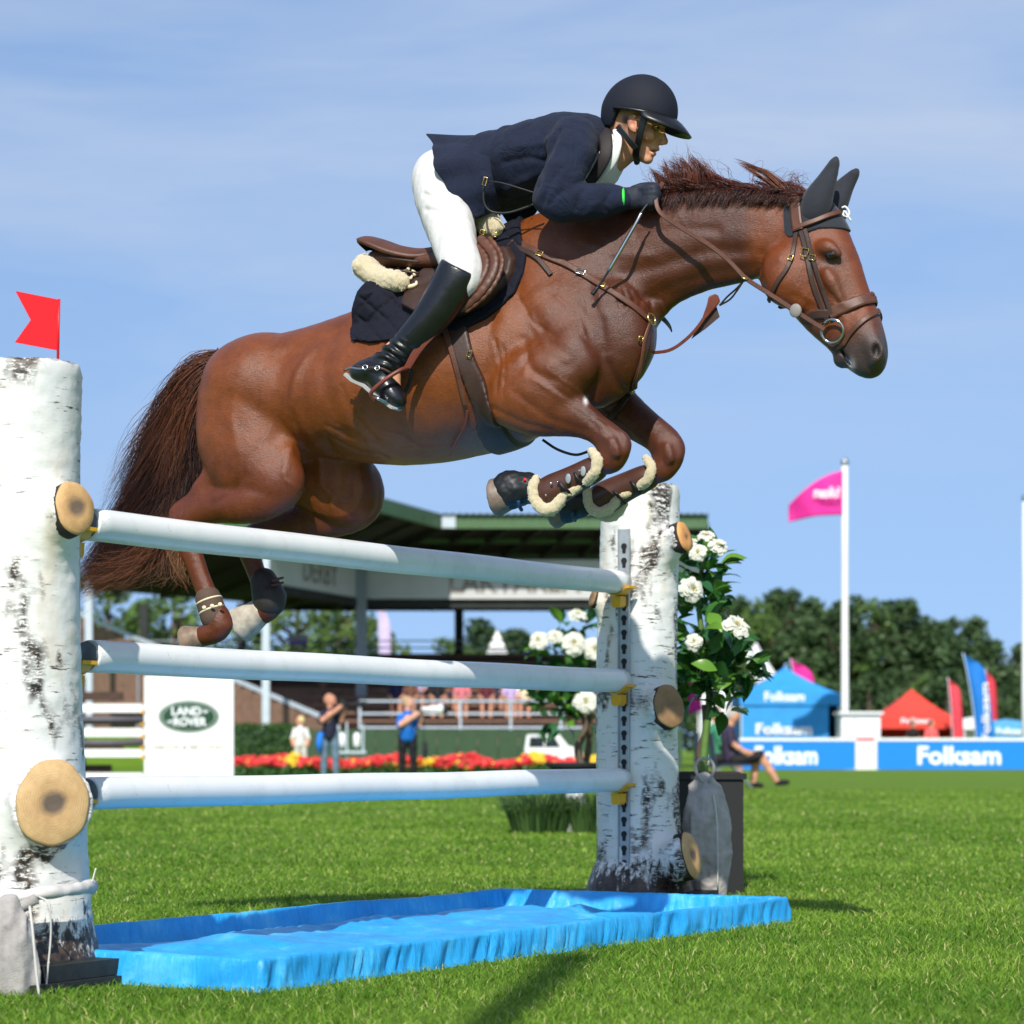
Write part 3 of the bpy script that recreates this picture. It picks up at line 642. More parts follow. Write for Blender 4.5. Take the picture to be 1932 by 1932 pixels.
MB().tube(spline([PX(1346, 1500, 10.68)-br, PX(1352, 1540, 10.66)-br, PX(1354, 1600, 10.66)-br, PX(1354, 1675, 10.67)-br], 14), 0.004, 6).build('seam', M_SACKW, b2, True)
# ------------------------------------------------------------------ the horse: X forward, Y to the far side, Z up
TH = math.radians(24); HO = np.array([-0.25, 8.6]); CT, ST = math.cos(TH), math.sin(TH)
def HL(px, py, Y):
    a = (px - CX)/FPX; X = (a*(HO[1] + Y*CT) - HO[0] - Y*ST)/(CT + a*ST); d = HO[1] - X*ST + Y*CT
    return np.array([X, Y, CAMH + (HY - py)*d/FPX]), d
def H5(px, py, Y, r, k=1.0):
    p, d = HL(px, py, Y); return (p[0], p[1], p[2], r*d/FPX, k)
def HP(px, py, Y): return HL(px, py, Y)[0]
def proj(V):                                          # back to picture columns and rows
    xw = HO[0] + V[:, 0]*CT + V[:, 1]*ST; yw = HO[1] - V[:, 0]*ST + V[:, 1]*CT
    return CX + xw/yw*FPX, HY - (V[:, 2] - CAMH)/yw*FPX
CAML = np.array([(-HO[0])*CT + (HO[1])*ST, (-HO[0])*ST - HO[1]*CT, CAMH])

HF = Field((-1.55, -.46, .25), (1.75, .46, 2.78), 0.0075)
def hc(rows, k=0.03, sub=3, **kw): kw.setdefault('k0', min(k, 0.008)); HF.chain([H5(*r) for r in rows], k, sub, **kw)
# barrel, back, withers
hc([(488, 772, 0, 100, 1.16), (540, 762, 0, 108, 1.12), (610, 748, 0, 112, 1.12), (690, 744, 0, 128, 1.12), (780, 730, 0, 146, 1.06), (870, 704, 0, 158, .98), (950, 680, 0, 158, .92), (1030, 640, 0, 140, .9), (1100, 612, 0, 118, .95), (1140, 612, 0, 92, 1.05)], 0.03, 3)
hc([(470, 720, 0, 62, 1.5), (540, 706, 0, 72, 1.4), (620, 684, 0, 72, 1.35), (700, 654, 0, 70, 1.3), (790, 618, 0, 72, 1.15), (880, 560, 0, 76, .9), (950, 520, 0, 78, .75), (1030, 505, 0, 84, .65)], 0.10, 3)
# neck
hc([(1050, 540, 0, 128, .62), (1120, 518, 0, 115, .56), (1200, 492, 0, 104, .52), (1290, 456, 0, 102, .48), (1380, 446, 0, 90, .46), (1460, 440, 0, 76, .5), (1510, 430, 0, 60, .58)], 0.09, 3)
hc([(1060, 640, 0, 110, .9), (1150, 585, 0, 92, .62), (1240, 526, 0, 63, .5), (1340, 488, 0, 54, .48)], 0.06, 3)
# head
hc([(1526, 405, 0, 40, .82), (1532, 445, 0, 64, .70), (1536, 500, 0, 84, .60), (1556, 540, 0, 78, .58), (1578, 578, 0, 68, .58), (1602, 612, 0, 58, .62), (1619, 642, 0, 50, .70), (1633, 668, 0, 41, .84), (1641, 686, 0, 27, .95)], 0.03, 3)
hc([(1596, 662, 0, 24, .9), (1592, 676, 0, 17, 1.2), (1588, 680, 0, 13, 1.3)], 0.012, 2)
for s in (-1, 1):
    hc([(1480, 512, s*.055, 46, .62), (1490, 528, s*.055, 49, .62), (1512, 556, s*.05, 34, .7)], 0.03, 2)       # cheek
    hc([(1552, 464, s*.086, 9, .7), (1568, 470, s*.089, 10, .7), (1582, 480, s*.083, 8, .7)], 0.03, 2)         # brow over the eye
    hc([(1560, 515, s*.082, 9, .9), (1576, 545, s*.078, 8, .8), (1590, 570, s*.068, 6, .8)], 0.025, 2)           # facial crest
    hc([(1644, 645, s*.05, 16, .8), (1653, 664, s*.052, 16, .8), (1648, 680, s*.045, 13, .8)], 0.02, 2)           # nostril rim
    hc([(1617, 600, s*.03, 26, .7), (1636, 640, s*.035, 22, .8)], 0.03, 2)
    HF.ell(HP(1652, 661, s*.078), (.013, .022, .024), 0.008, 's')
    HF.ell(HP(1567, 482, s*.104), (.022, .012, .014), 0.006, 's')
HF.chain([H5(1612, 690, 0, 3.2, 12), H5(1601, 676, 0, 3.2, 12), H5(1594, 661, 0, 2.6, 12)], 0.004, 2, 's')         # mouth slit
# quarters and hind legs
for s, rows in ((-1, [(478, 735, 48), (458, 775, 74), (462, 826, 90), (482, 880, 80), (515, 915, 50)]), (1, [(520, 735, 55), (520, 775, 80), (570, 840, 88), (618, 890, 80), (660, 935, 58)])):
    hc([(x, y, s*(.118 + .008*i), r, .60 if i < 3 else .66) for i, (x, y, r) in enumerate(rows)], 0.09, 2, k0=.05)
hc([(512, 896, -.17, 60, .56), (526, 916, -.175, 40, .7), (505, 935, -.175, 43, .72), (462, 946, -.18, 42, .75), (412, 954, -.165, 33, .8), (372, 966, -.16, 27, .8), (352, 982, -.16, 25, .8), (350, 1004, -.16, 23, .75)], 0.05, 3)
hc([(395, 912, -.165, 26, .6), (368, 938, -.16, 13, .7), (338, 958, -.16, 11, .8), (332, 975, -.16, 13, .8), (344, 1000, -.16, 14, .8)], 0.03, 2)
hc([(350, 1000, -.16, 22, .75), (359, 1035, -.158, 20, .78), (373, 1075, -.156, 18.5, .8), (388, 1115, -.154, 18.5, .85), (400, 1145, -.152, 21, .9), (414, 1172, -.15, 24, .9), (408, 1190, -.15, 21, .95), (385, 1200, -.15, 19, 1.0)], 0.02, 3)
hc([(560, 850, .16, 70, .6), (650, 905, .17, 64, .6), (684, 932, .18, 42, .75), (668, 955, .2, 46, .8), (610, 972, .18, 44, .8), (550, 990, .165, 35, .8), (490, 1008, .16, 27, .8), (470, 1026, .16, 24, .8)], 0.05, 3)
hc([(470, 1026, .16, 23, .8), (474, 1052, .158, 20, .8), (486, 1085, .156, 18, .85), (500, 1112, .154, 22, .9), (510, 1136, .152, 25, .95), (500, 1152, .15, 22, 1), (482, 1162, .15, 20, 1)], 0.02, 3)
# shoulders and forelegs
for s in (-1, 1):
    hc([(978, 545, s*.11, 44, .5), (1010, 590, s*.15, 56, .5), (1062, 650, s*.185, 52, .55), (1085, 678, s*.19, 36, .7)], 0.07, 2, k0=.04)
hc([(1085, 680, -.19, 46, .7), (1030, 712, -.2, 66, .62), (975, 738, -.2, 62, .65), (944, 757, -.19, 30, .8)], 0.06, 2, k0=.03)
hc([(1000, 737, -.195, 76, .60), (1044, 764, -.19, 58, .64), (1090, 788, -.18, 37, .72), (1124, 808, -.17, 27, .8), (1150, 830, -.165, 29, .84), (1160, 849, -.162, 29, .84), (1152, 868, -.16, 24, .85)], 0.045, 3)
hc([(1154, 866, -.16, 23, .85), (1128, 880, -.158, 18, .85), (1090, 898, -.156, 17, .85), (1052, 916, -.154, 20, .9), (1030, 927, -.152, 24, .92), (1008, 930, -.15, 20, 1), (985, 930, -.15, 19, 1)], 0.02, 3)
hc([(1090, 690, .19, 50, .7), (1125, 735, .2, 58, .66), (1168, 770, .19, 42, .7), (1212, 802, .18, 33, .75), (1242, 824, .17, 29, .8), (1258, 842, .165, 31, .82), (1262, 862, .162, 28, .82), (1252, 882, .16, 23, .85)], 0.045, 3)
hc([(1252, 882, .16, 22, .85), (1225, 897, .158, 18, .85), (1185, 915, .156, 17, .85), (1150, 930, .154, 20, .9), (1128, 942, .152, 24, .92), (1106, 948, .15, 20, 1), (1085, 952, .15, 19, 1)], 0.02, 3)
for x_, y_, yv, dx_ in ((1160, 842, -.162, 0), (1262, 852, .162, 2)):
    hc([(x_+14, y_-20, yv-.01, 9, 1), (x_+20, y_-4, yv-.005, 10, 1), (x_+18, y_+12, yv-.01, 9, 1)], .012, 2); hc([(x_-4, y_-8, yv-.045, 9, .6), (x_+2, y_+14, yv-.042, 9, .6)], .012, 2); hc([(x_-22, y_+6, yv, 9, 1), (x_-14, y_+20, yv, 8, 1)], .01, 2)
hc([(412, 1160, -.15, 14, 1), (426, 1180, -.15, 13, 1)], .01, 1);
# breast between the shoulders
for s in (-1, 1): hc([(1150, 600, s*.08, 70, .8), (1164, 655, s*.08, 64, .8), (1146, 700, s*.085, 50, .8), (1120, 735, s*.09, 34, .8)], 0.06, 2, k0=.04)
# dock of the tail
hc([(470, 690, 0, 34, .9), (440, 690, 0, 24, .9), (408, 700, 0, 16, 1), (380, 725, 0, 12, 1)], 0.03, 2)

def hit(px, py, t0=6.6, t1=10.6):                     # where a sight line meets the near side of the horse
    a = HP(px, py, -.5); d = nrm(a - CAML); ts = np.arange(t0, t1, 0.006); P = CAML + d*ts[:, None]
    ok = ((P > HF.lo + .01) & (P < HF.lo + HF.h*(HF.n-2))).all(1); f = np.where(ok, HF.sample(P), 1.0); i = np.argmax(f < 0)
    if f[i] >= 0:
        i = int(np.argmin(f))
        return P[i], False
    q = f[i-1]/(f[i-1]-f[i]); return P[i-1] + (P[i]-P[i-1])*q, True

HV, HQ = HF.mesh(); HV = smooth_mesh(HV, HQ, 2)
HN = mesh_normals(HV, HQ)
# muscle lines, veins and creases pressed into the near and far side alike
def crease(V, N, line, width, depth, Yref=-.2):
    P = np.array([HP(x, y, Yref)[[0, 2]] for x, y in line]); d = np.full(len(V), 9.0); w = width/535.0
    lo = P.min(0) - 3*w; hi = P.max(0) + 3*w; ii = np.where((V[:, 0] > lo[0]) & (V[:, 0] < hi[0]) & (V[:, 2] > lo[1]) & (V[:, 2] < hi[1]) & (np.abs(N[:, 1]) > .25))[0]
    q = V[ii][:, [0, 2]]; dd = np.full(len(ii), 9.0)
    for i in range(len(P)-1):
        e = P[i+1]-P[i]; t = np.clip(((q-P[i]) @ e)/(e @ e), 0, 1); dd = np.minimum(dd, np.linalg.norm(q - P[i] - t[:, None]*e, axis=1))
    V[ii] += N[ii]*(depth*np.exp(-(dd/w)**2))[:, None]
for ln, wd, dp, yr in [
    ([(962, 500), (985, 560), (1040, 640), (1090, 690)], 14, -.010, -.17), ([(925, 600), (918, 680), (915, 740)], 14, -.014, -.25), ([(955, 700), (1000, 668), (1045, 690)], 9, .006, -.24),
    ([(1010, 700), (1060, 745), (1110, 790)], 6, -.007, -.24), ([(985, 745), (1040, 790), (1100, 812)], 6, -.006, -.23), ([(1030, 722), (1075, 765), (1130, 805)], 5, .004, -.23), ([(1148, 800), (1170, 830), (1165, 862)], 6, -.004, -.19),
    ([(1165, 520), (1240, 500), (1330, 470), (1400, 470)], 11, -.010, -.1), ([(1170, 590), (1250, 545), (1340, 512), (1420, 500)], 9, -.008, -.08), ([(1060, 480), (1140, 520), (1200, 560)], 12, -.008, -.12), ([(1280, 400), (1360, 395), (1440, 400)], 10, .005, -.08),
    ([(1436, 480), (1432, 520), (1444, 552)], 8, -.012, -.06), ([(1500, 560), (1540, 585), (1580, 610)], 6, -.004, -.08), ([(1586, 500), (1600, 540), (1614, 580)], 7, -.005, -.07), ([(1602, 596), (1618, 618)], 5, -.003, -.06), ([(1556, 496), (1576, 498)], 4, -.005, -.09),
    ([(520, 660), (512, 720), (500, 790), (505, 860)], 16, -.008, -.28), ([(585, 640), (556, 700), (545, 760), (560, 830)], 10, .010, -.28), ([(600, 690), (612, 760), (622, 812)], 16, -.012, -.3), ([(596, 832), (580, 870), (574, 915)], 10, -.016, -.25), ([(630, 810), (690, 830), (760, 846)], 8, -.006, -.28),
    ([(420, 800), (424, 870), (440, 930)], 14, -.006, -.24), ([(470, 900), (440, 935), (400, 950)], 7, -.006, -.22), ([(392, 1040), (402, 1090), (410, 1120)], 4, -.004, -.17), ([(352, 1040), (366, 1090)], 4, -.003, -.17), ([(572, 650), (548, 705), (536, 770), (524, 840), (522, 890)], 6, .008, -.28), ([(540, 690), (515, 760), (500, 830)], 9, -.006, -.28), ([(440, 730), (432, 790), (446, 850)], 9, .005, -.26),
    ([(985, 640), (1010, 700), (1050, 720)], 7, -.008, -.25), ([(1000, 600), (1040, 660), (1078, 684)], 6, .006, -.22), ([(960, 720), (985, 700), (1000, 668)], 6, -.006, -.26), ([(930, 770), (990, 800), (1040, 812)], 5, -.006, -.24), ([(1105, 540), (1130, 600), (1140, 660)], 9, -.010, -.2), ([(1120, 640), (1150, 690), (1165, 730)], 8, -.012, -.16),
    ([(1200, 440), (1280, 430), (1350, 430)], 8, -.006, -.1), ([(1100, 455), (1150, 475), (1220, 480)], 8, .006, -.12), ([(720, 700), (740, 760), (750, 820)], 7, -.003, -.3), ([(770, 700), (790, 760), (800, 820)], 7, -.003, -.3), ([(640, 730), (655, 780), (680, 820)], 6, -.005, -.3),
    ([(1540, 520), (1556, 550), (1572, 590)], 4, -.003, -.08), ([(1470, 490), (1500, 505), (1530, 500)], 6, .003, -.09), ([(1592, 590), (1606, 606), (1622, 622)], 2.5, .0025, -.06), ([(1575, 575), (1590, 600), (1600, 628)], 2.5, .002, -.07), ([(1142, 818), (1156, 838), (1150, 866)], 4, .004, -.19), ([(1120, 800), (1150, 822)], 3, -.004, -.19)]:
    crease(HV, HN, ln, wd*1.15, dp*.62, yr)
HV = smooth_mesh(HV, HQ, 2)
HN = mesh_normals(HV, HQ)
HV += HN*(0.0020*hash_noise(HV, 9, 2) + 0.0008*hash_noise(HV, 24, 3) + 0.0004*hash_noise(HV, 60, 4))[:, None]
for ln_, w_, d_, y_ in [([(905, 806), (850, 826), (790, 836), (720, 838), (668, 826)], 3, .0030, -.27), ([(760, 836), (740, 816), (700, 806)], 2.6, .0022, -.28), ([(1010, 716), (1050, 742), (1096, 776), (1130, 800)], 2.6, .0030, -.25), ([(1040, 700), (1080, 730), (1120, 772)], 2.6, .0025, -.24), ([(1556, 545), (1570, 570), (1590, 596)], 2.4, .0018, -.08), ([(1520, 560), (1548, 575), (1576, 600)], 2.4, .0018, -.08),
    ([(930, 640), (942, 690), (936, 740)], 3.5, -.0040, -.27), ([(944, 650), (954, 700), (950, 745)], 3.0, -.0030, -.27), ([(598, 816), (640, 842), (690, 852)], 3.5, -.0035, -.26), ([(604, 800), (650, 822), (700, 832)], 3.0, -.0025, -.27), ([(980, 560), (1010, 610), (1060, 640)], 3.5, -.0030, -.2), ([(540, 905), (556, 925), (552, 945)], 4, .004, -.22), ([(380, 945), (352, 965), (345, 990)], 3.5, -.004, -.18), ([(1050, 560), (1090, 590), (1110, 640)], 4, .0035, -.2)]:
    crease(HV, HN, ln_, w_, d_, y_)
for k in range(7):                                     # folds where the throat meets the breast
    xx = 1178 + k*10; crease(HV, HN, [(xx, 548 + 2*k), (xx+8, 566), (xx+10, 586)], 2.2, -.0035, -.07)
HN = mesh_normals(HV, HQ)
HX, HYY = proj(HV)
# coat colours
X, Y, Z = HV.T
base = np.array(C(106, 52, 20)[:3]); dark = np.array(C(62, 28, 14)[:3]); light = np.array(C(136, 74, 25)[:3]); grey = np.array(C(64, 56, 54)[:3]); red = np.array(C(92, 43, 20)[:3])
def sm(a, b, v): t = np.clip((v-a)/(b-a), 0, 1); return t*t*(3-2*t)
def inm(col, c, f): return col*(1-f[:, None]) + c*f[:, None]
h0 = HP(1536, 430, 0); h1 = HP(1645, 690, 0); ax = nrm(h1-h0); hs = ((HV-h0) @ ax)/np.linalg.norm(h1-h0)          # 0 at poll, 1 at lips
xh = HP(1430, 500, 0)[0]; xn = HP(1060, 500, 0)[0]; xr = HP(560, 800, 0)[0]
col = np.repeat(base[None], len(HV), 0)
nz1 = hash_noise(HV, 3.5, 7)*0.5+0.5; col = inm(col, light, nz1*0.55)
zc = HP(760, 800, -.28)[2]; col = inm(col, light, sm(zc+.12, zc-.1, Z)*sm(xn, xn-.3, X)*0.3)                       # paler flanks and belly
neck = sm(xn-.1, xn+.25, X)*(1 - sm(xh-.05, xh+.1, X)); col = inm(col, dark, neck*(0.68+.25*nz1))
zl = HP(1100, 800, -.2)[2]; legs = sm(zl+.06, zl-.16, Z); legs = np.where(X > 1.6, 0, legs); col = inm(col, red, np.maximum(legs*0.85, 0)*(np.abs(Y) > .09))
kn = np.exp(-((HX-1160)/34)**2 - ((HYY-845)/34)**2) + np.exp(-((HX-1262)/34)**2 - ((HYY-852)/36)**2); col = inm(col, np.array(C(92, 50, 36)[:3]), np.clip(kn, 0, 1)*.6)
gp = np.exp(-((HX-930)/70)**2 - ((HYY-835)/26)**2); col = inm(col, np.array(C(112, 96, 92)[:3]), np.clip(gp, 0, 1)*.75*(np.abs(Y) < .3))  # greyish sheen at the girth, put into the coat colour
hd = sm(xh-.04, xh+.03, X)*(hs > -.6); col = inm(col, np.array(C(114, 56, 22)[:3]), hd*.8)
mz = hd*sm(.66, .90, hs + .05*hash_noise(HV, 20, 3)); col = inm(col, grey, mz*.92)
fr = HP(1640, 560, 0) - HP(1580, 580, 0); 
ey = np.exp(-((HX-1567)/24)**2 - ((HYY-487)/20)**2)*(X > xh); col = inm(col, np.array(C(52, 40, 36)[:3]), np.clip(ey*.75, 0, 1))
ey2 = np.exp(-((HX-1585)/22)**2 - ((HYY-545)/34)**2)*(X > xh); col = inm(col, np.array(C(96, 70, 56)[:3]), np.clip(ey2*.6, 0, 1))
bz = np.exp(-(Y/.014)**2)*hd*sm(.10, .14, hs)*sm(.30, .22, hs)*(((HV-h0) @ nrm(np.cross(ax, (0, -1, 0)))) > 0); col = inm(col, np.array(C(215, 200, 188)[:3]), np.clip(bz*1.3, 0, 1)*.9)
nos = np.exp(-((HX-1651)/9)**2 - ((HYY-662)/12)**2); col = inm(col, np.array(C(26, 20, 20)[:3]), np.clip(nos*1.2, 0, 1)*(X > xh))
lipw = np.exp(-((HX-1607)/6)**2 - ((HYY-690)/12)**2); col = inm(col, np.array(C(200, 190, 184)[:3]), np.clip(lipw, 0, 1)*(X > xh)*.8)
mk1 = np.exp(-((HX-1105)/4)**2 - ((HYY-756)/7)**2); col = inm(col, np.array(C(225, 220, 220)[:3]), np.clip(mk1*1.2, 0, 1)*(Y < -.1))
m, t, p = newmat('chestnut_coat'); v = coords(t); a = nd(t, 'ShaderNodeVertexColor', layer_name='Col')
hairn = noise(t, 1.0, 6, 0.75, coords(t, (70, 260, 280), (0, 0.5, 0))); bl = noise(t, 11, 6, 0.7, v); vein = noise(t, 7, 3, 0.5, v, 0.8)
g1 = ramp(t, hairn.outputs['Fac'], [(0.3, (.70,)*3), (0.7, (1.26,)*3)]); g2 = ramp(t, bl.outputs['Fac'], [(0.3, (.74, .72, .70)), (0.7, (1.18, 1.18, 1.2))])
t.links.new(mixc(t, 1.0, mixc(t, 1.0, a.outputs['Color'], g1, 'MULTIPLY'), g2, 'MULTIPLY'), p.inputs['Base Color'])
t.links.new(ramp(t, bl.outputs['Fac'], [(0.3, (.30,)*3), (0.7, (.48,)*3)]), p.inputs['Roughness']); p.inputs['Specular IOR Level'].default_value = 0.38
p.inputs['Sheen Weight'].default_value = 0.0; p.inputs['Sheen Roughness'].default_value = 0.4; p.inputs['Sheen Tint'].default_value = (0.9, 0.75, 0.7, 1)
vl = ramp(t, vein.outputs['Fac'], [(0.46, (0, 0, 0)), (0.5, (1, 1, 1)), (0.54, (0, 0, 0))])
p.inputs['Coat Weight'].default_value = 0.20; p.inputs['Coat Roughness'].default_value = 0.32; p.inputs['Coat IOR'].default_value = 1.45
hb = mixc(t, 0.28, hairn.outputs['Fac'], noise(t, 30, 6, 0.7, v).outputs['Fac']); hb = mixc(t, 0.12, hb, vl); bump(t, p, hb, 0.42, 0.008); t.links.new(p.inputs['Normal'].links[0].from_socket, p.inputs['Coat Normal']); M_COAT = m
horse = thing('horse', 'chestnut horse with flying mane and dark tail leaping over the white rails', 'horse', (HO[0], HO[1], 0), -TH)
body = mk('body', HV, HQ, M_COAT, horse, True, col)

# eyes
M_EYE = plain('dark_eye', C(18, 12, 12), 0.06, 0.1, coat=1.0)
def ball(c, r, n=14):
    V = []; F = []
    for i in range(n+1):
        ph = math.pi*i/n
        for j in range(2*n): th = math.pi*j/n; V.append((c[0]+r[0]*math.sin(ph)*math.cos(th), c[1]+r[1]*math.sin(ph)*math.sin(th), c[2]+r[2]*math.cos(ph)))
    F = [(i*2*n+j, (i+1)*2*n+j, (i+1)*2*n+(j+1) % (2*n), i*2*n+(j+1) % (2*n)) for i in range(n) for j in range(2*n)]
    return V, F
for s in (-1, 1):
    c, _ = hit(1568, 482); c = c - HF.grad(c)*.004; c = np.array([c[0], s*abs(c[1]), c[2]]); V, F = ball(c, (.020, .012, .0135)); mk('eye', V, F, M_EYE, horse)

# hooves
def hoof_mesh(nm, a, b, r0, r1, m, parent=horse, ky=1.0, cut=True):
    F = Field(np.minimum(a, b) - .1, np.maximum(a, b) + .1, .005); F.seg((*a, r0, ky), (*b, r1, ky), .004)
    d = nrm(np.array(b)-np.array(a)); G = [F.lo[i] + F.h*np.arange(F.n[i]) for i in range(3)]
    if cut: F.F = np.maximum(F.F, ((G[0][:, None, None]-b[0])*d[0] + (G[1][None, :, None]-b[1])*d[1] + (G[2][None, None, :]-b[2])*d[2] - .012).astype(np.float32))
    V, Q = F.mesh(); return mk(nm, V, Q, m, parent)
M_HOOF = plain('grey_hoof', C(120, 104, 92), 0.5, 0.3, 40, bmp=0.3, bscale=90); M_HOOFL = plain('pale_hoof', C(178, 168, 152), 0.5, 0.3, 30, bmp=0.3, bscale=90)
hoof_mesh('hoof', HP(374, 1203, -.15), HP(353, 1207, -.15), .040, .052, plain('brown_hoof', C(132, 112, 92), .5, .35, 30, bmp=.4, bscale=90)); hoof_mesh('hoof', HP(490, 1156, .15), HP(456, 1178, .15), .048, .068, M_HOOFL)
hoof_mesh('hoof', HP(972, 931, -.15), HP(938, 938, -.15), .045, .066, M_HOOF); hoof_mesh('hoof', HP(1078, 953, .15), HP(1046, 962, .15), .045, .066, M_HOOF)

# hair -----------------------------------------------------------------
def strands(roots, mids, tips, rad, name, m, parent, seg=9, cols=None, curl=0.0, seed=0):
    n = len(roots); t = np.linspace(0, 1, seg)[None, :, None]; rg = np.random.default_rng(seed)
    R, Md, Tp = (np.asarray(q, float)[:, None, :] for q in (roots, mids, tips))
    C1 = 2*Md - 0.5*R - 0.5*Tp; P = (1-t)**2*R + 2*t*(1-t)*C1 + t*t*Tp
    ph = rg.random((n, 1, 3))*6.28; fr = rg.uniform(3, 8, (n, 1, 3)); P = P + curl*t*np.sin(ph + fr*t)
    T = np.gradient(P, axis=1); T /= np.linalg.norm(T, axis=2, keepdims=True) + 1e-9
    up = rg.normal(size=(n, 1, 3)); S = np.cross(T, up); S /= np.linalg.norm(S, axis=2, keepdims=True) + 1e-9; B = np.cross(T, S)
    r = (np.asarray(rad).reshape(-1, 1, 1))*(1 - 0.85*t**2.2)
    ring = [S, -0.5*S + .866*B, -0.5*S - .866*B]; V = np.stack([P + r*q for q in ring], 2)            # n,seg,3,3
    V = V.reshape(-1, 3); i = (np.arange(n)[:, None, None]*seg + np.arange(seg-1)[None, :, None])*3; j = np.arange(3)[None, None, :]; j2 = (j+1) % 3
    F = np.stack([i+j, i+j2, i+3+j2, i+3+j], -1).reshape(-1, 4)
    c = np.repeat(cols, seg*3, axis=0)
    return mk(name, V, F, m, parent, True, c)
def hair_mat(nm):
    m, t, p = newmat(nm); a = nd(t, 'ShaderNodeVertexColor', layer_name='Col'); t.links.new(a.outputs['Color'], p.inputs['Base Color']); p.inputs['Roughness'].default_value = 0.42; p.inputs['Specular IOR Level'].default_value = 0.5; return m
M_HAIR = hair_mat('chestnut_hair')
def hcol(n, a, b, rg, pw=1.0): t = (rg.random((n, 1))**pw); return np.array(a[:3])*(1-t) + np.array(b[:3])*t
def bundle(rows, n, seed, rad, name, ca, cb, seg=9, curl=.01, pw=1.0, lump=12):
    # rows: guide hairs as root, mid and tip in picture coordinates with Y; hairs are spread between neighbouring guides
    rg = np.random.default_rng(seed); G = np.array([[HP(*q) for q in r] for r in rows]); k = len(G)
    u = rg.random(n)*(k-1); cl = np.round(u*lump)/lump; u = np.clip(u*0.25 + cl*0.75, 0, k-1.001); i = u.astype(int); f = (u-i)[:, None, None]
    H = G[i]*(1-f) + G[i+1]*f; wd = np.array([.012, .019, .026])[None, :, None]; H = H + rg.normal(size=(n, 3, 3))*wd*np.array([1, 1.25, 1])
    ln = rg.uniform(.72, 1.08, (n, 1)); H[:, 2] = H[:, 0] + (H[:, 2]-H[:, 0])*ln
    return strands(H[:, 0], H[:, 1], H[:, 2], rg.uniform(.6, 1.2, n)*rad, name, M_HAIR, horse, seg, hcol(n, ca, cb, rg, pw), curl, seed)
HD = C(30, 15, 12); HM = C(84, 46, 32); HLT = C(122, 72, 44)
# tail: guides from the outside (left) to the inside
tailg = [[(424, 672, -.02), (326, 742, -.03), (242, 890, .0)], [(420, 676, 0), (336, 780, 0), (184, 1080, .02)], [(416, 682, .0), (344, 825, 0), (150, 1098, .03)], [(410, 690, 0), (352, 850, .0), (205, 1080, .02)],
         [(404, 700, .0), (356, 862, .0), (262, 1056, .0)], [(398, 706, .0), (364, 850, -.01), (312, 1005, -.02)], [(392, 715, 0), (380, 830, -.02), (392, 930, -.03)]]
bundle(tailg, 5600, 1, .0013, 'tail', HD, HM, 10, .016, 1.9, 7)
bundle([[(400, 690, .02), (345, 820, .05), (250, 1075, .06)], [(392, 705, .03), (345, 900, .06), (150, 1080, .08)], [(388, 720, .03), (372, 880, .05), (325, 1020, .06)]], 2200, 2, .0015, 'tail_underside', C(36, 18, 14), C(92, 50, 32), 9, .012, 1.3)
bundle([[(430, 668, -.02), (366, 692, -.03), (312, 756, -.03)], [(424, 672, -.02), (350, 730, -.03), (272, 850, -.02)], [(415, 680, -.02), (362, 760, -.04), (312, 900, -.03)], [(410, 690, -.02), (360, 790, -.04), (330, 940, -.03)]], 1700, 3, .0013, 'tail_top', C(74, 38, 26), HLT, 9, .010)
bundle([[(330, 900, .0), (285, 1020, .02), (150, 1092, .03)], [(340, 910, .0), (310, 1030, .02), (170, 1108, .03)], [(350, 900, 0), (325, 1000, 0), (255, 1075, .0)]], 1500, 5, .0014, 'tail_end', C(60, 32, 24), C(150, 92, 60), 12, .014)
bundle([[(360, 700, 0), (290, 760, 0), (212, 885, 0)], [(330, 760, .0), (255, 860, 0), (205, 930, .0)], [(330, 940, .0), (270, 1080, .02), (160, 1110, .02)], [(300, 980, 0), (330, 1060, .0), (350, 1105, .0)]], 200, 4, .0009, 'tail_wisps', C(70, 40, 30), C(150, 100, 70), 10, .03)
# mane: locks rooted along the crest, blown up and back, combed straight
def locks(rows, name, per, rad, seed, ca, cb, spread=.010, curl=.002, seg=9, tipspread=.012):
    rg = np.random.default_rng(seed); R0, M0, T0, cc = [], [], [], []
    for rt, md, tp in rows:
        a, b, c = HP(*rt), HP(*md), HP(*tp); o = rg.normal(size=(per, 3))*np.array([spread, spread, spread*.35]); e = rg.normal(size=(per, 3))*tipspread; ln = rg.uniform(.65, 1.08, (per, 1))
        R0.append(a + o*1.0); M0.append(b + o*.8 + e*.2); T0.append(a + o*.35 + (c - a)*ln + e*.45); tone = rg.random(); cc.append(np.array(ca[:3]) + (np.array(cb[:3])-np.array(ca[:3]))*np.clip(tone*.6 + rg.random((per, 1))*.5, 0, 1))
    R0, M0, T0 = map(np.concatenate, (R0, M0, T0)); return strands(R0, M0, T0, rg.uniform(.6, 1.2, len(R0))*rad, name, M_HAIR, horse, seg, np.concatenate(cc), curl, seed)
def crest_y(x): return np.interp(x, [950, 1030, 1100, 1160, 1231, 1260, 1300, 1350, 1400, 1450, 1500, 1535], [440, 418, 408, 400, 372, 361, 357, 354, 356, 362, 368, 374])
rg_ = np.random.default_rng(77); rows_up = []; rows_side = []; rows_w = []
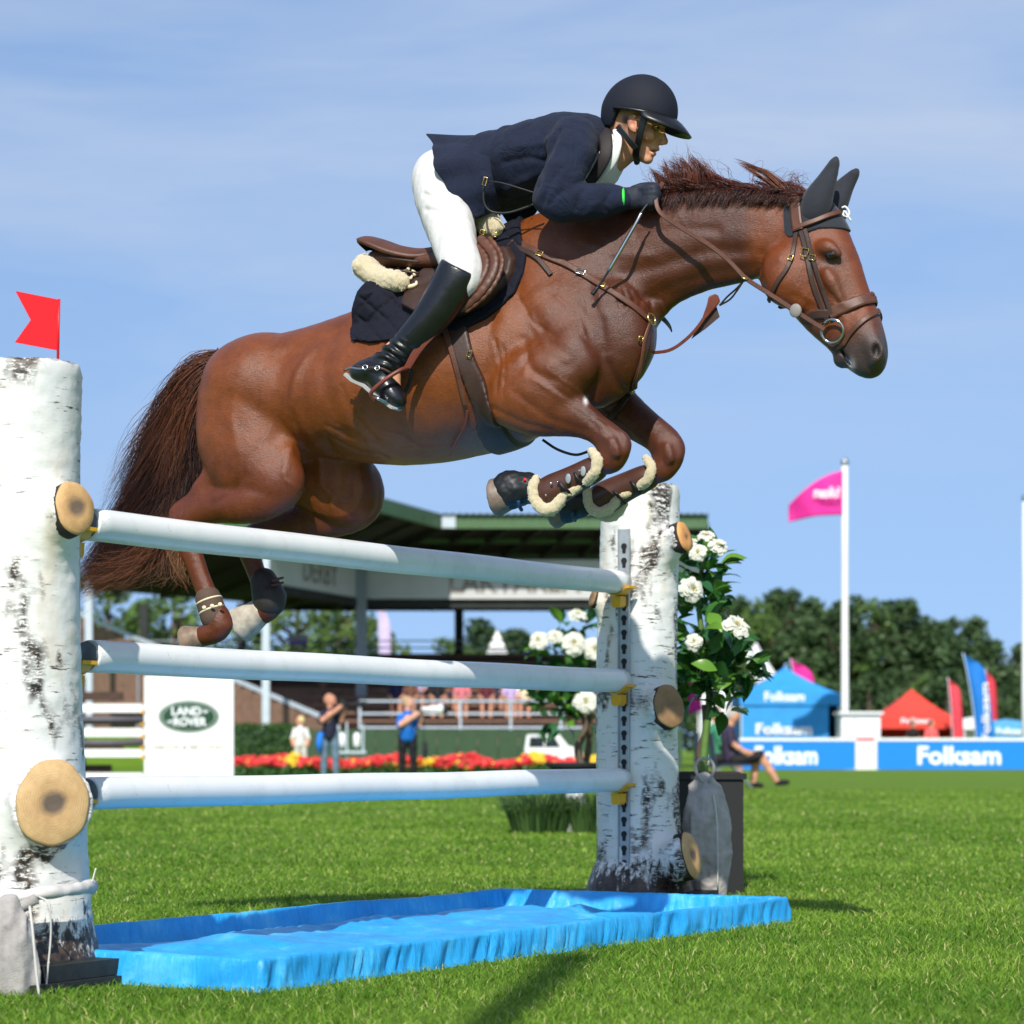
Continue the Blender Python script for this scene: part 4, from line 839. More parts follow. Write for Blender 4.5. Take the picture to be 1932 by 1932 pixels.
for i in range(100):                                   # low dense mass
    x = rg_.uniform(1240, 1535); cy = crest_y(x) + rg_.uniform(0, 10); hgt = np.interp(x, [1238, 1300, 1360, 1410, 1535], [18, 24, 20, 15, 10])*rg_.uniform(.4, 1.1); bk = rg_.uniform(20, 50); yv = rg_.normal()*.02
    rows_up.append(((x, cy, -.012 + yv*.5), (x - bk*.2, cy - hgt*.7, -.02 + yv), (x - bk, cy - hgt, -.012 + yv*1.4)))
rows_tuft = []
for x, tx, ty in ((1246, 1224, 318), (1252, 1236, 322), (1262, 1246, 306), (1272, 1252, 310), (1280, 1262, 302), (1290, 1272, 306), (1298, 1284, 296), (1306, 1290, 304), (1314, 1300, 297), (1322, 1306, 300), (1332, 1314, 304), (1344, 1322, 310), (1356, 1330, 320), (1368, 1340, 328), (1382, 1350, 336), (1400, 1364, 340), (1424, 1390, 344), (1450, 1420, 342), (1480, 1446, 334), (1500, 1470, 336), (1520, 1490, 346), (1270, 1244, 314), (1304, 1280, 300), (1336, 1308, 306)):
    cy = crest_y(x) + 4; yv = rg_.normal()*.02; rows_tuft.append(((x, cy, -.01), ((x*.62+tx*.38) + 5, cy*.45 + ty*.55 - 3, -.012 + yv), (tx + rg_.normal()*4, ty + rg_.normal()*4, yv)))
for i in range(80):
    x = rg_.uniform(1240, 1530); cy = crest_y(x) + 4; L_ = np.interp(x, [1240, 1330, 1400, 1530], [36, 40, 26, 14])*rg_.uniform(.6, 1.1)
    rows_side.append(((x, cy, -.015), (x - 4, cy - 4 + L_*.3, -.062), (x - 16 + rg_.normal()*5, cy + L_, -.082)))
for i in range(60):
    x = rg_.uniform(952, 1236); cy = crest_y(x) + 4; rows_w.append(((x, cy, -.01), (x - 8, cy - 10, -.04), (x - 22 + rg_.normal()*6, cy + rg_.uniform(-6, 16), -.075)))
locks(rows_up, 'mane', 34, .0013, 11, C(28, 13, 11), C(92, 44, 30), .011, .002, 7, .006)
locks(rows_side, 'mane_near_side', 26, .0012, 12, C(26, 13, 11), C(80, 38, 27), .010, .002, 8, .008)
locks(rows_w, 'mane_withers', 22, .0013, 15, C(46, 20, 16), C(124, 60, 40), .010, .004, 8, .012)
locks(rows_tuft, 'mane_tufts', 46, .0011, 21, C(40, 18, 14), C(112, 56, 40), .0085, .003, 10, .005)
locks([((1484, 366, 0), (1440, 326, 0), (1390, 304, 0)), ((1488, 366, 0), (1452, 328, 0), (1404, 311, 0)), ((1478, 364, 0), (1436, 334, 0), (1396, 310, 0))], 'mane_lock', 60, .0012, 13, C(84, 44, 32), C(144, 86, 54), .006, .002, 10, .006)
bundle([[(1240, 362, 0), (1230, 330, 0), (1206, 322, .0)], [(1300, 352, 0), (1296, 312, 0), (1290, 290, .0)], [(1340, 352, 0), (1325, 315, 0), (1300, 296, .0)], [(1480, 362, 0), (1500, 345, 0), (1540, 346, .0)], [(1520, 366, 0), (1500, 340, 0), (1478, 326, .0)]], 130, 14, .0008, 'mane_wisps', C(80, 40, 28), C(140, 84, 56), 9, .010)
bundle([[(345, 1040, -.16), (342, 1070, -.16), (352, 1110, -.17)], [(352, 1000, -.16), (338, 1040, -.16), (345, 1080, -.17)]], 90, 16, .0010, 'hock_hair', C(110, 64, 40), C(160, 110, 70), 7, .01)
# ------------------------------------------------------------------ tack
M_NAVY = plain('navy_quilted_cloth', C(19, 21, 34), 0.85, 0.2, 40, bmp=0.4, bscale=500, spec=.25)
M_LEATHER = plain('brown_leather', C(88, 52, 36), 0.5, 0.3, 14, bmp=0.4, bscale=120)
M_LEATHERD = plain('dark_brown_leather', C(58, 38, 30), 0.5, 0.3, 14, bmp=0.4, bscale=120)
M_LEATHERR = plain('red_brown_leather', C(112, 54, 40), 0.45, 0.2, 18)
M_GOLD = plain('brass', C(214, 182, 112), 0.25, 0.08, metal=1.0)
M_CHROME = plain('polished_steel', C(190, 192, 194), 0.18, 0.05, metal=1.0)
M_IVORY = plain('ivory_inlay', C(228, 216, 178), 0.5, 0.05)
M_FLEECE = plain('cream_sheepskin', C(224, 208, 168), 0.95, 0.16, 120, bmp=1.0, bscale=420, sheen=0.6, bdist=0.006)
M_RUBBER = plain('black_rubber', C(24, 26, 30), 0.5, 0.25, 30, bmp=0.4, bscale=60)
M_BLUEBAND = plain('dark_blue_band', C(20, 56, 92), 0.5)

def solid(chains, k, h, disp=0.0, dsc=60, post=None, its=1, k0=None, seed=0, bounds=None):
    R = [[H5(*r) for r in c] for c in chains]; A = np.array([r for c in R for r in c]); mx = (A[:, 3]*np.maximum(1, A[:, 4])).max() + .02
    lo, hi = bounds if bounds else (A[:, :3].min(0)-mx, A[:, :3].max(0)+mx); F = Field(lo, hi, h)
    for c in R: F.chain(c, k, 3 if len(c) > 2 else 1, k0=k0)
    if post: post(F)
    V, Q = F.mesh(); V = smooth_mesh(V, Q, its) if its else V
    if disp: N = mesh_normals(V, Q); V = V + N*(disp*hash_noise(V, dsc, seed) + disp*.5*hash_noise(V, dsc*2.2, seed+1))[:, None]
    return V, Q
def grid(F): return [F.lo[i] + F.h*np.arange(F.n[i]) for i in range(3)]
def shell(poly, Yref, thick, h=.006, fn=None, ymax=.45, near_only=False, steep=False):
    P = np.array([HP(x, y, Yref)[[0, 2]] for x, y in poly]); lo = [P[:, 0].min()-.03, -ymax, P[:, 1].min()-.03]; hi = [P[:, 0].max()+.03, ymax if not near_only else 0.0, min(P[:, 1].max()+.03, 2.74)]
    g = HF.sub(lo, hi, h); X = g.axes[0][:, None]; Z = g.axes[2][None, :]; d2 = poly_sdf(X, Z, P)
    off = thick if fn is None else thick + fn(X, Z)
    off = np.broadcast_to(off, d2.shape); off = np.minimum(off, np.maximum(-d2*1.2, 0)**.5*(.09 if steep else thick)**.5*1.6 + .001)
    g.F = np.maximum(g.F - off[:, None, :], d2[:, None, :]).astype(np.float32)
    V, Q = g.mesh(); V = smooth_mesh(V, Q, 1); return V, Q
def strap(name, pts, width, thick, m, parent, off=0.004, Y=None, n=None, mirror=False):
    # pts in picture columns/rows lie on the horse; with Y they hang free at that side distance
    n = n or max(12, 6*len(pts)); Q = spline(np.array(pts, float), n); P = []; N = []
    for q in Q:
        if Y is not None and Y != 'mix':
            yy = q[2] if len(q) > 2 else Y; P.append(HP(q[0], q[1], yy)); N.append(nrm(CAML - P[-1]))
        else:
            c, ok = hit(q[0], q[1]); P.append(c); N.append(HF.grad(c))
    P = np.array(P); N = np.array(N)
    if Y is None:
        for _ in range(2): P[1:-1] = (P[:-2] + 2*P[1:-1] + P[2:])/4
        P = P - N*np.minimum(HF.sample(P), .01)[:, None]*.9 + N*off
    V, F = ribbon(P, N, width/535.0, thick); V = np.array(V)
    o = mk(name, V, F, m, parent, False)
    if mirror: V2 = V.copy(); V2[:, 1] *= -1; mk(name, V2, [f[::-1] for f in F], m, parent, False)
    return o
def ring(name, c, nrml, r, tr, m, parent, n=28):
    nrml = nrm(nrml); s = nrm(np.cross(nrml, (0, 0, 1))); u = np.cross(nrml, s); a = np.linspace(0, 2*math.pi, n+1)
    V, F = tube([np.array(c) + r*(math.cos(t)*s + math.sin(t)*u) for t in a], tr, 8, False); return mk(name, V, F, m, parent)
def buckle(px, py, parent, w=9, hgt=7, m=None, Y=None, off=.012):
    if Y is None: c, ok = hit(px, py); g = HF.grad(c); c = c + g*off
    else: c = HP(px, py, Y); g = nrm(CAML - c)
    s = nrm(np.cross((0.3, 0, 1), g)); u = np.cross(g, s); a, b = w/1070, hgt/1070
    V, F = tube([c + s*a + u*b, c - s*a + u*b, c - s*a - u*b, c + s*a - u*b, c + s*a + u*b], .0022, 6, False); mk('buckle', V, F, m or M_GOLD, parent)
def fuzz(V, Q, parent, dens=1.0, ln=.010, cols=(C(238, 226, 192), C(252, 246, 226)), seed=0, name='wool'):
    rg = np.random.default_rng(seed); N = mesh_normals(V, Q); k = rg.choice(len(V), int(len(V)*dens)); d = N[k] + rg.normal(size=(len(k), 3))*.45; d /= np.linalg.norm(d, axis=1)[:, None]
    L_ = ln*rg.uniform(.5, 1.2, (len(k), 1)); R0 = V[k] - N[k]*.003 + rg.normal(size=(len(k), 3))*.0015; T_ = R0 + d*L_; M_ = (R0+T_)/2 + rg.normal(size=(len(k), 3))*ln*.18
    o = strands(R0, M_, T_, np.full(len(k), .0010), name, M_WOOL, parent, 3, hcol(len(k), cols[0], cols[1], rg), 0, seed); o['kind'] = 'stuff'; return o
M_WOOL = hair_mat('cream_wool'); M_WOOL.node_tree.nodes['Principled BSDF'].inputs['Roughness'].default_value = .9
hl = (HO[0], HO[1], 0)
HLOC = dict(loc=hl, rz=-TH)

# saddle pad ---------------------------------------------------------
pad = thing('saddle_pad', 'navy blue quilted saddle pad under the brown saddle', 'saddle pad', **HLOC)
def quilt(X, Z):
    q = 0.075; a = np.abs(((X*0.8+Z) / q) % 1 - .5)*2; b = np.abs(((X*0.8-Z) / q) % 1 - .5)*2
    return -0.007*np.maximum(np.exp(-((1-a)/.16)**2), np.exp(-((1-b)/.16)**2))
padp = [(646, 540), (642, 585), (644, 622), (656, 640), (696, 646), (764, 642), (830, 634), (872, 624), (910, 600), (938, 575), (957, 546), (967, 505), (966, 470), (950, 430), (930, 380), (800, 360), (690, 450)]
xr0, zr0 = HP(672, 600, -.2)[[0, 2]]
def quilt2(X, Z): return quilt(X, Z) + .085*np.exp(-(np.maximum(X-xr0-.04, 0)/.12)**2)*np.clip((Z - zr0 + .02)/.10, 0, 1)
V, Q = shell(padp, -.27, .017, .0068, quilt2, steep=True); mk('quilted_sheet', V, Q, M_NAVY, pad)
# saddle ---------------------------------------------------------------
sad = thing('saddle', 'brown leather jumping saddle with cream sheepskin under the rider', 'saddle', **HLOC)
flap = [(756, 484), (738, 514), (730, 545), (740, 574), (780, 593), (832, 604), (868, 596), (905, 575), (934, 538), (947, 505), (946, 475), (926, 446), (890, 446), (835, 490)]
V, Q = shell(flap, -.29, .048, .0065); mk('flap', V, Q, M_LEATHERD, sad)
for i, (ln, r) in enumerate([([(908, 452, -.25), (930, 480, -.285), (930, 512, -.31), (908, 548, -.33), (872, 580, -.335)], 10), ([(924, 450, -.245), (944, 482, -.275), (943, 512, -.30), (922, 550, -.32), (880, 586, -.33)], 6), ([(892, 460, -.255), (914, 486, -.295), (914, 512, -.32), (894, 545, -.34), (862, 572, -.345)], 8)]):
    V, Q = solid([[(x, y, s, r*.95, .5) for x, y, s in ln]], .01, .005); mk('knee_roll', V, Q, M_LEATHER, sad)
def seat_loft():
    st = [(703, 466, .05, 10, 8), (704, 456, .11, 12, 12), (711, 450, .155, 16, 14), (734, 455, .172, 20, 15), (770, 467, .165, 22, 15), (810, 471, .14, 24, 16), (850, 460, .115, 26, 17), (885, 441, .10, 28, 18), (905, 432, .085, 28, 18), (914, 436, .06, 24, 14)]
    n = 21; V = []
    for x, y, w_, drop, th_ in spline(np.array(st, float), 40):
        top = []; bot = []
        for j in range(n):
            g = j/(n-1)*2-1; e = abs(g)**2.4; p = HP(x, y, 0); dz = (drop*e - 5*(1-abs(g))*0)/535; top.append((p[0], g*w_, p[2] - dz)); bot.append((p[0], g*w_*.96, p[2] - dz - th_*(1-e*.55)/535))
        V += top + bot[::-1]
    k = 2*n; m_ = 40; F = [(i*k+j, i*k+(j+1) % k, (i+1)*k+(j+1) % k, (i+1)*k+j) for i in range(m_-1) for j in range(k)] + [tuple(range(k-1, -1, -1)), tuple(range((m_-1)*k, m_*k))]
    mk('seat', V, F, M_LEATHER, sad)
seat_loft()
for s in (-1, 1):
    V, Q = solid([[(710, 488, s*.085, 15, 1.5), (750, 490, s*.09, 13, 1.5), (800, 492, s*.1, 12, 1.3), (850, 490, s*.12, 14, 1.2)]], .02, .006); mk('panel', V, Q, M_LEATHER, sad)
    for yy, rr in ((484, 2.2), (505, 2.2)): mk('piping', *tube([HP(x, y+yy-490, s*yv) for x, y, yv in ((706, 488, .13), (740, 494, .15), (790, 500, .17))], .004, 6), M_LEATHERD, sad)
def fleece(rows, name='sheepskin', h=.006, par=None):
    V, Q = solid(rows, .02, h, .004, 55, its=1, seed=3); o = mk(name, V, Q, M_FLEECE, par or sad); fuzz(V, Q, o, .5, .0055); return o
fleece([[(690, 506, -.14, 18, 1.5), (712, 524, -.16, 18, 1.2), (742, 530, -.185, 17, 1), (760, 532, -.195, 13, 1)], [(690, 504, -.14, 21, 1.5), (690, 502, .12, 21, 1.5)], [(690, 506, .12, 20, 1.5), (720, 524, .16, 20, 1.2)]])
fleece([[(918, 408, -.05, 15, 1.3), (922, 424, -.085, 20, 1.0), (936, 432, -.10, 13, 1)], [(918, 402, -.03, 12, 1.5), (930, 400, .05, 14, 1.5)]])
# emblem on the flap
def onflap(px, py, off): c = HP(px, py, -.31); P = hit(px, py)[0]; return P + HF.grad(P)*off
em = [[(791, 499), (796, 502), (793, 508), (786, 512), (788, 518), (797, 519), (801, 514)], [(770, 514), (778, 526), (792, 531), (805, 527), (809, 520)], [(770, 502), (774, 505), (777, 502)], [(804, 505), (808, 509), (806, 513)]]
for i, ln in enumerate(em):
    P = spline([onflap(x - 8, y + 27, .056) for x, y in ln], 24); rr = .0035 + .0045*np.sin(np.linspace(0, math.pi, 24)); V, F = tube(P, rr, 8); mk('emblem', V, F, M_IVORY, sad)
# girth, leathers, stirrups
V, Q = shell([(833, 606), (852, 670), (869, 721), (879, 768), (868, 812), (862, 850), (866, 885), (906, 880), (916, 830), (919, 772), (904, 710), (893, 679), (874, 606)], -.29, .013, .006); mk('girth', V, Q, M_LEATHERD, sad)
strap('girth_strap', [(842, 622), (862, 690), (880, 760)], 9, .004, M_LEATHER, sad, .016); buckle(889, 668, sad, 8, 12, off=.022)
strap('leather_strap', [(884, 770), (878, 800), (860, 830), (850, 850)], 5, .003, M_LEATHERR, sad, .017)
for dx in (0, 8): strap('stirrup_leather', [(848+dx, 592, -.36), (815+dx, 626, -.375), (785+dx, 660, -.385), (766+dx*.6, 694, -.385)], 8, .004, M_LEATHERR, sad, Y=-.36)
def stirrup(mirror):
    g = (lambda px, py, Y: HP(px, py, Y)) if not mirror else (lambda px, py, Y: HP(px, py, Y)*np.array([1, -1, 1]))
    mk('stirrup_arch', *tube(spline([g(768, 694, -.385), g(752, 700, -.42), (g(722, 720, -.445)), g(700, 742, -.44), g(708, 756, -.42)], 24), .0075, 8), M_LEATHERR if not mirror else M_RUBBER, sad)
    mk('stirrup_branch', *tube(spline([g(768, 694, -.385), g(776, 702, -.36), g(770, 728, -.335), g(756, 752, -.335), g(748, 764, -.34)], 24), .0065, 8), M_RUBBER, sad)
    V, F = ribbon(spline([g(706, 752, -.43), g(730, 762, -.385), g(752, 766, -.335)], 12), np.tile(np.array([[.35, 0, .94]]), (12, 1)), .05, .012); mk('stirrup_tread', V, F, M_CHROME, sad)
stirrup(False); stirrup(True)
# breastplate and running martingale ---------------------------------------
bp = thing('breastplate', 'brown leather breastplate and martingale straps across the horse\'s chest', 'breastplate', **HLOC)
strap('shoulder_strap', [(930, 440), (952, 448), (992, 465), (1033, 485), (1066, 498), (1095, 515), (1135, 540), (1170, 562), (1196, 580), (1222, 604)], 11, .005, M_LEATHER, bp, .004, n=60, mirror=True)
strap('strap_end', [(962, 462), (990, 474), (1016, 490), (1040, 520)], 9, .004, M_LEATHERD, bp, .006)
strap('centre_strap', [(1224, 606), (1218, 650), (1206, 690), (1192, 730), (1172, 765), (1152, 790)], 11, .005, M_LEATHERD, bp, .005)
strap('centre_strap', [(1224, 606), (1213, 640), (1205, 690), (1190, 740)], 6, .004, M_LEATHER, bp, .010)
buckle(1020, 481, bp, 12, 9); buckle(1096, 516, bp, 16, 8, M_CHROME); buckle(1137, 541, bp, 9, 8); buckle(1206, 640, bp, 8, 8); buckle(1190, 735, bp, 10, 6)
buckle(910, 438, bp, 8, 8, Y=-.2); buckle(932, 442, bp, 9, 8, Y=-.19)
c, _ = hit(1224, 604); ring('chest_ring', c + HF.grad(c)*.012, HF.grad(c), .02, .004, M_GOLD, bp)
strap('martingale_fork', [(1352, 556, -.05), (1340, 580, -.05), (1318, 615, -.05), (1291, 643, -.05), (1262, 661, -.05), (1226, 666, -.04)], np.array([6, 14, 20, 22, 21, 19, 17, 15, 13, 11, 9, 6, 6, 6, 6, 6, 6, 6, 6, 6, 6, 6, 6, 6, 6, 6, 6, 6, 6, 6, 6, 6, 6, 6, 6, 6]), .005, M_LEATHERR, bp, Y=-.05, n=36)
V = [HP(x, y, yv) for yv in (-.035, -.03) for x, y in ((1350, 572), (1358, 598), (1332, 620), (1304, 640), (1322, 604))]; mk('martingale_stop', V, [(0, 1, 2, 3, 4), (9, 8, 7, 6, 5)] + [(i, i+5, (i+1) % 5+5, (i+1) % 5) for i in range(5)], M_LEATHERD, bp, False)
for yy in (0, 5): mk('martingale_cord', *tube(spline([HP(1358, 576, -.05), HP(1372+yy, 560+yy, -.07), HP(1390, 544+yy, -.10), HP(1404, 528, -.12)], 14), .0032, 6), M_LEATHERD, bp)
ring('martingale_ring', HP(1406, 524, -.125), (.4, -.3, .8), .013, .003, M_GOLD, bp)
strap('belly_strap', [(1024, 830), (1052, 848), (1085, 858), (1110, 852)], 5, .004, M_RUBBER, bp, Y=-.08)
# bridle ---------------------------------------------------------------
br_ = thing('bridle', 'brown leather bridle with brass buckles and large bit ring', 'bridle', **HLOC)
strap('headpiece', [(1502, 378), (1504, 405), (1508, 436)], 19, .006, M_LEATHER, br_, .010, mirror=True)
strap('browband', [(1502, 433), (1520, 426), (1542, 418), (1562, 410), (1580, 405)], 9, .006, M_LEATHER, br_, .012, mirror=True)
strap('cheekpiece', [(1512, 436), (1518, 460), (1524, 490), (1532, 530), (1546, 566), (1562, 604)], 9, .005, M_LEATHERD, br_, .004, n=40, mirror=True)
strap('noseband_hanger', [(1520, 434), (1527, 460), (1535, 492), (1547, 528), (1558, 560), (1570, 592)], 8, .005, M_LEATHERD, br_, .007, n=40, mirror=True)
strap('throatlash', [(1503, 438), (1499, 465), (1492, 492), (1482, 512), (1468, 532), (1456, 556), (1450, 574)], 8, .005, M_LEATHERD, br_, .004, n=36, mirror=True)
strap('noseband', [(1566, 593), (1580, 585), (1600, 577), (1625, 568), (1648, 562), (1653, 561)], 20, .007, M_LEATHER, br_, .004, mirror=True)
strap('noseband', [(1566, 593), (1548, 592), (1530, 596), (1516, 604)], 16, .006, M_LEATHERD, br_, .004, mirror=True)
strap('flash_strap', [(1592, 650), (1606, 628), (1628, 606), (1648, 592), (1655, 587)], 9, .005, M_LEATHER, br_, .004, mirror=True)
strap('flash_strap', [(1592, 650), (1578, 656), (1566, 652)], 9, .005, M_LEATHERD, br_, .004, mirror=True)
for bx, by, w_, h_ in ((1520, 478, 12, 14), (1534, 487, 10, 9), (1492, 489, 8, 9)): buckle(bx, by, br_, w_, h_, off=.014)
for s in (1, -1):
    c, _ = hit(1575, 624); g = HF.grad(c); c = c + g*.018; c = c*np.array([1, s, 1]); g = g*np.array([1, s, 1]); ring('bit_ring', c, g*.7 + nrm(CAML-c)*.3*(s == 1), .0375, .0048, M_CHROME, br_, 36)
rein = [(1250, 346, -.10), (1238, 368, -.14), (1245, 400, -.16), (1284, 429, -.155), (1339, 463, -.145), (1375, 492, -.135), (1406, 524, -.125), (1440, 547, -.115), (1489, 579, -.11), (1530, 606, -.108), (1556, 622, -.105)]
strap('rein', rein, 8, .006, M_LEATHER, br_, Y=-.12, n=80)
P = spline(np.array(rein), 60); V, F = ribbon([HP(a, b, -c) for a, b, c in P], np.tile([[0, 1., 0.2]], (60, 1)), .014, .005); mk('rein', V, F, M_LEATHER, br_, False)
V, F = ball(HP(1501, 586, -.118), (.021, .006, .023), 8); mk('rein_stop', V, F, plain('grey_rubber', C(128, 122, 118), 0.6), br_)
# ear bonnet -----------------------------------------------------------
bo = thing('ear_bonnet', 'black fly bonnet with pointed ears and small white swirl on the forehead', 'ear bonnet', **HLOC)
M_BON = plain('black_knit', C(26, 30, 42), 0.8, 0.2, 60, bmp=0.4, bscale=500, sheen=0.25)
V, Q = shell([(1474, 384), (1477, 436), (1488, 449), (1500, 448), (1520, 441), (1545, 432), (1575, 428), (1598, 428), (1608, 414), (1600, 385), (1590, 345), (1480, 345)], -.075, .007, .005); mk('hood', V, Q, M_BON, bo)
for rows in ([(1536, 398, -.055, 27, .7), (1544, 374, -.062, 24, .62), (1558, 345, -.066, 16, .6), (1570, 318, -.066, 9, .6), (1578, 299, -.064, 2.5, 1)], [(1566, 396, .055, 25, .7), (1578, 376, .062, 21, .62), (1592, 354, .066, 14, .6), (1606, 336, .066, 8, .6), (1617, 322, .064, 2.5, 1)]):
    V, Q = solid([rows], .02, .005); mk('ear', V, Q, M_BON, bo)
P = [onflap(x, y, .011) for x, y in spline(np.array([(1583, 396), (1590, 394), (1597, 404), (1594, 413), (1586, 410), (1588, 402), (1595, 412), (1600, 420)], float), 30)]; mk('swirl', *tube(P, .0035, 6), plain('white_thread', C(225, 228, 230), 0.8), bo)

# leg boots ------------------------------------------------------------
def tboot(name, lab, axis, Ys, fl, shellc, straps, grp):
    th = thing(name, lab, 'horse boot', group=grp, **HLOC)
    V, Q = solid([[(x, y, Ys, r, .92) for x, y, r in axis]], .01, .005); mk('shell', V, Q, shellc, th)
    for row in fl:
        V, Q = solid([[(x, y, yy, r, 1) for x, y, yy, r in row]], .008, .0045, .0022, 80, its=1, seed=4); fo = mk('sheepskin_edge', V, Q, M_FLEECE, th); fuzz(V, Q, fo, .5, .0045)
    for ln in straps:
        mk('strap', *tube([HP(x, y, yy) for x, y, yy in ln], .006, 6), M_RUBBER, th)
    return th
M_BOOTB = plain('boot_brown_leather', C(74, 44, 34), 0.42, 0.18, 20, coat=0.1)
y0 = -.156
b1_ = tboot('tendon_boot', 'brown tendon boot with cream sheepskin edging on the nearer foreleg', [(1124, 884, 24), (1095, 899, 25), (1060, 917, 28), (1036, 930, 31)], y0,
  [[(1116, 851, y0-.035, 8), (1127, 868, y0-.05, 9), (1122, 892, y0-.05, 9), (1107, 908, y0-.03, 9)], [(1116, 851, y0+.035, 8), (1127, 868, y0+.05, 9), (1122, 892, y0+.05, 9), (1107, 908, y0+.03, 9)], [(1107, 908, y0-.03, 9), (1107, 910, y0+.03, 8)],
   [(1092, 918, y0-.02, 8), (1076, 928, y0-.025, 9)], [(1062, 936, y0-.03, 9), (1048, 955, y0-.035, 10), (1030, 962, y0-.04, 10), (1013, 950, y0-.045, 10), (1005, 926, y0-.045, 9), (1010, 904, y0-.035, 8)],
   [(1062, 940, y0+.02, 9), (1040, 964, y0+.02, 9), (1016, 955, y0+.04, 9), (1008, 926, y0+.045, 9), (1012, 904, y0+.035, 8)]],
  M_BOOTB, [[(1080, 884, y0-.02), (1088, 900, y0-.055), (1100, 914, y0-.03)], [(1048, 900, y0-.02), (1060, 917, y0-.062), (1078, 932, y0-.03)]], 'tendon boots on the forelegs')
for x, y, w_ in ((1040, 912, 5), (1052, 909, 4), (1093, 888, 5), (1030, 934, 4)): V, F = ball(HP(x, y, y0-.062), (w_*.001,)*3, 6); mk('stud', V, F, M_CHROME, b1_)
for x, y in ((1072, 903), (1100, 889)): V, F = ball(HP(x, y, y0-.054), (.010, .003, .017), 8); mk('badge', V, F, plain('silver_print', C(140, 150, 156), 0.4), b1_)
y1 = .156
b2_ = tboot('tendon_boot', 'brown tendon boot with cream sheepskin edging on the far foreleg', [(1222, 900, 24), (1190, 914, 25), (1158, 930, 28), (1134, 944, 31)], y1,
  [[(1219, 864, y1-.03, 7), (1229, 882, y1-.05, 8), (1222, 905, y1-.05, 9), (1206, 919, y1-.03, 8)], [(1229, 882, y1+.05, 8), (1222, 908, y1+.05, 9), (1212, 925, y1+.03, 8)], [(1192, 926, y1-.02, 7), (1178, 934, y1-.03, 8)],
   [(1166, 940, y1-.04, 8), (1150, 960, y1-.045, 9), (1127, 966, y1-.045, 9), (1111, 950, y1-.045, 9), (1109, 925, y1-.045, 8)], [(1176, 952, y1+.03, 9), (1158, 972, y1+.04, 10), (1136, 974, y1+.045, 9)]],
  M_BOOTB, [[(1186, 905, y1-.03), (1196, 915, y1-.055), (1208, 930, y1-.03)], [(1150, 918, y1-.03), (1166, 935, y1-.058), (1180, 950, y1-.03)]], 'tendon boots on the forelegs')
def bell(lab, a, b, band):
    th = thing('bell_boot', lab, 'horse boot', group='black bell boots on the front hooves', **HLOC)
    V, Q = solid([[a, b]], .01, .005, .003, 40); mk('bell', V, Q, M_RUBBER, th); mk('band', *tube(spline([HP(*q) for q in band], 14), .007, 6), M_BLUEBAND, th)
    return th
q = bell('black bell boot above the nearer front hoof', (994, 920, -.15, 30, 1), (964, 924, -.15, 37, .95), [(978, 945, -.21), (980, 955, -.20), (984, 962, -.17)]); V, F = ball(HP(990, 905, -.205), (.006, .003, .006), 6); mk('tab', V, F, M_RED, q)
bell('black bell boot above the far front hoof', (1092, 950, .15, 27, 1), (1068, 954, .15, 33, .95), [(1080, 966, .09), (1082, 976, .10), (1085, 982, .13)])
hb = thing('fetlock_boot', 'brown hind ankle band with cream trim on the nearer hind leg', 'horse boot', group='boots on the hind legs', **HLOC)
V, Q = solid([[(393, 1130, -.154, 25, .95), (404, 1162, -.152, 27, .95)]], .004, .005); mk('shell', V, Q, plain('brown_neoprene', C(86, 66, 54), 0.8, bmp=.3), hb)
for tt in (.12, .66):
    cc_ = np.array(HP(393+11*tt, 1130+32*tt, -.153)); dd_ = nrm(HP(404, 1162, -.152) - HP(393, 1130, -.154)); ring('cream_trim', cc_, dd_, .0465, .004, M_IVORY, hb, 30)
for kx in range(3): V, F = ball(HP(385+kx*15, 1146-kx*3, -.154-.056+abs(kx-1)*.006), (.009, .003, .007), 6); mk('diamond', V, F, M_IVORY, hb)
hb2 = thing('fetlock_boot', 'dark brown rounded ankle boot on the far hind leg', 'horse boot', group='boots on the hind legs', **HLOC)
V, Q = solid([[(498, 1098, .155, 26, 1), (508, 1128, .152, 32, 1), (507, 1140, .15, 26, 1)]], .004, .005, .002, 30); mk('shell', V, Q, plain('dark_neoprene', C(46, 40, 38), 0.6, bmp=.3), hb2)
for yy in (0, 9): mk('strap', *tube(spline([HP(512, 1096+yy, .10), HP(526, 1092+yy, .115), HP(534, 1090+yy, .14)], 8), .005, 6), M_LEATHER, hb2)

# ------------------------------------------------------------------ rider
rd = thing('person', 'rider in navy jacket, white breeches and black helmet crouched over the horse', 'person', **HLOC)
M_SKIN = vcol('skin', 0.5, 0.4, var=0.06, vscale=60)
# bare body: one continuous figure inside the clothes
BF = Field(HP(770, 560, -.45)*[1, 1, 1] + [-.25, -.05, -.55], HP(1300, 130, .45) + [.1, .05, .05], .0075)
def bc(rows, k=.02, sub=2): BF.chain([H5(*r) for r in rows], k, sub)
bc([(848, 345, 0, 42, 1.5), (900, 325, 0, 44, 1.5), (980, 312, 0, 48, 1.5), (1060, 290, 0, 46, 1.6), (1110, 278, 0, 38, 1.6), (1150, 286, 0, 24, 1)], .03)
for s in (-1, 1):
    bc([(1085, 270, s*.17, 30, 1), (1062, 320, s*.22, 24, 1), (1044, 374, s*.24, 21, 1), (1105, 382, s*.21, 17, 1), (1168, 378, s*.14, 13, 1), (1195, 376, s*.11, 13, 1)], .03)
    bc([(838, 350, s*.1, 36, 1), (850, 430, s*.2, 34, 1), (870, 505, s*.31, 28, 1), (868, 530, s*.33, 26, 1), (820, 590, s*.355, 22, 1), (760, 650, s*.365, 15, 1), (735, 675, s*.365, 14, 1), (750, 745, s*.365, 10, 1)], .03)
V, Q = BF.mesh(); 
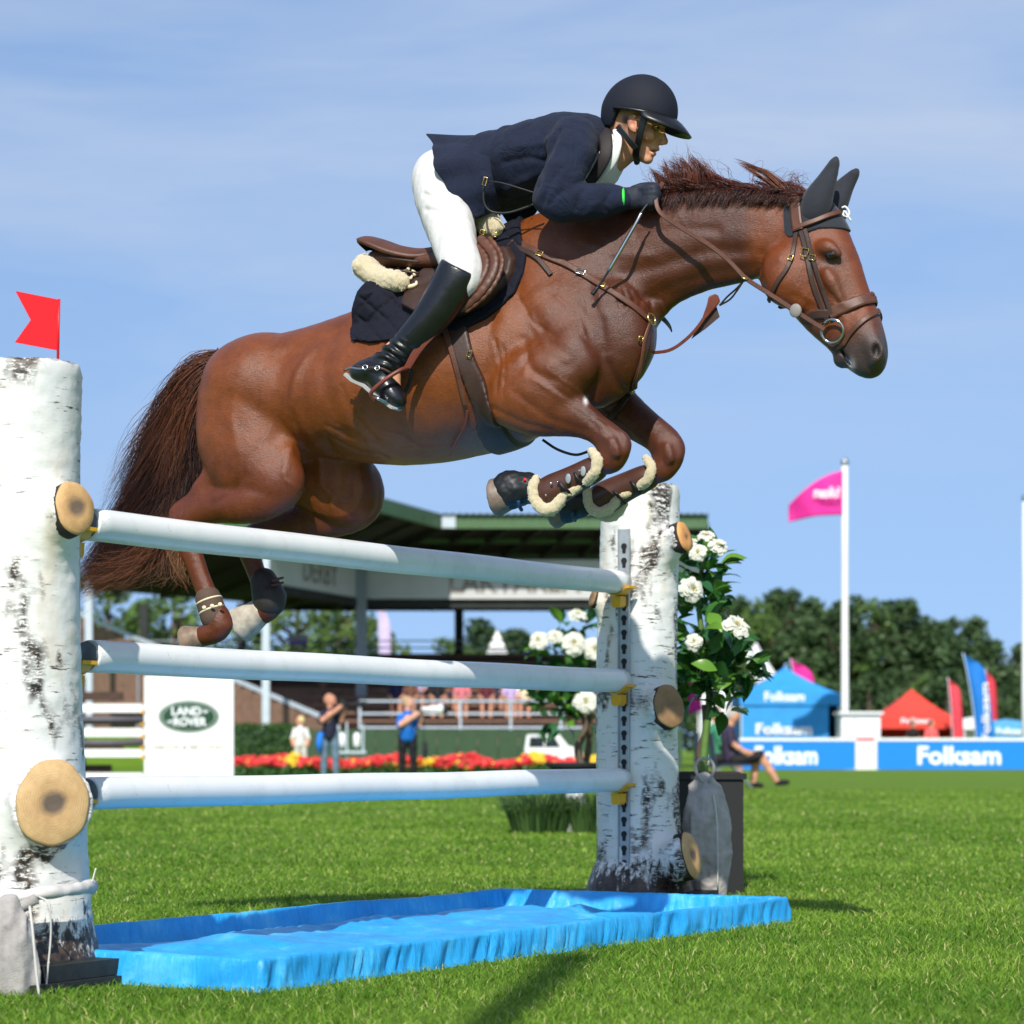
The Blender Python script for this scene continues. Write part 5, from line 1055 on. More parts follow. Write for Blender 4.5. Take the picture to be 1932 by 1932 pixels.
def headmesh():
    P = [[(1212, 214, 0, 48, .80), (1198, 222, 0, 52, .78), (1186, 228, 0, 48, .76)], [(1211, 238, 0, 40, .80), (1214, 258, 0, 32, .78), (1217, 276, 0, 23, .80), (1215, 291, 0, 13, 1.05)], [(1196, 250, 0, 34, .8), (1203, 276, 0, 19, .95), (1214, 294, 0, 10, 1.3)],
         [(1188, 262, 0, 26, 1), (1176, 285, 0, 24, 1), (1150, 300, 0, 28, 1.1), (1125, 290, 0, 32, 1.3)]]
    A = np.array([H5(*r) for c in P for r in c]); F = Field(A[:, :3].min(0)-.12, A[:, :3].max(0)+.12, .0036)
    for c in P: F.chain([H5(*r) for r in c], .025, 3, k0=.01)
    def ch(rows, k=.008, op='u'): F.chain([H5(*r) for r in rows], k, 2, op)
    ch([(1243, 238, 0, 5, 1), (1248, 250, 0, 5, .9), (1254.5, 265, 0, 4, 1), (1255, 269, 0, 3.4, 1.1)], .010); ch([(1248, 271, -.008, 3.0, 1), (1248, 271, .008, 3.0, 1)], .006);
    ch([(1236, 229, -.04, 6, 1), (1246, 229, -.02, 6, 1), (1249, 229, 0, 6, 1), (1246, 229, .02, 6, 1), (1236, 229, .04, 6, 1)], .012)
    ch([(1236, 282, -.016, 3.4, 1), (1240.5, 281.5, 0, 3.6, 1), (1236, 282, .016, 3.4, 1)], .006); ch([(1231, 290, -.014, 3.4, 1), (1234, 290, 0, 3.8, 1), (1231, 290, .014, 3.4, 1)], .006)
    ch([(1220, 300, -.010, 6.5, 1), (1223, 300, 0, 6.5, 1), (1220, 300, .010, 6.5, 1)], .012); ch([(1216, 254, -.052, 4, .8), (1228, 257, -.044, 4, .8)], .03); ch([(1216, 254, .052, 4, .8), (1228, 257, .044, 4, .8)], .03)
    for s in (-1, 1):
        F.ell(HP(1237, 241, s*.034), (.012, .012, .008), .010, 's'); F.chain([H5(1192, 224, s*.078, 9, .35), H5(1193, 235, s*.08, 9, .35), H5(1197, 246, s*.076, 5, .4)], .006, 2); F.ell(HP(1194, 233, s*.086), (.008, .006, .012), .004, 's')
    ch([(1244, 286, 0, 1.4, 10), (1230, 286, 0, 1.4, 10)], .003, 's')
    V, Q = F.mesh(); return smooth_mesh(V, Q, 5), Q
# head and neck are grown into the same surface
V2, Q2 = headmesh()
allV = np.vstack([V, V2]); allQ = np.vstack([Q, Q2 + len(V)]); px_, py_ = proj(allV)
sk = np.repeat(np.array(C(214, 156, 124)[:3])[None], len(allV), 0)
def spot(c, x, y, rx, ry, f, side=True):
    g = np.exp(-((px_-x)/rx)**2 - ((py_-y)/ry)**2)*f; global sk; sk = inm(sk, np.array(c[:3]), np.clip(g, 0, 1))
spot(C(206, 120, 96), 1216, 262, 14, 12, .5); spot(C(188, 112, 96), 1239, 282, 6, 2.4, .6); spot(C(190, 114, 98), 1233, 290, 5, 2.6, .6); spot(C(62, 40, 30), 1240, 231.5, 12, 2.6, .9); spot(C(204, 110, 88), 1256, 266, 5, 5, .5); spot(C(208, 122, 98), 1194, 233, 8, 12, .6); spot(C(70, 46, 34), 1238, 241, 8, 3, .6)
spot(C(60, 42, 32), 1180, 226, 9, 16, .95); spot(C(60, 42, 32), 1203, 214, 6, 14, .7)
mk('body', allV, allQ, M_SKIN, rd, True, sk)
for s in (-1, 1):
    e = HP(1238.5, 241.5, s*.031); mk('eye', *ball(e, (.0088, .0088, .0065), 8), plain('eye_white_shaded', C(150, 132, 122), .4), rd); mk('pupil', *ball(e + np.array([.0062, -.0035*1, 0]), (.0045, .0045, .0048), 6), M_EYE, rd)  # eye whites coloured darker to carry the visor's shade

# breeches
M_WHITE = plain('white_breeches', C(212, 211, 208), 0.75, 0.05, 30, bmp=.3, bscale=26, bdist=.01)
def folds(V, Q, amp, sc, seed, stretch=(1, 1, 1)):
    N = mesh_normals(V, Q); q = V*np.array(stretch); w = hash_noise(q + .03*np.stack([hash_noise(q, 6, 5), hash_noise(q, 6, 6), hash_noise(q, 6, 8)], 1)*2, sc, seed); return V + N*(amp*(1-np.abs(w)*2)*.6 + amp*.5*hash_noise(q, sc*2.1, seed+3))[:, None]
V, Q = solid([[(842, 340, 0, 56, 1.45), (862, 344, 0, 54, 1.45), (890, 330, 0, 52, 1.4)]] + [[(836, 348, s*.09, 54, 1), (840, 385, s*.15, 46, 1), (850, 430, s*.21, 41, .95), (864, 480, s*.28, 35, .95), (872, 512, s*.32, 33, .95), (868, 532, s*.335, 31, .95), (848, 552, s*.34, 24, 1)] for s in (-1, 1)], .03, .006)
V = folds(V, Q, .0035, 11, 2, (1, 1, .6)); V = folds(V, Q, .0022, 26, 7, (1, 1, .5)); N_ = mesh_normals(V, Q)
for ln, dp in (([(788, 360), (820, 372), (850, 392)], -.006), ([(796, 392), (822, 398), (846, 412)], -.005), ([(800, 330), (830, 345), (856, 362)], -.005), ([(876, 500), (892, 520), (884, 545)], -.005), ([(850, 540), (872, 536), (894, 524)], -.005), ([(848, 330), (858, 420), (884, 500)], .003)): crease(V, N_, ln, 4.5, dp, -.28)
mk('breeches', V, Q, M_WHITE, rd)
mk('button', *ball(HP(842, 366, -.235), (.008, .004, .008), 6), M_CHROME, rd)
# boots
M_BOOT = plain('black_polished_leather', C(20, 21, 25), 0.30, 0.25, 20, bmp=.3, bscale=55, coat=.25, bdist=.004)
for s in (-1, 1):
    def cutop(F, s=s):
        a = HP(864, 506, s*.34); G = grid(F); d = nrm(HP(872, 480, s*.34) - HP(822, 585, s*.34)); F.F = np.maximum(F.F, ((G[0][:, None, None]-a[0])*d[0] + (G[1][None, :, None]-a[1])*d[1] + (G[2][None, None, :]-a[2])*d[2] - .004).astype(np.float32))
    V, Q = solid([[(872, 500, s*.337, 37, .96), (853, 541, s*.347, 37, .95), (824, 586, s*.36, 33, .92), (790, 626, s*.368, 27, .92), (756, 658, s*.372, 22, .95), (730, 684, s*.374, 22, .95)], [(730, 684, s*.374, 22, .95), (712, 702, s*.374, 21, .95), (722, 722, s*.374, 20, .95), (740, 742, s*.374, 17, 1.05), (752, 757, s*.374, 13, 1.2)], [(716, 694, s*.374, 22, .9), (692, 702, s*.374, 20, .9), (676, 704, s*.374, 15, .95)]], .02, .0055, post=cutop)
    pxb, pyb = proj(V*np.array([1, -s, 1])); wr = np.exp(-((pxb-736)/26)**2 - ((pyb-666)/26)**2); N = mesh_normals(V, Q)
    V = V + N*((wr*.009)*np.sin((pxb*-.45 + pyb*.89)*.42 + 3*hash_noise(V, 14, 3)) + .0030*hash_noise(V, 14, 4))[:, None]
    bt = mk('boot', V, Q, M_BOOT, rd)
    P = [HP(x, y, s*.374) for x, y in ((654, 708), (668, 720), (690, 730), (706, 744), (726, 758), (745, 772), (754, 772))]; V, F = ribbon(P, np.tile([[-.5, 0, .85]], (len(P), 1)), np.array([.05, .056, .054, .062, .072, .06, .03]), .012); mk('sole', np.array(V) - [0, 0, .003], F, plain('grey_sole', C(150, 152, 150), .6), bt, False)
    if s == -1:
        mk('spur_strap', *tube(spline([HP(672, 690, -.40), HP(690, 694, -.425), HP(706, 694, -.43), (HP(722, 696, -.42)), HP(738, 704, -.405)], 16), .0055, 6), M_LEATHERD, bt)
        for x, y in ((689, 693), (712, 694)): ring('spur_buckle', HP(x, y, -.434), (.2, -1, .2), .008, .0026, M_CHROME, bt, 12)
        mk('spur', *tube(spline([HP(712, 694, -.432), HP(680, 696, -.42), HP(662, 694, -.395), HP(650, 699, -.375)], 14), .0045, 6), M_CHROME, bt)
mk('boot_badge', *ball(HP(858, 520, -.392), (.007, .003, .011), 6), M_CHROME, rd)
# jacket
m, t, p = newmat('navy_jacket'); v = coords(t); n1 = noise(t, 1400, 2, .5, v); n2 = noise(t, 12, 5, .6, v)
t.links.new(ramp(t, n2.outputs['Fac'], [(.3, C(17, 24, 44)), (.7, C(25, 35, 60))]), p.inputs['Base Color']); p.inputs['Roughness'].default_value = .78; p.inputs['Sheen Weight'].default_value = .06; p.inputs['Specular IOR Level'].default_value = .25
wj = noise(t, 9, 4, .55, coords(t, (1.2, .8, 1)), 1.6); rj = mth(t, 'ABSOLUTE', mth(t, 'SUBTRACT', wj.outputs['Fac'], .5)); bump(t, p, mixc(t, .12, rj, noise(t, 500, 3, .6, v).outputs['Fac']), .7, .03); M_JACK = m
def jpost(F):                                          # open collar and cuffs cut straight
    pass
V, Q = solid([[(905, 326, 0, 61, 1.3), (950, 320, 0, 64, 1.3), (1000, 308, 0, 66, 1.3), (1050, 293, 0, 63, 1.42), (1086, 279, 0, 53, 1.55), (1112, 272, 0, 40, 1.5), (1126, 270, 0, 32, 1.3)]] +
             [[(1082, 266, s*.150, 42, 1), (1074, 300, s*.215, 34, 1), (1058, 340, s*.245, 31, 1), (1046, 370, s*.252, 29, 1), (1056, 382, s*.25, 26, 1), (1092, 383, s*.225, 24, 1), (1130, 380, s*.185, 22, 1), (1172, 376, s*.14, 19, 1)] for s in (-1, 1)], .035, .006)
pxj, pyj = proj(V); N = mesh_normals(V, Q)
V = folds(V, Q, .0075, 8.5, 4, (1.3, .8, 1.0)); V = folds(V, Q, .003, 19, 9, (1.2, .8, 1.0))
for ln, wd, dp in [([(1060, 250), (1038, 300), (1034, 360)], 7, -.014), ([(930, 345), (1000, 318), (1040, 300)], 6, .008), ([(925, 370), (985, 350), (1035, 340)], 6, -.008), ([(960, 275), (1010, 268), (1055, 262)], 6, .005), ([(1048, 392), (1062, 360), (1078, 330)], 5, -.006), ([(1060, 396), (1080, 372)], 5, -.007), ([(1100, 400), (1110, 366)], 4, -.005), ([(1140, 395), (1148, 362)], 4, -.005), ([(940, 300), (985, 292), (1030, 300)], 5, -.006), ([(1010, 330), (1030, 372)], 6, -.008)]:
    crease(V, N, ln, wd, dp, -.22)
mk('jacket', V, Q, M_JACK, rd)
def skirt():
    # jacket tails: from the waist ring to the hem, open below
    waist = [(944, 392, -.10), (934, 360, -.175), (926, 320, -.195), (922, 280, -.15), (922, 262, -.07), (922, 257, 0)]
    mid = [(918, 404, -.14), (890, 366, -.205), (876, 318, -.215), (868, 282, -.17), (866, 266, -.08), (866, 262, 0)]
    hem = [(900, 410, -.17), (856, 372, -.225), (828, 330, -.235), (818, 292, -.19), (814, 266, -.09), (815, 261, 0)]
    rings = []
    for rw in (waist, mid, hem):
        near = [HP(*q) for q in rw]; far = [n*np.array([1, -1, 1]) for n in near[::-1][1:]]; rings.append(spline(near + far, 61))
    rings = np.array(rings); G = np.array([spline(rings[:, j], 24) for j in range(61)]).transpose(1, 0, 2); nu, nv = G.shape[:2]
    V = G.reshape(-1, 3); u = np.repeat(np.linspace(0, 1, nu), nv); a = np.tile(np.linspace(0, 1, nv), nu)
    w_ = .010*u*np.sin(a*31)+.007*u*np.sin(a*57+1); c = HP(880, 335, 0); N = V - c; N /= np.linalg.norm(N, axis=1)[:, None]; V = V + N*(w_ + .004)[:, None]
    F = [(i*nv+j, i*nv+j+1, (i+1)*nv+j+1, (i+1)*nv+j) for i in range(nu-1) for j in range(nv-1)]
    o = mk('jacket_tails', V, F, M_JACK, rd); s = o.modifiers.new('thickness', 'SOLIDIFY'); s.thickness = .005; s.offset = -1
skirt()
for bx, by in ((1011, 237), (960, 250), (1047, 226), (1095, 224), (905, 262)): mk('back_seam_tab', *ball(HP(bx, by, 0), (.008, .006, .006), 5), M_RUBBER, rd)
# collar, shirt, stock
M_SHIRT = plain('white_shirt', C(236, 238, 236), .7, .03, 30, bmp=.2, bscale=300)
V, Q = solid([[(1148, 276, 0, 33, 1.12), (1158, 288, 0, 32, 1.12)], [(1150, 292, 0, 28, 1.3), (1137, 322, 0, 24, 1.8), (1118, 345, 0, 17, 2.2), (1096, 356, 0, 12, 2.4)]], .02, .005); V = folds(V, Q, .002, 30, 5); mk('shirt', V, Q, M_SHIRT, rd)
for s in (-1, 1):
    P = spline([HP(1162, 246, s*.075), HP(1166, 268, s*.092), HP(1156, 302, s*.088), HP(1132, 332, s*.07), HP(1108, 350, s*.05)], 24); V, F = ribbon(P, np.tile([[.35, s*.9, -.1]], (24, 1)), np.linspace(.022, .04, 24), .007); V = np.array(V); mk('shirt_collar', V, F, M_SHIRT, rd, True)
M_COLLAR = plain('black_brown_collar', C(34, 28, 30), .7, .15, 40)
for s in (-1, 1):
    P = spline([HP(1134, 238, s*.02), HP(1142, 258, s*.085), HP(1143, 290, s*.11), HP(1128, 322, s*.105), HP(1112, 346, s*.085)], 24); Nn = np.tile([[.25, s*.9, .1]], (24, 1)); V, F = ribbon(P, Nn, np.linspace(.05, .035, 24), .008); mk('collar', V, F, M_COLLAR, rd, True)
# gloves with fingers closed on the reins
M_GLOVE = plain('navy_glove', C(28, 34, 50), .7, .2, 40, bmp=.3, bscale=300)
for s in (-1, 1):
    b_ = s*.125; rows = [[(1172, 376, b_, 19, .9), (1190, 374, b_, 20, .75), (1208, 372, b_, 20, .62), (1220, 371, b_, 17, .6)]]
    for k, (dy, L_) in enumerate(((-13, 1.0), (-4, 1.08), (5, 1.0), (13, .82))): rows.append([(1212, 372+dy, b_ + s*.012, 7.6, 1), (1212+20*L_, 369+dy*1.05, b_ + s*.022, 7.4, 1), (1212+26*L_, 374+dy*1.05, b_ - s*.004, 7.0, 1), (1212+16*L_, 379+dy*1.0, b_ - s*.026, 6.4, 1)])
    rows.append([(1190, 362, b_ - s*.02, 9, 1), (1212, 354, b_ - s*.035, 8.4, 1), (1230, 352, b_ - s*.025, 7.6, 1), (1240, 354, b_ - s*.005, 6.4, 1)])
    V, Q = solid(rows, .006, .0042, .0012, 60); mk('glove', V, Q, M_GLOVE, rd)
mk('wrist_band', *tube([HP(1174 + 2*math.sin(a), 374 + 19*math.cos(a), -.14 - .037*math.sin(a)) for a in np.linspace(0, 2*math.pi, 20)], .006, 6, False), plain('green_band', C(60, 220, 70), .5), rd)
# helmet
def hcut(F):
    G = grid(F); c0 = HP(1206, 219, 0); xb = HP(1186, 219, 0)[0]; X_ = G[0][:, None, None]
    zc_ = c0[2] - .24*(X_ - c0[0]); zc_ = zc_ - .062*np.clip((xb - X_)/.035, 0, 1)
    F.F = np.maximum(F.F, (zc_ - G[2][None, None, :] + 0*G[1][None, :, None]).astype(np.float32))
he = mk('helmet', *solid([[(1196, 214, 0, 62, .82), (1208, 212, 0, 65, .82), (1214, 214, 0, 62, .80)], [(1190, 222, 0, 54, .85), (1186, 232, 0, 49, .88)]], .02, .005, post=hcut), plain('navy_black_shell', C(22, 26, 38), .75, .12, 60, bmp=.2, bscale=500, spec=.3), rd)
M_HTRIM = plain('black_gloss_trim', C(16, 17, 20), .35, .1)
def helmet_trim():
    # brim band, visor, back cradle and straps
    c = HP(1207, 212, 0); a = np.linspace(0, 2*math.pi, 49)
    def rim(t, k=1.0, dz=0): 
        x = .133*math.cos(t)*k; y = .109*math.sin(t)*k; return np.array([c[0]+x, y, c[2] - .014 - .24*x + dz])
    mk('brim_band', *tube([rim(t) for t in np.linspace(-2.0, 2.0, 40)], .0065, 8), M_HTRIM, he)
    n = 31; V = []; F = []; th = np.linspace(-1.25, 1.25, n)
    for k, (e, dz) in enumerate(((.98, .004), (1.09, -.008), (1.22, -.026), (1.33, -.045))):
        for t in th:
            f = math.cos(t/1.25*math.pi/2)**.55; V.append(rim(t, 1 + (e-1)*f + (-.02 if k == 0 else 0), dz*(.4+.6*f)))
    F = [(k*n+i, k*n+i+1, (k+1)*n+i+1, (k+1)*n+i) for k in range(3) for i in range(n-1)]
    o = mk('visor', V, F, M_HTRIM, he); s = o.modifiers.new('thickness', 'SOLIDIFY'); s.thickness = .006
    
    for s in (-1, 1):
        for ln, wd in (([(1222, 210, .092), (1213, 232, .092), (1207, 258, .084), (1202, 280, .066)], 13), ([(1166, 238, .088), (1174, 248, .09), (1188, 266, .084), (1200, 280, .07)], 11), ([(1202, 276, .07), (1200, 292, .045), (1202, 303, .014), (1202, 304, 0)], 14)):
            P = spline([HP(x, y, s*yy) for x, y, yy in ln], 18); V, F = ribbon(P, np.tile([[0, s*1., -.1]], (18, 1)), wd/535, .005); mk('harness_strap', V, F, M_HTRIM, he, False)
helmet_trim()
mk('helmet_badge', *ball(HP(1141, 222, -.03), (.003, .012, .008), 6), plain('blue_badge', C(40, 110, 190), .4), he)
# lanyard, whip
for ln, r in (([(912, 352, -.215), (914, 384, -.21), (930, 400, -.20), (965, 400, -.19), (1022, 380, -.17)], .0045), ([(922, 342, -.23), (950, 346, -.235), (1022, 368, -.22)], .003)): mk('lanyard', *tube(spline([HP(*q) for q in ln], 24), r, 6), M_RUBBER, rd)
buckle(915, 342, rd, 6, 14, Y=-.235)
wh = thing('riding_whip', 'thin riding whip with silvery wrap held along the horse\'s neck', 'whip', **HLOC)
wp = [(1222, 385, -.17), (1212, 398, -.18), (1196, 428, -.195), (1157, 496, -.215), (1135, 532, -.22), (1117, 556, -.225)]; wq = spline([HP(*q) for q in wp], 40)
mk('shaft', *tube(wq, .0042, 6), M_RUBBER, wh); mk('grip', *tube(wq[9:27], .0062, 8), M_CHROME, wh); mk('lash', *tube(wq[34:], np.linspace(.006, .008, 6), 6), M_RUBBER, wh)
# ------------------------------------------------------------------ lettering
def text_mesh(s, height, bold=0.0, mirror=False, width=None, extrude=0.0):
    cu = bpy.data.curves.new('lettering', 'FONT'); cu.body = s; cu.size = 1.0; cu.offset = bold; cu.extrude = extrude; cu.resolution_u = 3
    ob = bpy.data.objects.new('lettering', cu); COL.objects.link(ob); dg = bpy.context.evaluated_depsgraph_get(); dg.update()
    me = bpy.data.meshes.new_from_object(ob.evaluated_get(dg)); bpy.data.objects.remove(ob); bpy.data.curves.remove(cu)
    co = np.empty(len(me.vertices)*3, np.float32); me.vertices.foreach_get('co', co); co = co.reshape(-1, 3)
    cap = 0.70; sc = height/cap; x0, x1 = co[:, 0].min(), co[:, 0].max(); sx = sc if width is None else width/(x1-x0)
    co[:, 0] = (co[:, 0]-x0)*sx; co[:, 1] *= sc
    if mirror: co[:, 0] = co[:, 0].max() - co[:, 0]
    co2 = np.stack([co[:, 0], co[:, 2]*sc, co[:, 1]], 1).astype(np.float32); me.vertices.foreach_set('co', co2.ravel()); me.update(); return me
def lettering(s, at, height, m, parent, rz=0.0, bold=0.0, mirror=False, width=None, tilt=0.0, nm='lettering'):
    o = link(nm, text_mesh(s, height, bold, mirror, width), m, parent); o.location = tuple(map(float, at)); o.rotation_euler = (0, tilt, rz); return o
def seriffed(parent, at, height, width, m, rz=0.0):
    o = lettering('Folksam', at, height, m, parent, rz, 0.03, width=width); return o

M_PWHITE = plain('white_paint', C(236, 237, 238), .5, .03); M_WTXT = plain('white_print', C(240, 244, 248), .6, .02)
M_FBLUE = plain('sign_blue', C(0, 128, 222), .5, .05); M_TBLUE = plain('tent_blue', C(48, 150, 226), .7, .1, 2); M_TRED = plain('tent_red', C(226, 66, 52), .7, .1, 2)
M_PINK = plain('flag_pink', C(226, 40, 150), .7, .12, 3); M_GREENP = plain('green_paint', C(72, 104, 66), .6, .12, 4); M_DKGREEN = plain('dark_green_boards', C(46, 74, 46), .7, .12, 3)
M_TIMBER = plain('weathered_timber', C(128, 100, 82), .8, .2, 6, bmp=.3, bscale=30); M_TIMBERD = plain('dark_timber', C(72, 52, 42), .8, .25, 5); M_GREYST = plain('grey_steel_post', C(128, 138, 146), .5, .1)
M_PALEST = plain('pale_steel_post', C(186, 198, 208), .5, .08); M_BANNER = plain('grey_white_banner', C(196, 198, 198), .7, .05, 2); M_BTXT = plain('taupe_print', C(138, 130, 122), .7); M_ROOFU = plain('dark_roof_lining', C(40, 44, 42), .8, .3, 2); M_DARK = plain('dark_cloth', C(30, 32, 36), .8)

# ------------------------------------------------------------------ trees
def leaf_cloud(blobs, n, size, seed, pal):
    rg = np.random.default_rng(seed); B = np.array(blobs); w = B[:, 3]**2; k = rg.choice(len(B), n, p=w/w.sum()); d = rg.normal(size=(n, 3)); d /= np.linalg.norm(d, axis=1)[:, None]
    r = rg.random(n)**.33; P = B[k, :3] + d*(B[k, 3]*r)[:, None]*np.array([1, 1, .85]); nn = rg.normal(size=(n, 3)) + d*.8 + np.array([0, 0, .5]); nn /= np.linalg.norm(nn, axis=1)[:, None]
    t = np.cross(nn, rg.normal(size=(n, 3))); t /= np.linalg.norm(t, axis=1)[:, None]; b = np.cross(nn, t); s = (size*rg.uniform(.6, 1.4, n))[:, None]
    V = np.stack([P - t*s, P - b*s*.55, P + t*s, P + b*s*.55], 1).reshape(-1, 3); F = np.arange(4*n).reshape(-1, 4)
    pk = rg.random(n)*.6 + .4*rg.random(len(B))[k]; c0, c1 = np.array(pal[0][:3]), np.array(pal[1][:3]); c = c0 + (c1-c0)*pk[:, None]; return V, F, np.repeat(c, 4, 0)
def leafmat(nm, tr=.25, rough=.5):
    m, t, p = newmat(nm); a = nd(t, 'ShaderNodeVertexColor', layer_name='Col'); t.links.new(a.outputs['Color'], p.inputs['Base Color']); p.inputs['Roughness'].default_value = rough; p.inputs['Specular IOR Level'].default_value = .3
    q = nd(t, 'ShaderNodeBsdfTranslucent'); t.links.new(a.outputs['Color'], q.inputs['Color']); x = nd(t, 'ShaderNodeMixShader'); x.inputs[0].default_value = tr; o = t.nodes['Material Output']
    t.links.new(p.outputs[0], x.inputs[1]); t.links.new(q.outputs[0], x.inputs[2]); t.links.new(x.outputs[0], o.inputs['Surface']); return m
M_LEAF = leafmat('tree_leaf'); M_TRUNK = plain('tree_bark', C(84, 72, 60), .9, .3, 4, bmp=.5, bscale=20)
def tree_meshes(seed, h, w, pal, slim=False):
    rg = np.random.default_rng(seed); bl = []
    for i in range(46):
        u = rg.random(); z = h*(.10 + .86*u); prof = (math.sin(math.pi*min(1, .22 + .80*u))**.8 if not slim else (1.05-u)**.7); rr = w*.5*prof*math.sqrt(rg.random()); a = rg.random()*6.28
        bl.append((rr*math.cos(a), rr*math.sin(a), z, w*rg.uniform(.11, .22)*(1.15-.55*u)))
    bl.append((0, 0, h*.93, w*.09)); V, F, c = leaf_cloud(bl, 5200, w*.030, seed, pal)
    crown = mesh_data('crown', V, F, False, c); mb = MB(); mb.tube([(0, 0, -.2), (.1, 0, h*.3), (-.05, .05, h*.6), (0, 0, h*.92)], [w*.05, w*.042, w*.026, w*.006], 8)
    for i in range(6):
        z = h*rg.uniform(.25, .7); a = rg.random()*6.28; mb.tube([(0, 0, z), (math.cos(a)*w*.18, math.sin(a)*w*.18, z+h*.08), (math.cos(a)*w*.36, math.sin(a)*w*.36, z+h*.2)], [w*.018, w*.012, w*.003], 6)
    return crown, mesh_data('trunk', mb.V, mb.F, True)
DKP = (C(52, 76, 46), C(92, 118, 72)); MDP = (C(58, 86, 40), C(112, 140, 70)); LTP = (C(70, 98, 50), C(122, 146, 80))
kinds = [tree_meshes(21, 10, 7.0, DKP), tree_meshes(22, 10, 5.6, MDP), tree_meshes(23, 10, 4.6, DKP, True), tree_meshes(24, 10, 8.0, DKP), tree_meshes(25, 10, 6.5, LTP)]
def tree(px, top, d, kind, lab, grp, sx=1.0, rz=0.0):
    x = (px-CX)*d/FPX; h = CAMH + (HY-top)*d/FPX; o = thing('tree', lab, 'tree', (x, d, 0), rz, grp); cr, tr = kinds[kind]
    for nm, me, mt in (('crown', cr, M_LEAF), ('trunk', tr, M_TRUNK)): q = link(nm, me, mt if not me.materials else None, o)
    o.scale = (sx*h/10, sx*h/10, h/10); return o
FG = 'trees of the far wood'
def where(px): 
    return 'left of the tall flagpole' if px < 1590 else 'right of the tall flagpole'
far = [(1352, 1134, 150, 3), (1392, 1128, 156, 0), (1431, 1120, 148, 1), (1470, 1114, 152, 0), (1499, 1103, 150, 2), (1530, 1130, 146, 0), (1556, 1152, 150, 3), (1588, 1136, 146, 0), (1620, 1115, 150, 2), (1648, 1120, 148, 1), (1680, 1134, 152, 3), (1710, 1132, 147, 0), (1751, 1160, 150, 1), (1778, 1172, 146, 3), (1799, 1158, 150, 2), (1838, 1166, 148, 0), (1872, 1206, 150, 3), (1926, 1216, 152, 0), (1950, 1200, 150, 1)]
nam = {0: 'broad dark green', 1: 'mid green bushy', 2: 'slim pointed', 3: 'wide rounded dark'}
cnt = {}
for i, (px, top, d, k) in enumerate(far):
    lab = ['first', 'second', 'third', 'fourth', 'fifth', 'sixth'][cnt.setdefault((k, where(px)), 0)] + f' {nam[k]} tree of the wood {where(px)}'; cnt[(k, where(px))] += 1
    tree(px, top, d, k, lab, FG, 1.05, i*1.3)
for i, (px, top, d, k) in enumerate([(1380, 1260, 128, 0), (1450, 1275, 130, 3), (1530, 1262, 126, 1), (1570, 1290, 124, 0), (1640, 1270, 128, 3), (1690, 1262, 130, 0), (1740, 1270, 128, 1), (1790, 1262, 126, 3), (1840, 1275, 128, 0), (1905, 1290, 130, 3)]):
    tree(px, top, d, k, ['first', 'second', 'third', 'fourth', 'fifth', 'sixth', 'seventh', 'eighth', 'ninth', 'tenth'][i] + ' low dark tree from the left before the far wood', 'understorey trees', 1.35, i*2.1)
for i, (px, top, d, k, lab) in enumerate([(205, 1090, 118, 4, 'pale green tree seen under the stand roof beside the left birch standard'), (330, 1085, 116, 1, 'mid green tree behind the stand near the horse\'s hind legs'), (560, 1082, 114, 4, 'light drooping birch behind the stand right of the hind hooves'), (640, 1095, 118, 4, 'light birch behind the stand beside the grey column'), (905, 1168, 126, 3, 'rounded dark tree seen through the stand above the middle rail'), (975, 1188, 128, 0, 'dark tree behind the stand next to the white peony bush'), (845, 1195, 122, 1, 'small green tree behind the stand beside the thin dark post')]):
    tree(px, top, d, k, lab, 'trees behind the grandstand', 1.35, i*1.7)

# ------------------------------------------------------------------ grandstand
gs_ = thing('grandstand', 'roofed timber grandstand with green eaves and white lettered banner', 'grandstand', (0, 80, 0))
o_ = np.array([0, 80, 0])
A_, B_, R_ = np.array([-2.22, 78, 7.9]), np.array([-5.17, 68.7, 7.9]), np.array([6.26, 78, 7.9]); A2, B2, R2 = np.array([-8.5, 91, 6.0]), np.array([-14.6, 80, 5.95]), np.array([6.26, 91, 6.0])
def slab(pts, th, nm, m):
    pts = [np.array(p) - o_ for p in pts]; n = len(pts); V = pts + [p + np.array([0, 0, th]) for p in pts]
    return mk(nm, V, [tuple(range(n-1, -1, -1)), tuple(range(n, 2*n))] + [(i, (i+1) % n, (i+1) % n+n, i+n) for i in range(n)], m, gs_, False)
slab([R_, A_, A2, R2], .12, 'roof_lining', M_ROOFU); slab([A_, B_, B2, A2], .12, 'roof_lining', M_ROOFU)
def beam(p, q, w, h, nm, m, par=gs_, org=o_):
    p = np.array(p, float) - org; q = np.array(q, float) - org; d = nrm(q-p); s = nrm(np.cross(d, (0, 0, 1))) if abs(d[2]) < .98 else np.array([1., 0, 0]); u = np.cross(s, d)
    V = [a + s*i*w/2 + u*j*h/2 for a in (p, q) for i, j in ((-1, -1), (1, -1), (1, 1), (-1, 1))]
    return mk(nm, V, [(3, 2, 1, 0), (4, 5, 6, 7), (0, 1, 5, 4), (1, 2, 6, 5), (2, 3, 7, 6), (3, 0, 4, 7)], m, par, False)
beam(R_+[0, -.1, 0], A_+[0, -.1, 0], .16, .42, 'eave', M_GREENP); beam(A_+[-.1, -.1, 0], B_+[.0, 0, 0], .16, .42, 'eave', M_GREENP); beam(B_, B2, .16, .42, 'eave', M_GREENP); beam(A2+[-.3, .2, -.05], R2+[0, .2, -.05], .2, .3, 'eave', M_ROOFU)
beam(A_+[-.02, -.22, 0], A_+[.42, -.22, 0], .06, .4, 'gutter_joint', M_PALEST)
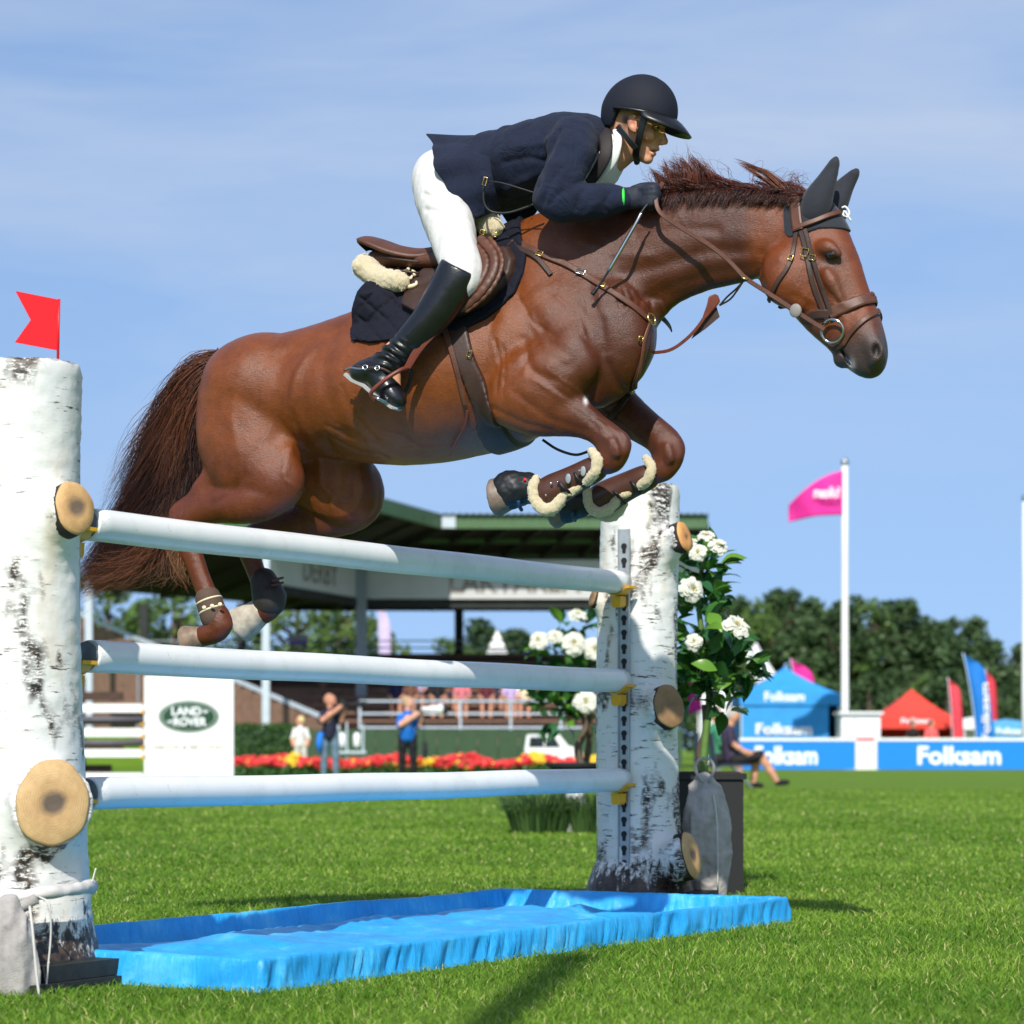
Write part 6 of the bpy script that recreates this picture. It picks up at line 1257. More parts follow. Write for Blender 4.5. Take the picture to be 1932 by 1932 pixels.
# corrugated sheets on top
def corr(p, q, p2, q2, nm):
    n = int(np.linalg.norm(q-p)/.11); V = []; 
    for i in range(n+1):
        z = .22 + (.06 if i % 2 else 0); V += [p + (q-p)*i/n - o_ + [0, 0, z], p2 + (q2-p2)*i/n - o_ + [0, 0, z]]
    F = [(2*i, 2*i+2, 2*i+3, 2*i+1) for i in range(n)]; ob = mk(nm, V, F, plain('grey_roof_sheet', C(96, 104, 104), .6, .1), gs_, False); s = ob.modifiers.new('thickness', 'SOLIDIFY'); s.thickness = .02
corr(A_+[0, -.35, 0], R_+[0, -.35, 0], A2, R2, 'roof_sheet'); corr(B_, A_, B2, A2, 'roof_sheet')
for k in range(9):
    f = k/8; beam(R_*(1-f)+A_*f + [0, .2, -.12], R2*(1-f)+A2*f + [0, -.2, -.12], .12, .24, 'rafter', M_ROOFU)
for k in range(1, 6): f = k/6; beam(R_*(1-f)+R2*f + [0, 0, -.1], A_*(1-f)+A2*f + [0, 0, -.1], .1, .16, 'purlin', M_GREENP)
for k in range(6): f = k/5; beam(A_*(1-f)+B_*f, A2*(1-f)+B2*f, .12, .24, 'rafter', M_ROOFU)
# banner
bA, bB, bR = np.array([-4.89, 80, 0]), np.array([-7.3, 71.8, 0]), np.array([6.2, 80, 0])
def panel(p, q, z0, z1, th, nm, m, par=gs_, org=o_):
    d = nrm(np.array(q)-np.array(p)); s = np.array([-d[1], d[0], 0])*th; V = [np.array(a) - org + b + np.array([0, 0, z]) for z in (z0, z1) for a, b in ((p, -s/2), (q, -s/2), (q, s/2), (p, s/2))]
    return mk(nm, V, [(3, 2, 1, 0), (4, 5, 6, 7), (0, 1, 5, 4), (1, 2, 6, 5), (2, 3, 7, 6), (3, 0, 4, 7)], m, par, False)
b0_ = panel(bA, bR, 5.57, 6.85, .06, 'banner', M_BANNER); b1b = panel(bB, bA, 5.57, 6.85, .06, 'banner', M_BANNER)
lettering('LÄKTAREN', (-2.05, -.04, 5.78), .78, M_BTXT, gs_, 0, .02, width=4.3)
ang = math.atan2((bA-bB)[1], (bA-bB)[0]); pp_ = bB + (bA-bB)*.36 - o_; nrml_ = np.array([math.sin(ang), -math.cos(ang), 0]); lettering('DERBY', (pp_[0]+nrml_[0]*.05, pp_[1]+nrml_[1]*.05, 5.82), .72, M_BTXT, gs_, ang, .01, width=3.0)
beam([-4.89, 80.3, 5.42], [6.2, 80.3, 5.42], .3, .26, 'banner_beam', M_ROOFU); beam(bB+[0, .3, 5.42], bA+[0, .3, 5.42], .3, .26, 'banner_beam', M_ROOFU)
# columns
def post(px, d, z0, z1, w, m): x = (px-CX)*d/FPX; return beam([x, d, z0], [x, d, z1], w, w, 'column', m)
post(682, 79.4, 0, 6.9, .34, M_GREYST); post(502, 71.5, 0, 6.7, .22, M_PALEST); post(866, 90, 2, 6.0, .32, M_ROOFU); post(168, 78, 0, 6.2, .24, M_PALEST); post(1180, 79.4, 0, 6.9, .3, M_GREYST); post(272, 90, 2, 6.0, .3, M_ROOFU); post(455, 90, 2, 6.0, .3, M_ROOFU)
# seating tiers
for k in range(11):
    y0t = 74 + k*1.3; zt = 1.1 + k*.27; x0t = -10.2 if k < 4 else -13.2
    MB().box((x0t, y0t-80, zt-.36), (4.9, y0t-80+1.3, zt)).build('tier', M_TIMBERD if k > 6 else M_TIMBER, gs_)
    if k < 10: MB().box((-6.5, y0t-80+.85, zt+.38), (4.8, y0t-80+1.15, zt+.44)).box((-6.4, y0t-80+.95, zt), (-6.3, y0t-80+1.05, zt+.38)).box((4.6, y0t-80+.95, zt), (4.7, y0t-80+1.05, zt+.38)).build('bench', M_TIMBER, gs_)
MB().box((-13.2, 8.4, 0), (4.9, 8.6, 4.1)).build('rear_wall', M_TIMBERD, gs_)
for zz in (4.3, 4.55): beam([-13.2, 88.2, zz], [4.9, 88.2, zz], .05, .05, 'rear_rail', M_GREYST)
# stepped side wall with rail, left
P1, P2 = PX(150, 1158, 82), PX(640, 1366, 72.4); n = 26
for k in range(n):
    a = P1 + (P2-P1)*k/n; b = P1 + (P2-P1)*(k+1)/n; panel([a[0], a[1], 0], [b[0]-.02, b[1], 0], 0.05, max(.4, (a[2]+b[2])/2 - .12), .05, 'wall_board', M_TIMBER)
beam(P1, P2, .10, .12, 'stair_rail', M_PALEST)
for k in range(5): a = P1 + (P2-P1)*k/4; beam([a[0], a[1]-.1, 0], [a[0], a[1]-.1, a[2]], .07, .07, 'stair_post', M_GREYST)
for zz in (1.30, 1.72, 2.1): beam([-4.6, 73.7, zz], [3.0, 73.7, zz], .05, .06, 'front_rail', M_PALEST)
for k in range(6): beam([-4.6+k*1.52, 73.7, 1.0], [-4.6+k*1.52, 73.7, 2.1], .07, .07, 'rail_post', M_PALEST)
fw = thing('board_fence', 'dark green plank fence in front of the grandstand behind the flower bed', 'fence', (0, 71.5, 0))
for k in range(21): x = -7.6 + k*.6; MB().box((x, -.03, .06), (x+.585, .03, 1.22 + .01*(k % 3))).build('board', M_DKGREEN, fw)
# spectators and other people -------------------------------------------
M_PEOPLE = vcol('people', .75, .3, var=.08, vscale=12)
SKN = C(206, 150, 122)
def figure(name, lab, base, chains, grp=None, h=.016, cat='person', rz=0.0):
    # chains: colour, rows x,y,z,r,k ; one continuous body
    allr = np.array([r for c, rows in chains for r in rows]); lo = allr[:, :3].min(0) - .3; hi = allr[:, :3].max(0) + .3; F = Field(lo, hi, h)
    for c, rows in chains: F.chain(rows, .03, 2)
    V, Q = F.mesh(); best = np.full(len(V), 9.0); colr = np.zeros((len(V), 3))
    for c, rows in chains:
        A = np.array(rows, float); A = spline(A, len(A)*4)
        for i in range(len(A)-1):
            a, b = A[i], A[i+1]; ab = b[:3]-a[:3]; t = np.clip(((V-a[:3]) @ ab)/(ab @ ab + 1e-9), 0, 1); q = V - a[:3] - t[:, None]*ab; lat = q[:, 0]; kk = a[4]+(b[4]-a[4])*t
            dd = np.sqrt((q**2).sum(1) + lat**2*(1/kk**2-1)) - (a[3]+(b[3]-a[3])*t); mkk = dd < best; best[mkk] = dd[mkk]; colr[mkk] = c[:3]
    N = mesh_normals(V, Q); V = V + N*(.006*hash_noise(V, 9, 2))[:, None]
    th = thing(name, lab, cat, base, rz, grp); mk('body', V, Q, M_PEOPLE, th, True, colr); return th
def walker(lab, base, shirt, trousers, hair, skin=SKN, arms=None, ht=1.75, sleeve=None, face=1, extra=()):
    s = ht/1.75; f = face
    ch = [(trousers, [(-.09, 0, .98, .10, 1), (-.11, .0, .52, .075, 1), (-.12, .02, .10, .055, 1)]), (trousers, [(.09, 0, .98, .10, 1), (.12, -.02, .52, .075, 1), (.13, -.02, .10, .055, 1)]), (C(40, 40, 44), [(-.12, .02, .05, .05, 1), (-.12+.12*f, -.02, .04, .04, 1)]), (C(40, 40, 44), [(.13, -.02, .05, .05, 1), (.13+.12*f, -.05, .04, .04, 1)]),
          (shirt, [(0, 0, .95, .135, 1.3), (0, 0, 1.15, .14, 1.3), (0, 0, 1.33, .13, 1.5), (0, 0, 1.43, .07, 1.8)]), (skin, [(0, 0, 1.42, .05, 1), (.01*f, 0, 1.54, .055, 1)]), (skin, [(.02*f, 0, 1.60, .085, .95), (.035*f, 0, 1.66, .09, .95)]), (skin, [(.10*f, 0, 1.60, .02, 1), (.125*f, -.01, 1.58, .015, 1)]), (hair, [(-.01*f, 0, 1.70, .085, 1), (-.045*f, 0, 1.64, .075, 1)])]
    for rows in arms or ([(-.17, 0, 1.38, .06, 1), (-.24, -.02, 1.12, .05, 1), (-.2, -.12, .9, .04, 1)], [(.17, 0, 1.38, .06, 1), (.24, -.02, 1.12, .05, 1), (.2, -.12, .9, .04, 1)]):
        ch.append((shirt, rows[:2])); ch.append((skin, rows[1:]))
    ch += list(extra); ch = [(c, [(x*s, y*s, z*s, r*s, k) for x, y, z, r, k in rows]) for c, rows in ch]
    return figure('person', lab, base, ch)
pm = PX(622, 1410, 49); man = walker('bald photographer in navy shirt and jeans standing by the red flowers', (pm[0], 49, 0), C(38, 40, 62), C(98, 122, 140), C(190, 138, 112), C(206, 146, 120), arms=([(-.14, -.1, 1.38, .06, 1), (-.16, -.25, 1.22, .052, 1), (.14, -.22, 1.44, .045, 1), (.25, -.16, 1.53, .045, 1)], [(.17, 0, 1.38, .06, 1), (.2, .02, 1.2, .05, 1), (.3, -.02, 1.46, .045, 1)]), face=1)
mk('waist_cloth', *solid.__globals__['tube']([(-.16, -.13, 1.0), (-.2, -.14, .8), (-.19, -.14, .62)], [.05, .07, .05], 8), plain('blue_cloth', C(30, 120, 220), .8), man)
def long_lens(name, lab, at, L, r, m, m2):
    th = thing(name, lab, 'camera', at); MB().box((-.07, -.05, -.06), (.05, .05, .06)).box((-.05, -.03, .06), (.02, .03, .10)).build('camera_body', M_DARK, th); V, F = lathe([(r*.6, .0), (r*.62, L*.35), (r*.8, L*.4), (r, L*.75), (r*1.25, L*.78), (r*1.3, L)], 16); o = mk('lens', V, F, m, th); o.rotation_euler = (0, math.pi/2, 0); o.location = (.05, 0, 0)
    V, F = lathe([(r*1.3, 0), (r*1.35, L*.2)], 16); q = mk('lens_hood', V, F, m2, th); q.rotation_euler = (0, math.pi/2, 0); q.location = (.05+L*1.001, 0, 0); return th
long_lens('camera', 'black camera with long dark lens held by the bald photographer', (pm[0]+.27, 48.85, CAMH + (HY-1329)*49/FPX), .36, .05, M_DARK, M_DARK)
pw = PX(769, 1410, 47); wom = walker('photographer in bright blue vest and black trousers holding a white lens', (pw[0], 47, 0), C(24, 104, 190), C(24, 24, 28), C(176, 150, 120), C(214, 160, 134), arms=([(-.15, -.1, 1.36, .06, 1), (-.16, -.22, 1.18, .055, 1), (.14, -.24, 1.36, .05, 1), (.24, -.15, 1.46, .045, 1)], [(.17, 0, 1.36, .06, 1), (.22, .0, 1.16, .05, 1), (.3, -.04, 1.4, .045, 1)]), ht=1.66, face=1)
long_lens('camera', 'camera with big white telephoto lens beside the woman in blue', (pw[0]+.22, 46.85, CAMH + (HY-1338)*47/FPX), .42, .075, M_PWHITE, M_DARK)
th = thing('camera', 'black camera hanging on a strap below the woman\'s elbow', 'camera', (pw[0]+.34, 46.9, .72)); MB().box((-.05, -.05, -.08), (.05, .05, .08)).tube([(0, 0, -.05), (0, 0, -.24)], .05, 10).build('camera_body', M_DARK, th); MB().tube([(-.02, 0, .08), (-.03, 0, .55)], .01, 6).build('strap', M_DARK, th)
pf = PX(567, 1410, 58); walker('person in white clothes and pale hat standing by the hedge', (pf[0], 58, 0), C(226, 224, 220), C(206, 200, 190), C(228, 210, 150), ht=1.42, face=-1)
# rack beside the photographer
rk = thing('metal_rack', 'small white metal rack with lamps behind the bald photographer', 'rack', PX(662, 1410, 60)*[1, 1, 0])
for x in (-.3, -.1, .3): MB().tube([(x, 0, 0), (x, 0, 1.35-.3*abs(x))], .025, 6).build('leg', M_PALEST, rk)
MB().box((-.38, -.15, .55), (.38, .15, .61)).build('shelf', M_PALEST, rk)
for x in (-.22, .15): MB().add(*lathe([(.05, 0), (.09, .06), (.09, .3), (.05, .36)], 10, (x, -.02, .7))).build('lamp', M_PWHITE, rk, True)
# spectators sitting in the stand
def sitter(lab, base, shirt, low, hair, rz=0, grp=None, h=.03):
    ch = [(shirt, [(0, 0, .48, .14, 1.2), (0, .03, .75, .14, 1.3), (0, .02, .95, .12, 1.4), (0, 0, 1.04, .06, 1.5)]), (SKN, [(0, 0, 1.05, .05, 1), (0, -.01, 1.16, .055, 1)]), (SKN, [(0, -.02, 1.20, .09, 1), (0, -.02, 1.27, .09, 1)]), (hair, [(0, .03, 1.30, .09, 1), (0, .06, 1.22, .08, 1)])]
    for s in (-1, 1): ch += [(low, [(s*.1, 0, .5, .1, 1), (s*.13, -.42, .52, .08, 1)]), (SKN, [(s*.13, -.42, .5, .07, 1), (s*.13, -.42, .06, .05, 1), (s*.13, -.55, .03, .04, 1)]), (shirt, [(s*.19, 0, .98, .06, 1), (s*.24, -.1, .72, .05, 1)]), (SKN, [(s*.24, -.1, .72, .045, 1), (s*.12, -.32, .62, .04, 1)])]
    return figure('person', lab, base, ch, grp, h, rz=rz)
cl = [('maroon', C(96, 44, 50)), ('navy', C(40, 44, 74)), ('pink', C(206, 120, 130)), ('white', C(226, 222, 226)), ('brown', C(112, 76, 60)), ('cream', C(230, 216, 180)), ('lilac', C(190, 170, 214)), ('black', C(34, 32, 36))]
sx_ = [(748, 2, 1, 'leftmost spectator in the stand, in navy'), (775, 2, 4, 'spectator in brown sitting second from the left in the stand'), (790, 3, 6, 'spectator in lilac one row up, left of the woman\'s lens'), (826, 2, 7, 'spectator in black sitting in the stand above the white lens'), (850, 3, 4, 'spectator in brown on the upper bench right of the white lens'), (872, 2, 2, 'spectator in pink sitting mid stand'), (918, 2, 0, 'spectator in maroon sitting left of the pale group'), (938, 3, 1, 'spectator in navy on the upper bench near the peony bush'), (964, 2, 6, 'spectator in lilac in the pale group at the right'), (990, 2, 5, 'spectator in cream at the right end of the bench')]
for px, row, c, lab in sx_:
    yy = 74 + row*1.3 + .95; sitter(lab, ((px-CX)*yy/FPX, yy, 1.1+row*.27 - .02), cl[c][1], C(60, 60, 80), C(70, 48, 36), grp='spectators in the grandstand')

# ------------------------------------------------------------------ flower bed, hedge
def flowerbed():
    rg = np.random.default_rng(5); n = 1500; x = rg.uniform(-6.2, 1.9, n); y = rg.uniform(51.5, 53.5, n); z = .36 + .18*hash_noise(np.stack([x, y, 0*x], 1), 1.3, 4) + rg.uniform(-.06, .06, n)
    bl = [(x[i], y[i], max(.06, z[i]*.55), .17) for i in range(0, n, 3)]; V, F, c = leaf_cloud(bl, 9000, .05, 6, (C(44, 84, 40), C(86, 128, 62)))
    k = 8; t = hash_noise(np.stack([x, 0*y, 0*x], 1), 2.1, 9); yel = ((t > .34) | (rg.random(n) > .94))[:, None]; red = np.where(rg.random((n, 1)) > .5, np.array([C(212, 24, 30)[:3]]), np.array([C(228, 52, 58)[:3]])); cc = np.where(yel, np.array([C(240, 200, 40)[:3]]), red)
    V2 = []; F2 = []; C2 = []
    for i in range(n):
        a = rg.random()*6.28; b0 = len(V)+len(V2); V2.append((x[i], y[i]-.02, z[i]+.02)); C2.append(cc[i]*.8)
        for j in range(k): r = .075*(1 if j % 2 else .62); V2.append((x[i]+r*math.cos(a+j*math.pi/4), y[i]+r*.5*math.sin(a+j*math.pi/4)-.02, z[i]+.05+r*.6*math.sin(a+j*math.pi/4))); C2.append(cc[i])
        F2 += [(b0, b0+1+j, b0+1+(j+1) % k) for j in range(k)]
    o = mk('flower_bed', np.vstack([V, V2]), [tuple(f) for f in F] + F2, leafmat('flower_petal', .2), None, False, np.vstack([c, np.array(C2)])); tag(o, 'long bed of red and yellow flowers in front of the grandstand', 'flower bed', None, 'stuff')
flowerbed()
hg = thing('hedge', 'clipped dark green hedge right of the white sign panel', 'hedge', PX(496, 1410, 60)*[1, 1, 0]); bl = [(x, y, z, .16) for x in np.linspace(-.72, .68, 9) for y in (-.3, 0, .3) for z in np.linspace(.12, 1.18, 7)]; V, F, c = leaf_cloud(bl, 7000, .045, 8, (C(44, 78, 34), C(84, 118, 56))); mk('foliage', V, F, M_LEAF, hg, False, c); MB().box((-.75, -.3, 0), (.7, .3, 1.15)).build('core', M_DKGREEN, hg)

# ------------------------------------------------------------------ second jump with sign panel
dj = 41.0; sg = thing('sign_panel', 'white sign panel with green oval car emblem beside the distant jump', 'sign', PX(357, 1410, dj)*[1, 1, 0])
sc_ = dj/FPX; zt = CAMH + (HY-1275)*sc_; MB().box((-84*sc_, -.05, .0), (84*sc_, .05, zt)).build('board', M_PWHITE, sg)
zc_ = CAMH + (HY-1352)*sc_; n = 48
def oval(rx, rz, y, nm, m): a = np.linspace(0, 2*math.pi, n, endpoint=False); mk(nm, [(rx*math.cos(t), y, zc_ + rz*math.sin(t)) for t in a] + [(rx*math.cos(t), y+.004, zc_ + rz*math.sin(t)) for t in a], [tuple(range(n))] + [(i, i+n, (i+1) % n+n, (i+1) % n) for i in range(n)], m, sg, False)
oval(58*sc_, 31*sc_, -.056, 'oval_border', plain('silver', C(170, 180, 172), .4)); oval(55*sc_, 28*sc_, -.062, 'oval', plain('emblem_green', C(0, 60, 34), .5)); oval(51*sc_, 25*sc_, -.0675, 'oval_line', plain('emblem_line', C(190, 206, 196), .5)); oval(49.5*sc_, 24*sc_, -.0725, 'oval_inner', plain('emblem_green_inner', C(0, 62, 34), .5))
lettering('LAND', (-32*sc_, -.078, zc_+3*sc_), 15*sc_, M_WTXT, sg, 0, .03, width=56*sc_); lettering('ROVER', (-28*sc_, -.078, zc_-17*sc_), 15*sc_, M_WTXT, sg, 0, .03, width=62*sc_)
lettering('>', (27*sc_, -.078, zc_+5*sc_), 9*sc_, M_WTXT, sg, 0, .03, width=10*sc_); lettering('<', (-40*sc_, -.078, zc_-14*sc_), 9*sc_, M_WTXT, sg, 0, .03, width=10*sc_)
lettering('ABOVE & BEYOND', (-67*sc_, -.056, CAMH + (HY-1414)*sc_), 9*sc_, plain('gold_print', C(136, 122, 80), .7), sg, 0, 0, width=132*sc_)
jf = [(1336, 16, 'P', 'highest of the white planks of the distant jump left of the sign'), (1382, 16, 'P', 'second white plank of the distant jump'), (1421, 15, 'P', 'third white plank of the distant jump'), (1466, 16, 'P', 'lowest white plank of the distant jump'), (1358, 14, 'D', 'upper grey rail of the distant jump'), (1402, 12, 'D', 'lower grey rail of the distant jump')]
for y, hh, kd, lab in jf:
    x0 = (95-CX)*sc_; x1 = (270-CX)*sc_; zc2 = CAMH + (HY-y)*sc_; th = thing('plank' if kd == 'P' else 'rail', lab, 'plank' if kd == 'P' else 'rail', (x0, dj, zc2), 0, 'planks and rails of the distant jump')
    if kd == 'P': MB().box((0, -.015, -hh*sc_/2), (x1-x0, .015, hh*sc_/2)).build('board', M_PWHITE, th)
    else: MB().tube([(0, .4, 0), (x1-x0, .4, 0)], hh*sc_/2, 12).build('pole', plain('grey_pole', C(92, 88, 96), .6), th, True)
    MB().box((x1-x0-.04, -.05, -.09), (x1-x0+.06, .05, -.05)).build('cup', M_YEL, th)
wl = thing('jump_wing', 'dark slatted jump wing behind the white planks at the left', 'jump wing', (((200-CX)*sc_), dj+1.2, 0))
for k in range(4): MB().box((-.62, -.03, .25+k*.42), (-.1+.2*(k % 2), .03, .40+k*.42)).build('slat', M_TIMBERD, wl)
for x in (-.6, .55): MB().box((x-.04, -.05, 0), (x+.04, .05, 1.9)).build('upright', M_TIMBERD, wl)
gb = thing('grass_bank', 'green sloping grass bank behind the distant jump at the left', 'bank', (-14, 63, 0)); mk('slope', [(-8, 0, 0), (6.5, 0, 0), (6.5, 8, .2), (-8, 8, 3.3), (-8, 8, 0), (6.5, 8, 0)], [(0, 1, 2, 3), (0, 3, 4), (1, 5, 2), (3, 2, 5, 4)], M_LAWN, gb, False)

# ------------------------------------------------------------------ boards, tents, flags on the right
def board(lab, x0p, x1p, d, words):
    th = thing('advertising_board', lab, 'board', PX((x0p+x1p)/2, 1410, d)*[1, 1, 0], 0, 'blue advertising boards'); w2 = (x1p-x0p)/2*d/FPX; z1 = CAMH + (HY-1398)*d/FPX
    MB().box((-w2, -.03, .02), (w2, .03, z1)).build('panel', M_FBLUE, th); MB().box((-w2, -.05, z1+.002), (w2, .05, z1+.09)).build('top_rail', M_PWHITE, th)
    for s in (-1, 1): MB().box((s*w2*.8-.03, .04, 0), (s*w2*.8+.03, .5, .06)).build('foot', M_GREYST, th)
    lettering(words, ((1731-CX)*d/FPX - (PX((x0p+x1p)/2, 1410, d)[0]) if x0p > 1640 else (1424-1504)*d/FPX, -.036, CAMH + (HY-1441)*d/FPX), 33*d/FPX, M_WTXT, th, 0, .03, width=(157 if x0p > 1640 else 118)*d/FPX)
board('blue advertising board with white lettering behind the seated man', 1395, 1613, 75, 'Folksam'); board('long blue advertising board with white lettering at the right edge', 1655, 2010, 75, 'Folksam')
kb = thing('white_kiosk', 'narrow white kiosk between the two blue boards under the flagpole', 'kiosk', PX(1624, 1410, 76.5)*[1, 1, 0]); s_ = 76.5/FPX
MB().box((-37*s_, 0, 0), (37*s_, 1.2, 62*s_+.7)).build('wall', M_PWHITE, kb); MB().box((-42*s_, -.12, 62*s_+.705), (42*s_, 1.3, 66*s_+.72)).build('roof', M_PWHITE, kb); MB().box((-8*s_, -.02, 13*s_+.7), (26*s_, -.004, 18*s_+.7)).build('red_stripe', M_TRED, kb); MB().box((-12*s_, -.015, .1), (-10*s_, -.003, 55*s_+.7)).build('joint', M_GREYST, kb)
def tent(lab, px0, px1, peak, eave, d, m, words=(), open_front=False, grp='pop-up tents'):
    s = d/FPX; w2 = (px1-px0)/2*s; ze = CAMH + (HY-eave)*s; zp = CAMH + (HY-peak)*s; th = thing('tent', lab, 'tent', PX((px0+px1)/2, 1410, d)*[1, 1, 0], 0, grp); dd = w2*2
    n = 8; V = []; 
    for i in range(n+1):
        f = i/n; g = f**1.25; ww = w2*(1-f); V += [(-ww, dd/2-ww, ze+(zp-ze)*g), (ww, dd/2-ww, ze+(zp-ze)*g), (ww, dd/2+ww, ze+(zp-ze)*g), (-ww, dd/2+ww, ze+(zp-ze)*g)]
    F = [(i*4+j, i*4+(j+1) % 4, i*4+4+(j+1) % 4, i*4+4+j) for i in range(n) for j in range(4)]; mk('canopy', V, F, m, th, False)
    MB().box((-w2, -.02, ze-.42), (w2, .0, ze)).box((-w2, dd, ze-.42), (w2, dd+.02, ze)).box((-w2-.02, .002, ze-.42), (-w2, dd-.002, ze)).box((w2, .002, ze-.42), (w2+.02, dd-.002, ze)).build('valance', m, th)
    for x in (-w2+.03, w2-.03):
        for y in (.03, dd-.03): MB().box((x-.025, y-.025, 0), (x+.025, y+.025, ze)).build('leg', M_PALEST, th)
    MB().box((-w2+.01, dd-.06, .05), (w2-.01, dd-.04, ze-.05)).build('back_wall', m, th); MB().box((-w2+.06, .06, .05), (-w2+.08, dd-.08, ze-.05)).build('side_wall', m, th); MB().box((w2-.08, .06, .05), (w2-.06, dd-.08, ze-.05)).build('side_wall', m, th)
    if not open_front: MB().box((-w2+.08, .06, .05), (w2-.4, .08, ze-.05)).build('front_wall', m, th)
    for tx, x, y, hh, ww in words: lettering(tx, ((x-(px0+px1)/2)*s, -.03, CAMH+(HY-y)*s), hh*s, M_WTXT, th, 0, .03, width=ww*s)
    return th
tent('bright blue peaked tent with white lettering left of the tall flagpole', 1397, 1585, 1256, 1308, 86, M_TBLUE, [('Folksam', 1442, 1322, 17, 76), ('Folksam', 1426, 1385, 20, 106)])
tent('red peaked tent to the right of the white kiosk', 1657, 1806, 1298, 1354, 92, M_TRED, [('Folksam', 1700, 1364, 9, 60)], True)
tent('white tent half hidden behind the potted peony tree', 1322, 1396, 1290, 1312, 100, M_PWHITE)
tent('low pale blue tent with lettering at the right edge', 1862, 1950, 1356, 1362, 88, plain('tent_pale_blue', C(90, 170, 222), .7), [('Folksam', 1880, 1385, 12, 56)])
tent('small white awning between red tent and blue feather flag', 1818, 1862, 1352, 1356, 96, M_PWHITE, (), True)
for px, c, lab in ((1722, C(40, 34, 32), 'person in dark top in front of the red tent'), (1757, C(236, 110, 110), 'person in coral top in front of the red tent'), (1587, C(60, 50, 48), 'person in dark clothes at the corner of the blue tent')): p_ = PX(px, 1410, 88); walker(lab, (p_[0], 88, 0), c, C(50, 50, 60), C(60, 44, 36), ht=1.66)
def feather(lab, px0, base, top, d, lean, m, wd, words=None, grp='feather flags'):
    s = d/FPX; x0 = (px0-CX)*s; H = CAMH + (HY-top)*s; th = thing('feather_flag', lab, 'flag', (x0, d, 0), 0, grp); n = 16; V = []; L_ = []
    for i in range(n+1):
        f = i/n; z = H*(.18+.82*f); xl = -lean*s*(f**1.7); ww = wd*s*(1 - max(0, (f-.80)/.20)**2.6*.9); L_.append((xl-.02, 0, z)); V += [(xl, .02*math.sin(f*7), z), (xl+ww*.5, .05*math.sin(f*7+1), z-.02), (xl+ww, .02*math.sin(f*6), z - .30*max(0, f-.6))]
    F = [(i*3+j, i*3+j+1, i*3+4+j, i*3+3+j) for i in range(n) for j in range(2)]; o = mk('sail', V, F, m, th); q = o.modifiers.new('thickness', 'SOLIDIFY'); q.thickness = .012
    MB().tube([(0, 0, 0)] + L_, .022, 6).build('pole', M_PALEST, th, True); MB().box((-.3, -.3, 0), (.3, .3, .04)).build('foot', M_DARK, th)
    if words: lettering(words, (wd*s*.75, -.08, H*.24), wd*s*.42, M_WTXT, th, 0, .02, width=H*.5, tilt=-math.pi/2 - .04)
    return th
feather('tall blue feather flag with white lettering near the right edge', 1842, 1390, 1232, 84, 24, plain('flag_blue', C(16, 118, 206), .7), 34, 'Folksam'); feather('red feather flag behind the tall blue one', 1868, 1365, 1262, 90, 8, plain('flag_red', C(206, 50, 66), .7), 16); feather('red feather flag right of the red tent', 1799, 1390, 1278, 90, 10, plain('flag_red_b', C(226, 66, 80), .7), 20); feather('magenta feather flag rising behind the blue tent', 1512, 1390, 1242, 96, 20, M_PINK, 36)
feather('pale lilac feather flag behind the grandstand', 718, 1222, 1138, 98, 4, plain('flag_lilac', C(206, 190, 226), .7), 22)
def flat_flag(lab, poly, d, m, nm='banner_flag', pole=None):
    base = PX(poly[0][0], 1410, d)*[1, 1, 0]; th = thing(nm, lab, 'flag', base); n = 12; P = np.array(poly, float); G = []
    for i in range(n+1):
        for j in range(n+1):
            u, v_ = i/n, j/n; q = P[0]*(1-u)*(1-v_) + P[1]*u*(1-v_) + P[2]*u*v_ + P[3]*(1-u)*v_; G.append(PX(q[0], q[1], d) - base + np.array([0, .12*math.sin(u*6+v_*3), 0]))
    o = mk('sheet', G, [(i*(n+1)+j, (i+1)*(n+1)+j, (i+1)*(n+1)+j+1, i*(n+1)+j+1) for i in range(n) for j in range(n)], m, th); q = o.modifiers.new('thickness', 'SOLIDIFY'); q.thickness = .012
    if pole: a, b = PX(*pole[0], d) - base, PX(*pole[1], d) - base; MB().tube([a, b], .03, 8).build('pole', M_PALEST, th, True)
    return th
flat_flag('tilted white banner flag behind the blue tent', [(1404, 1236), (1427, 1213), (1466, 1274), (1432, 1295)], 92, M_PWHITE, pole=((1430, 1410), (1426, 1211)))
flat_flag('pink banner flag between birch standard and peony stem', [(1288, 1282), (1318, 1268), (1326, 1340), (1288, 1350)], 88, M_PINK, pole=((1289, 1410), (1288, 1270)))
def flagpole(lab, px, top, d, r=.11):
    x = (px-CX)*d/FPX; H = CAMH + (HY-top)*d/FPX; th = thing('flagpole', lab, 'flagpole', (x, d, 0), 0); V, F = lathe([(r*1.25, 0), (r*1.1, H*.3), (r, H*.7), (r*.86, H-.12)], 14); mk('mast', V, F, M_PWHITE, th); V, F = ball((0, 0, H), (.13, .13, .13), 8); mk('knob', V, F, M_CHROME, th); return th, H
flagpole('tall white flagpole carrying the pink flag', 1594, 872, 78); flagpole('white flagpole cut by the right edge of the picture', 1935, 940, 78)
ff = thing('pink_flag', 'pink flag with white lettering blowing left from the tall flagpole', 'flag', PX(1590, 985, 77.9)); d = 77.9; s = d/FPX; G = []; nu, nv = 24, 12
for i in range(nu+1):
    for j in range(nv+1):
        u, v_ = i/nu, j/nv; top = 888 + 12*u + 52*u**1.9; bot = 971 - 3*math.sin(u*3.1) + 13*u; q = PX(1590 - 101*u, top*(1-v_) + bot*v_, d) - PX(1590, 985, d); G.append(q + np.array([0, .22*math.sin(u*7 + v_*1.5)*u, 0]))
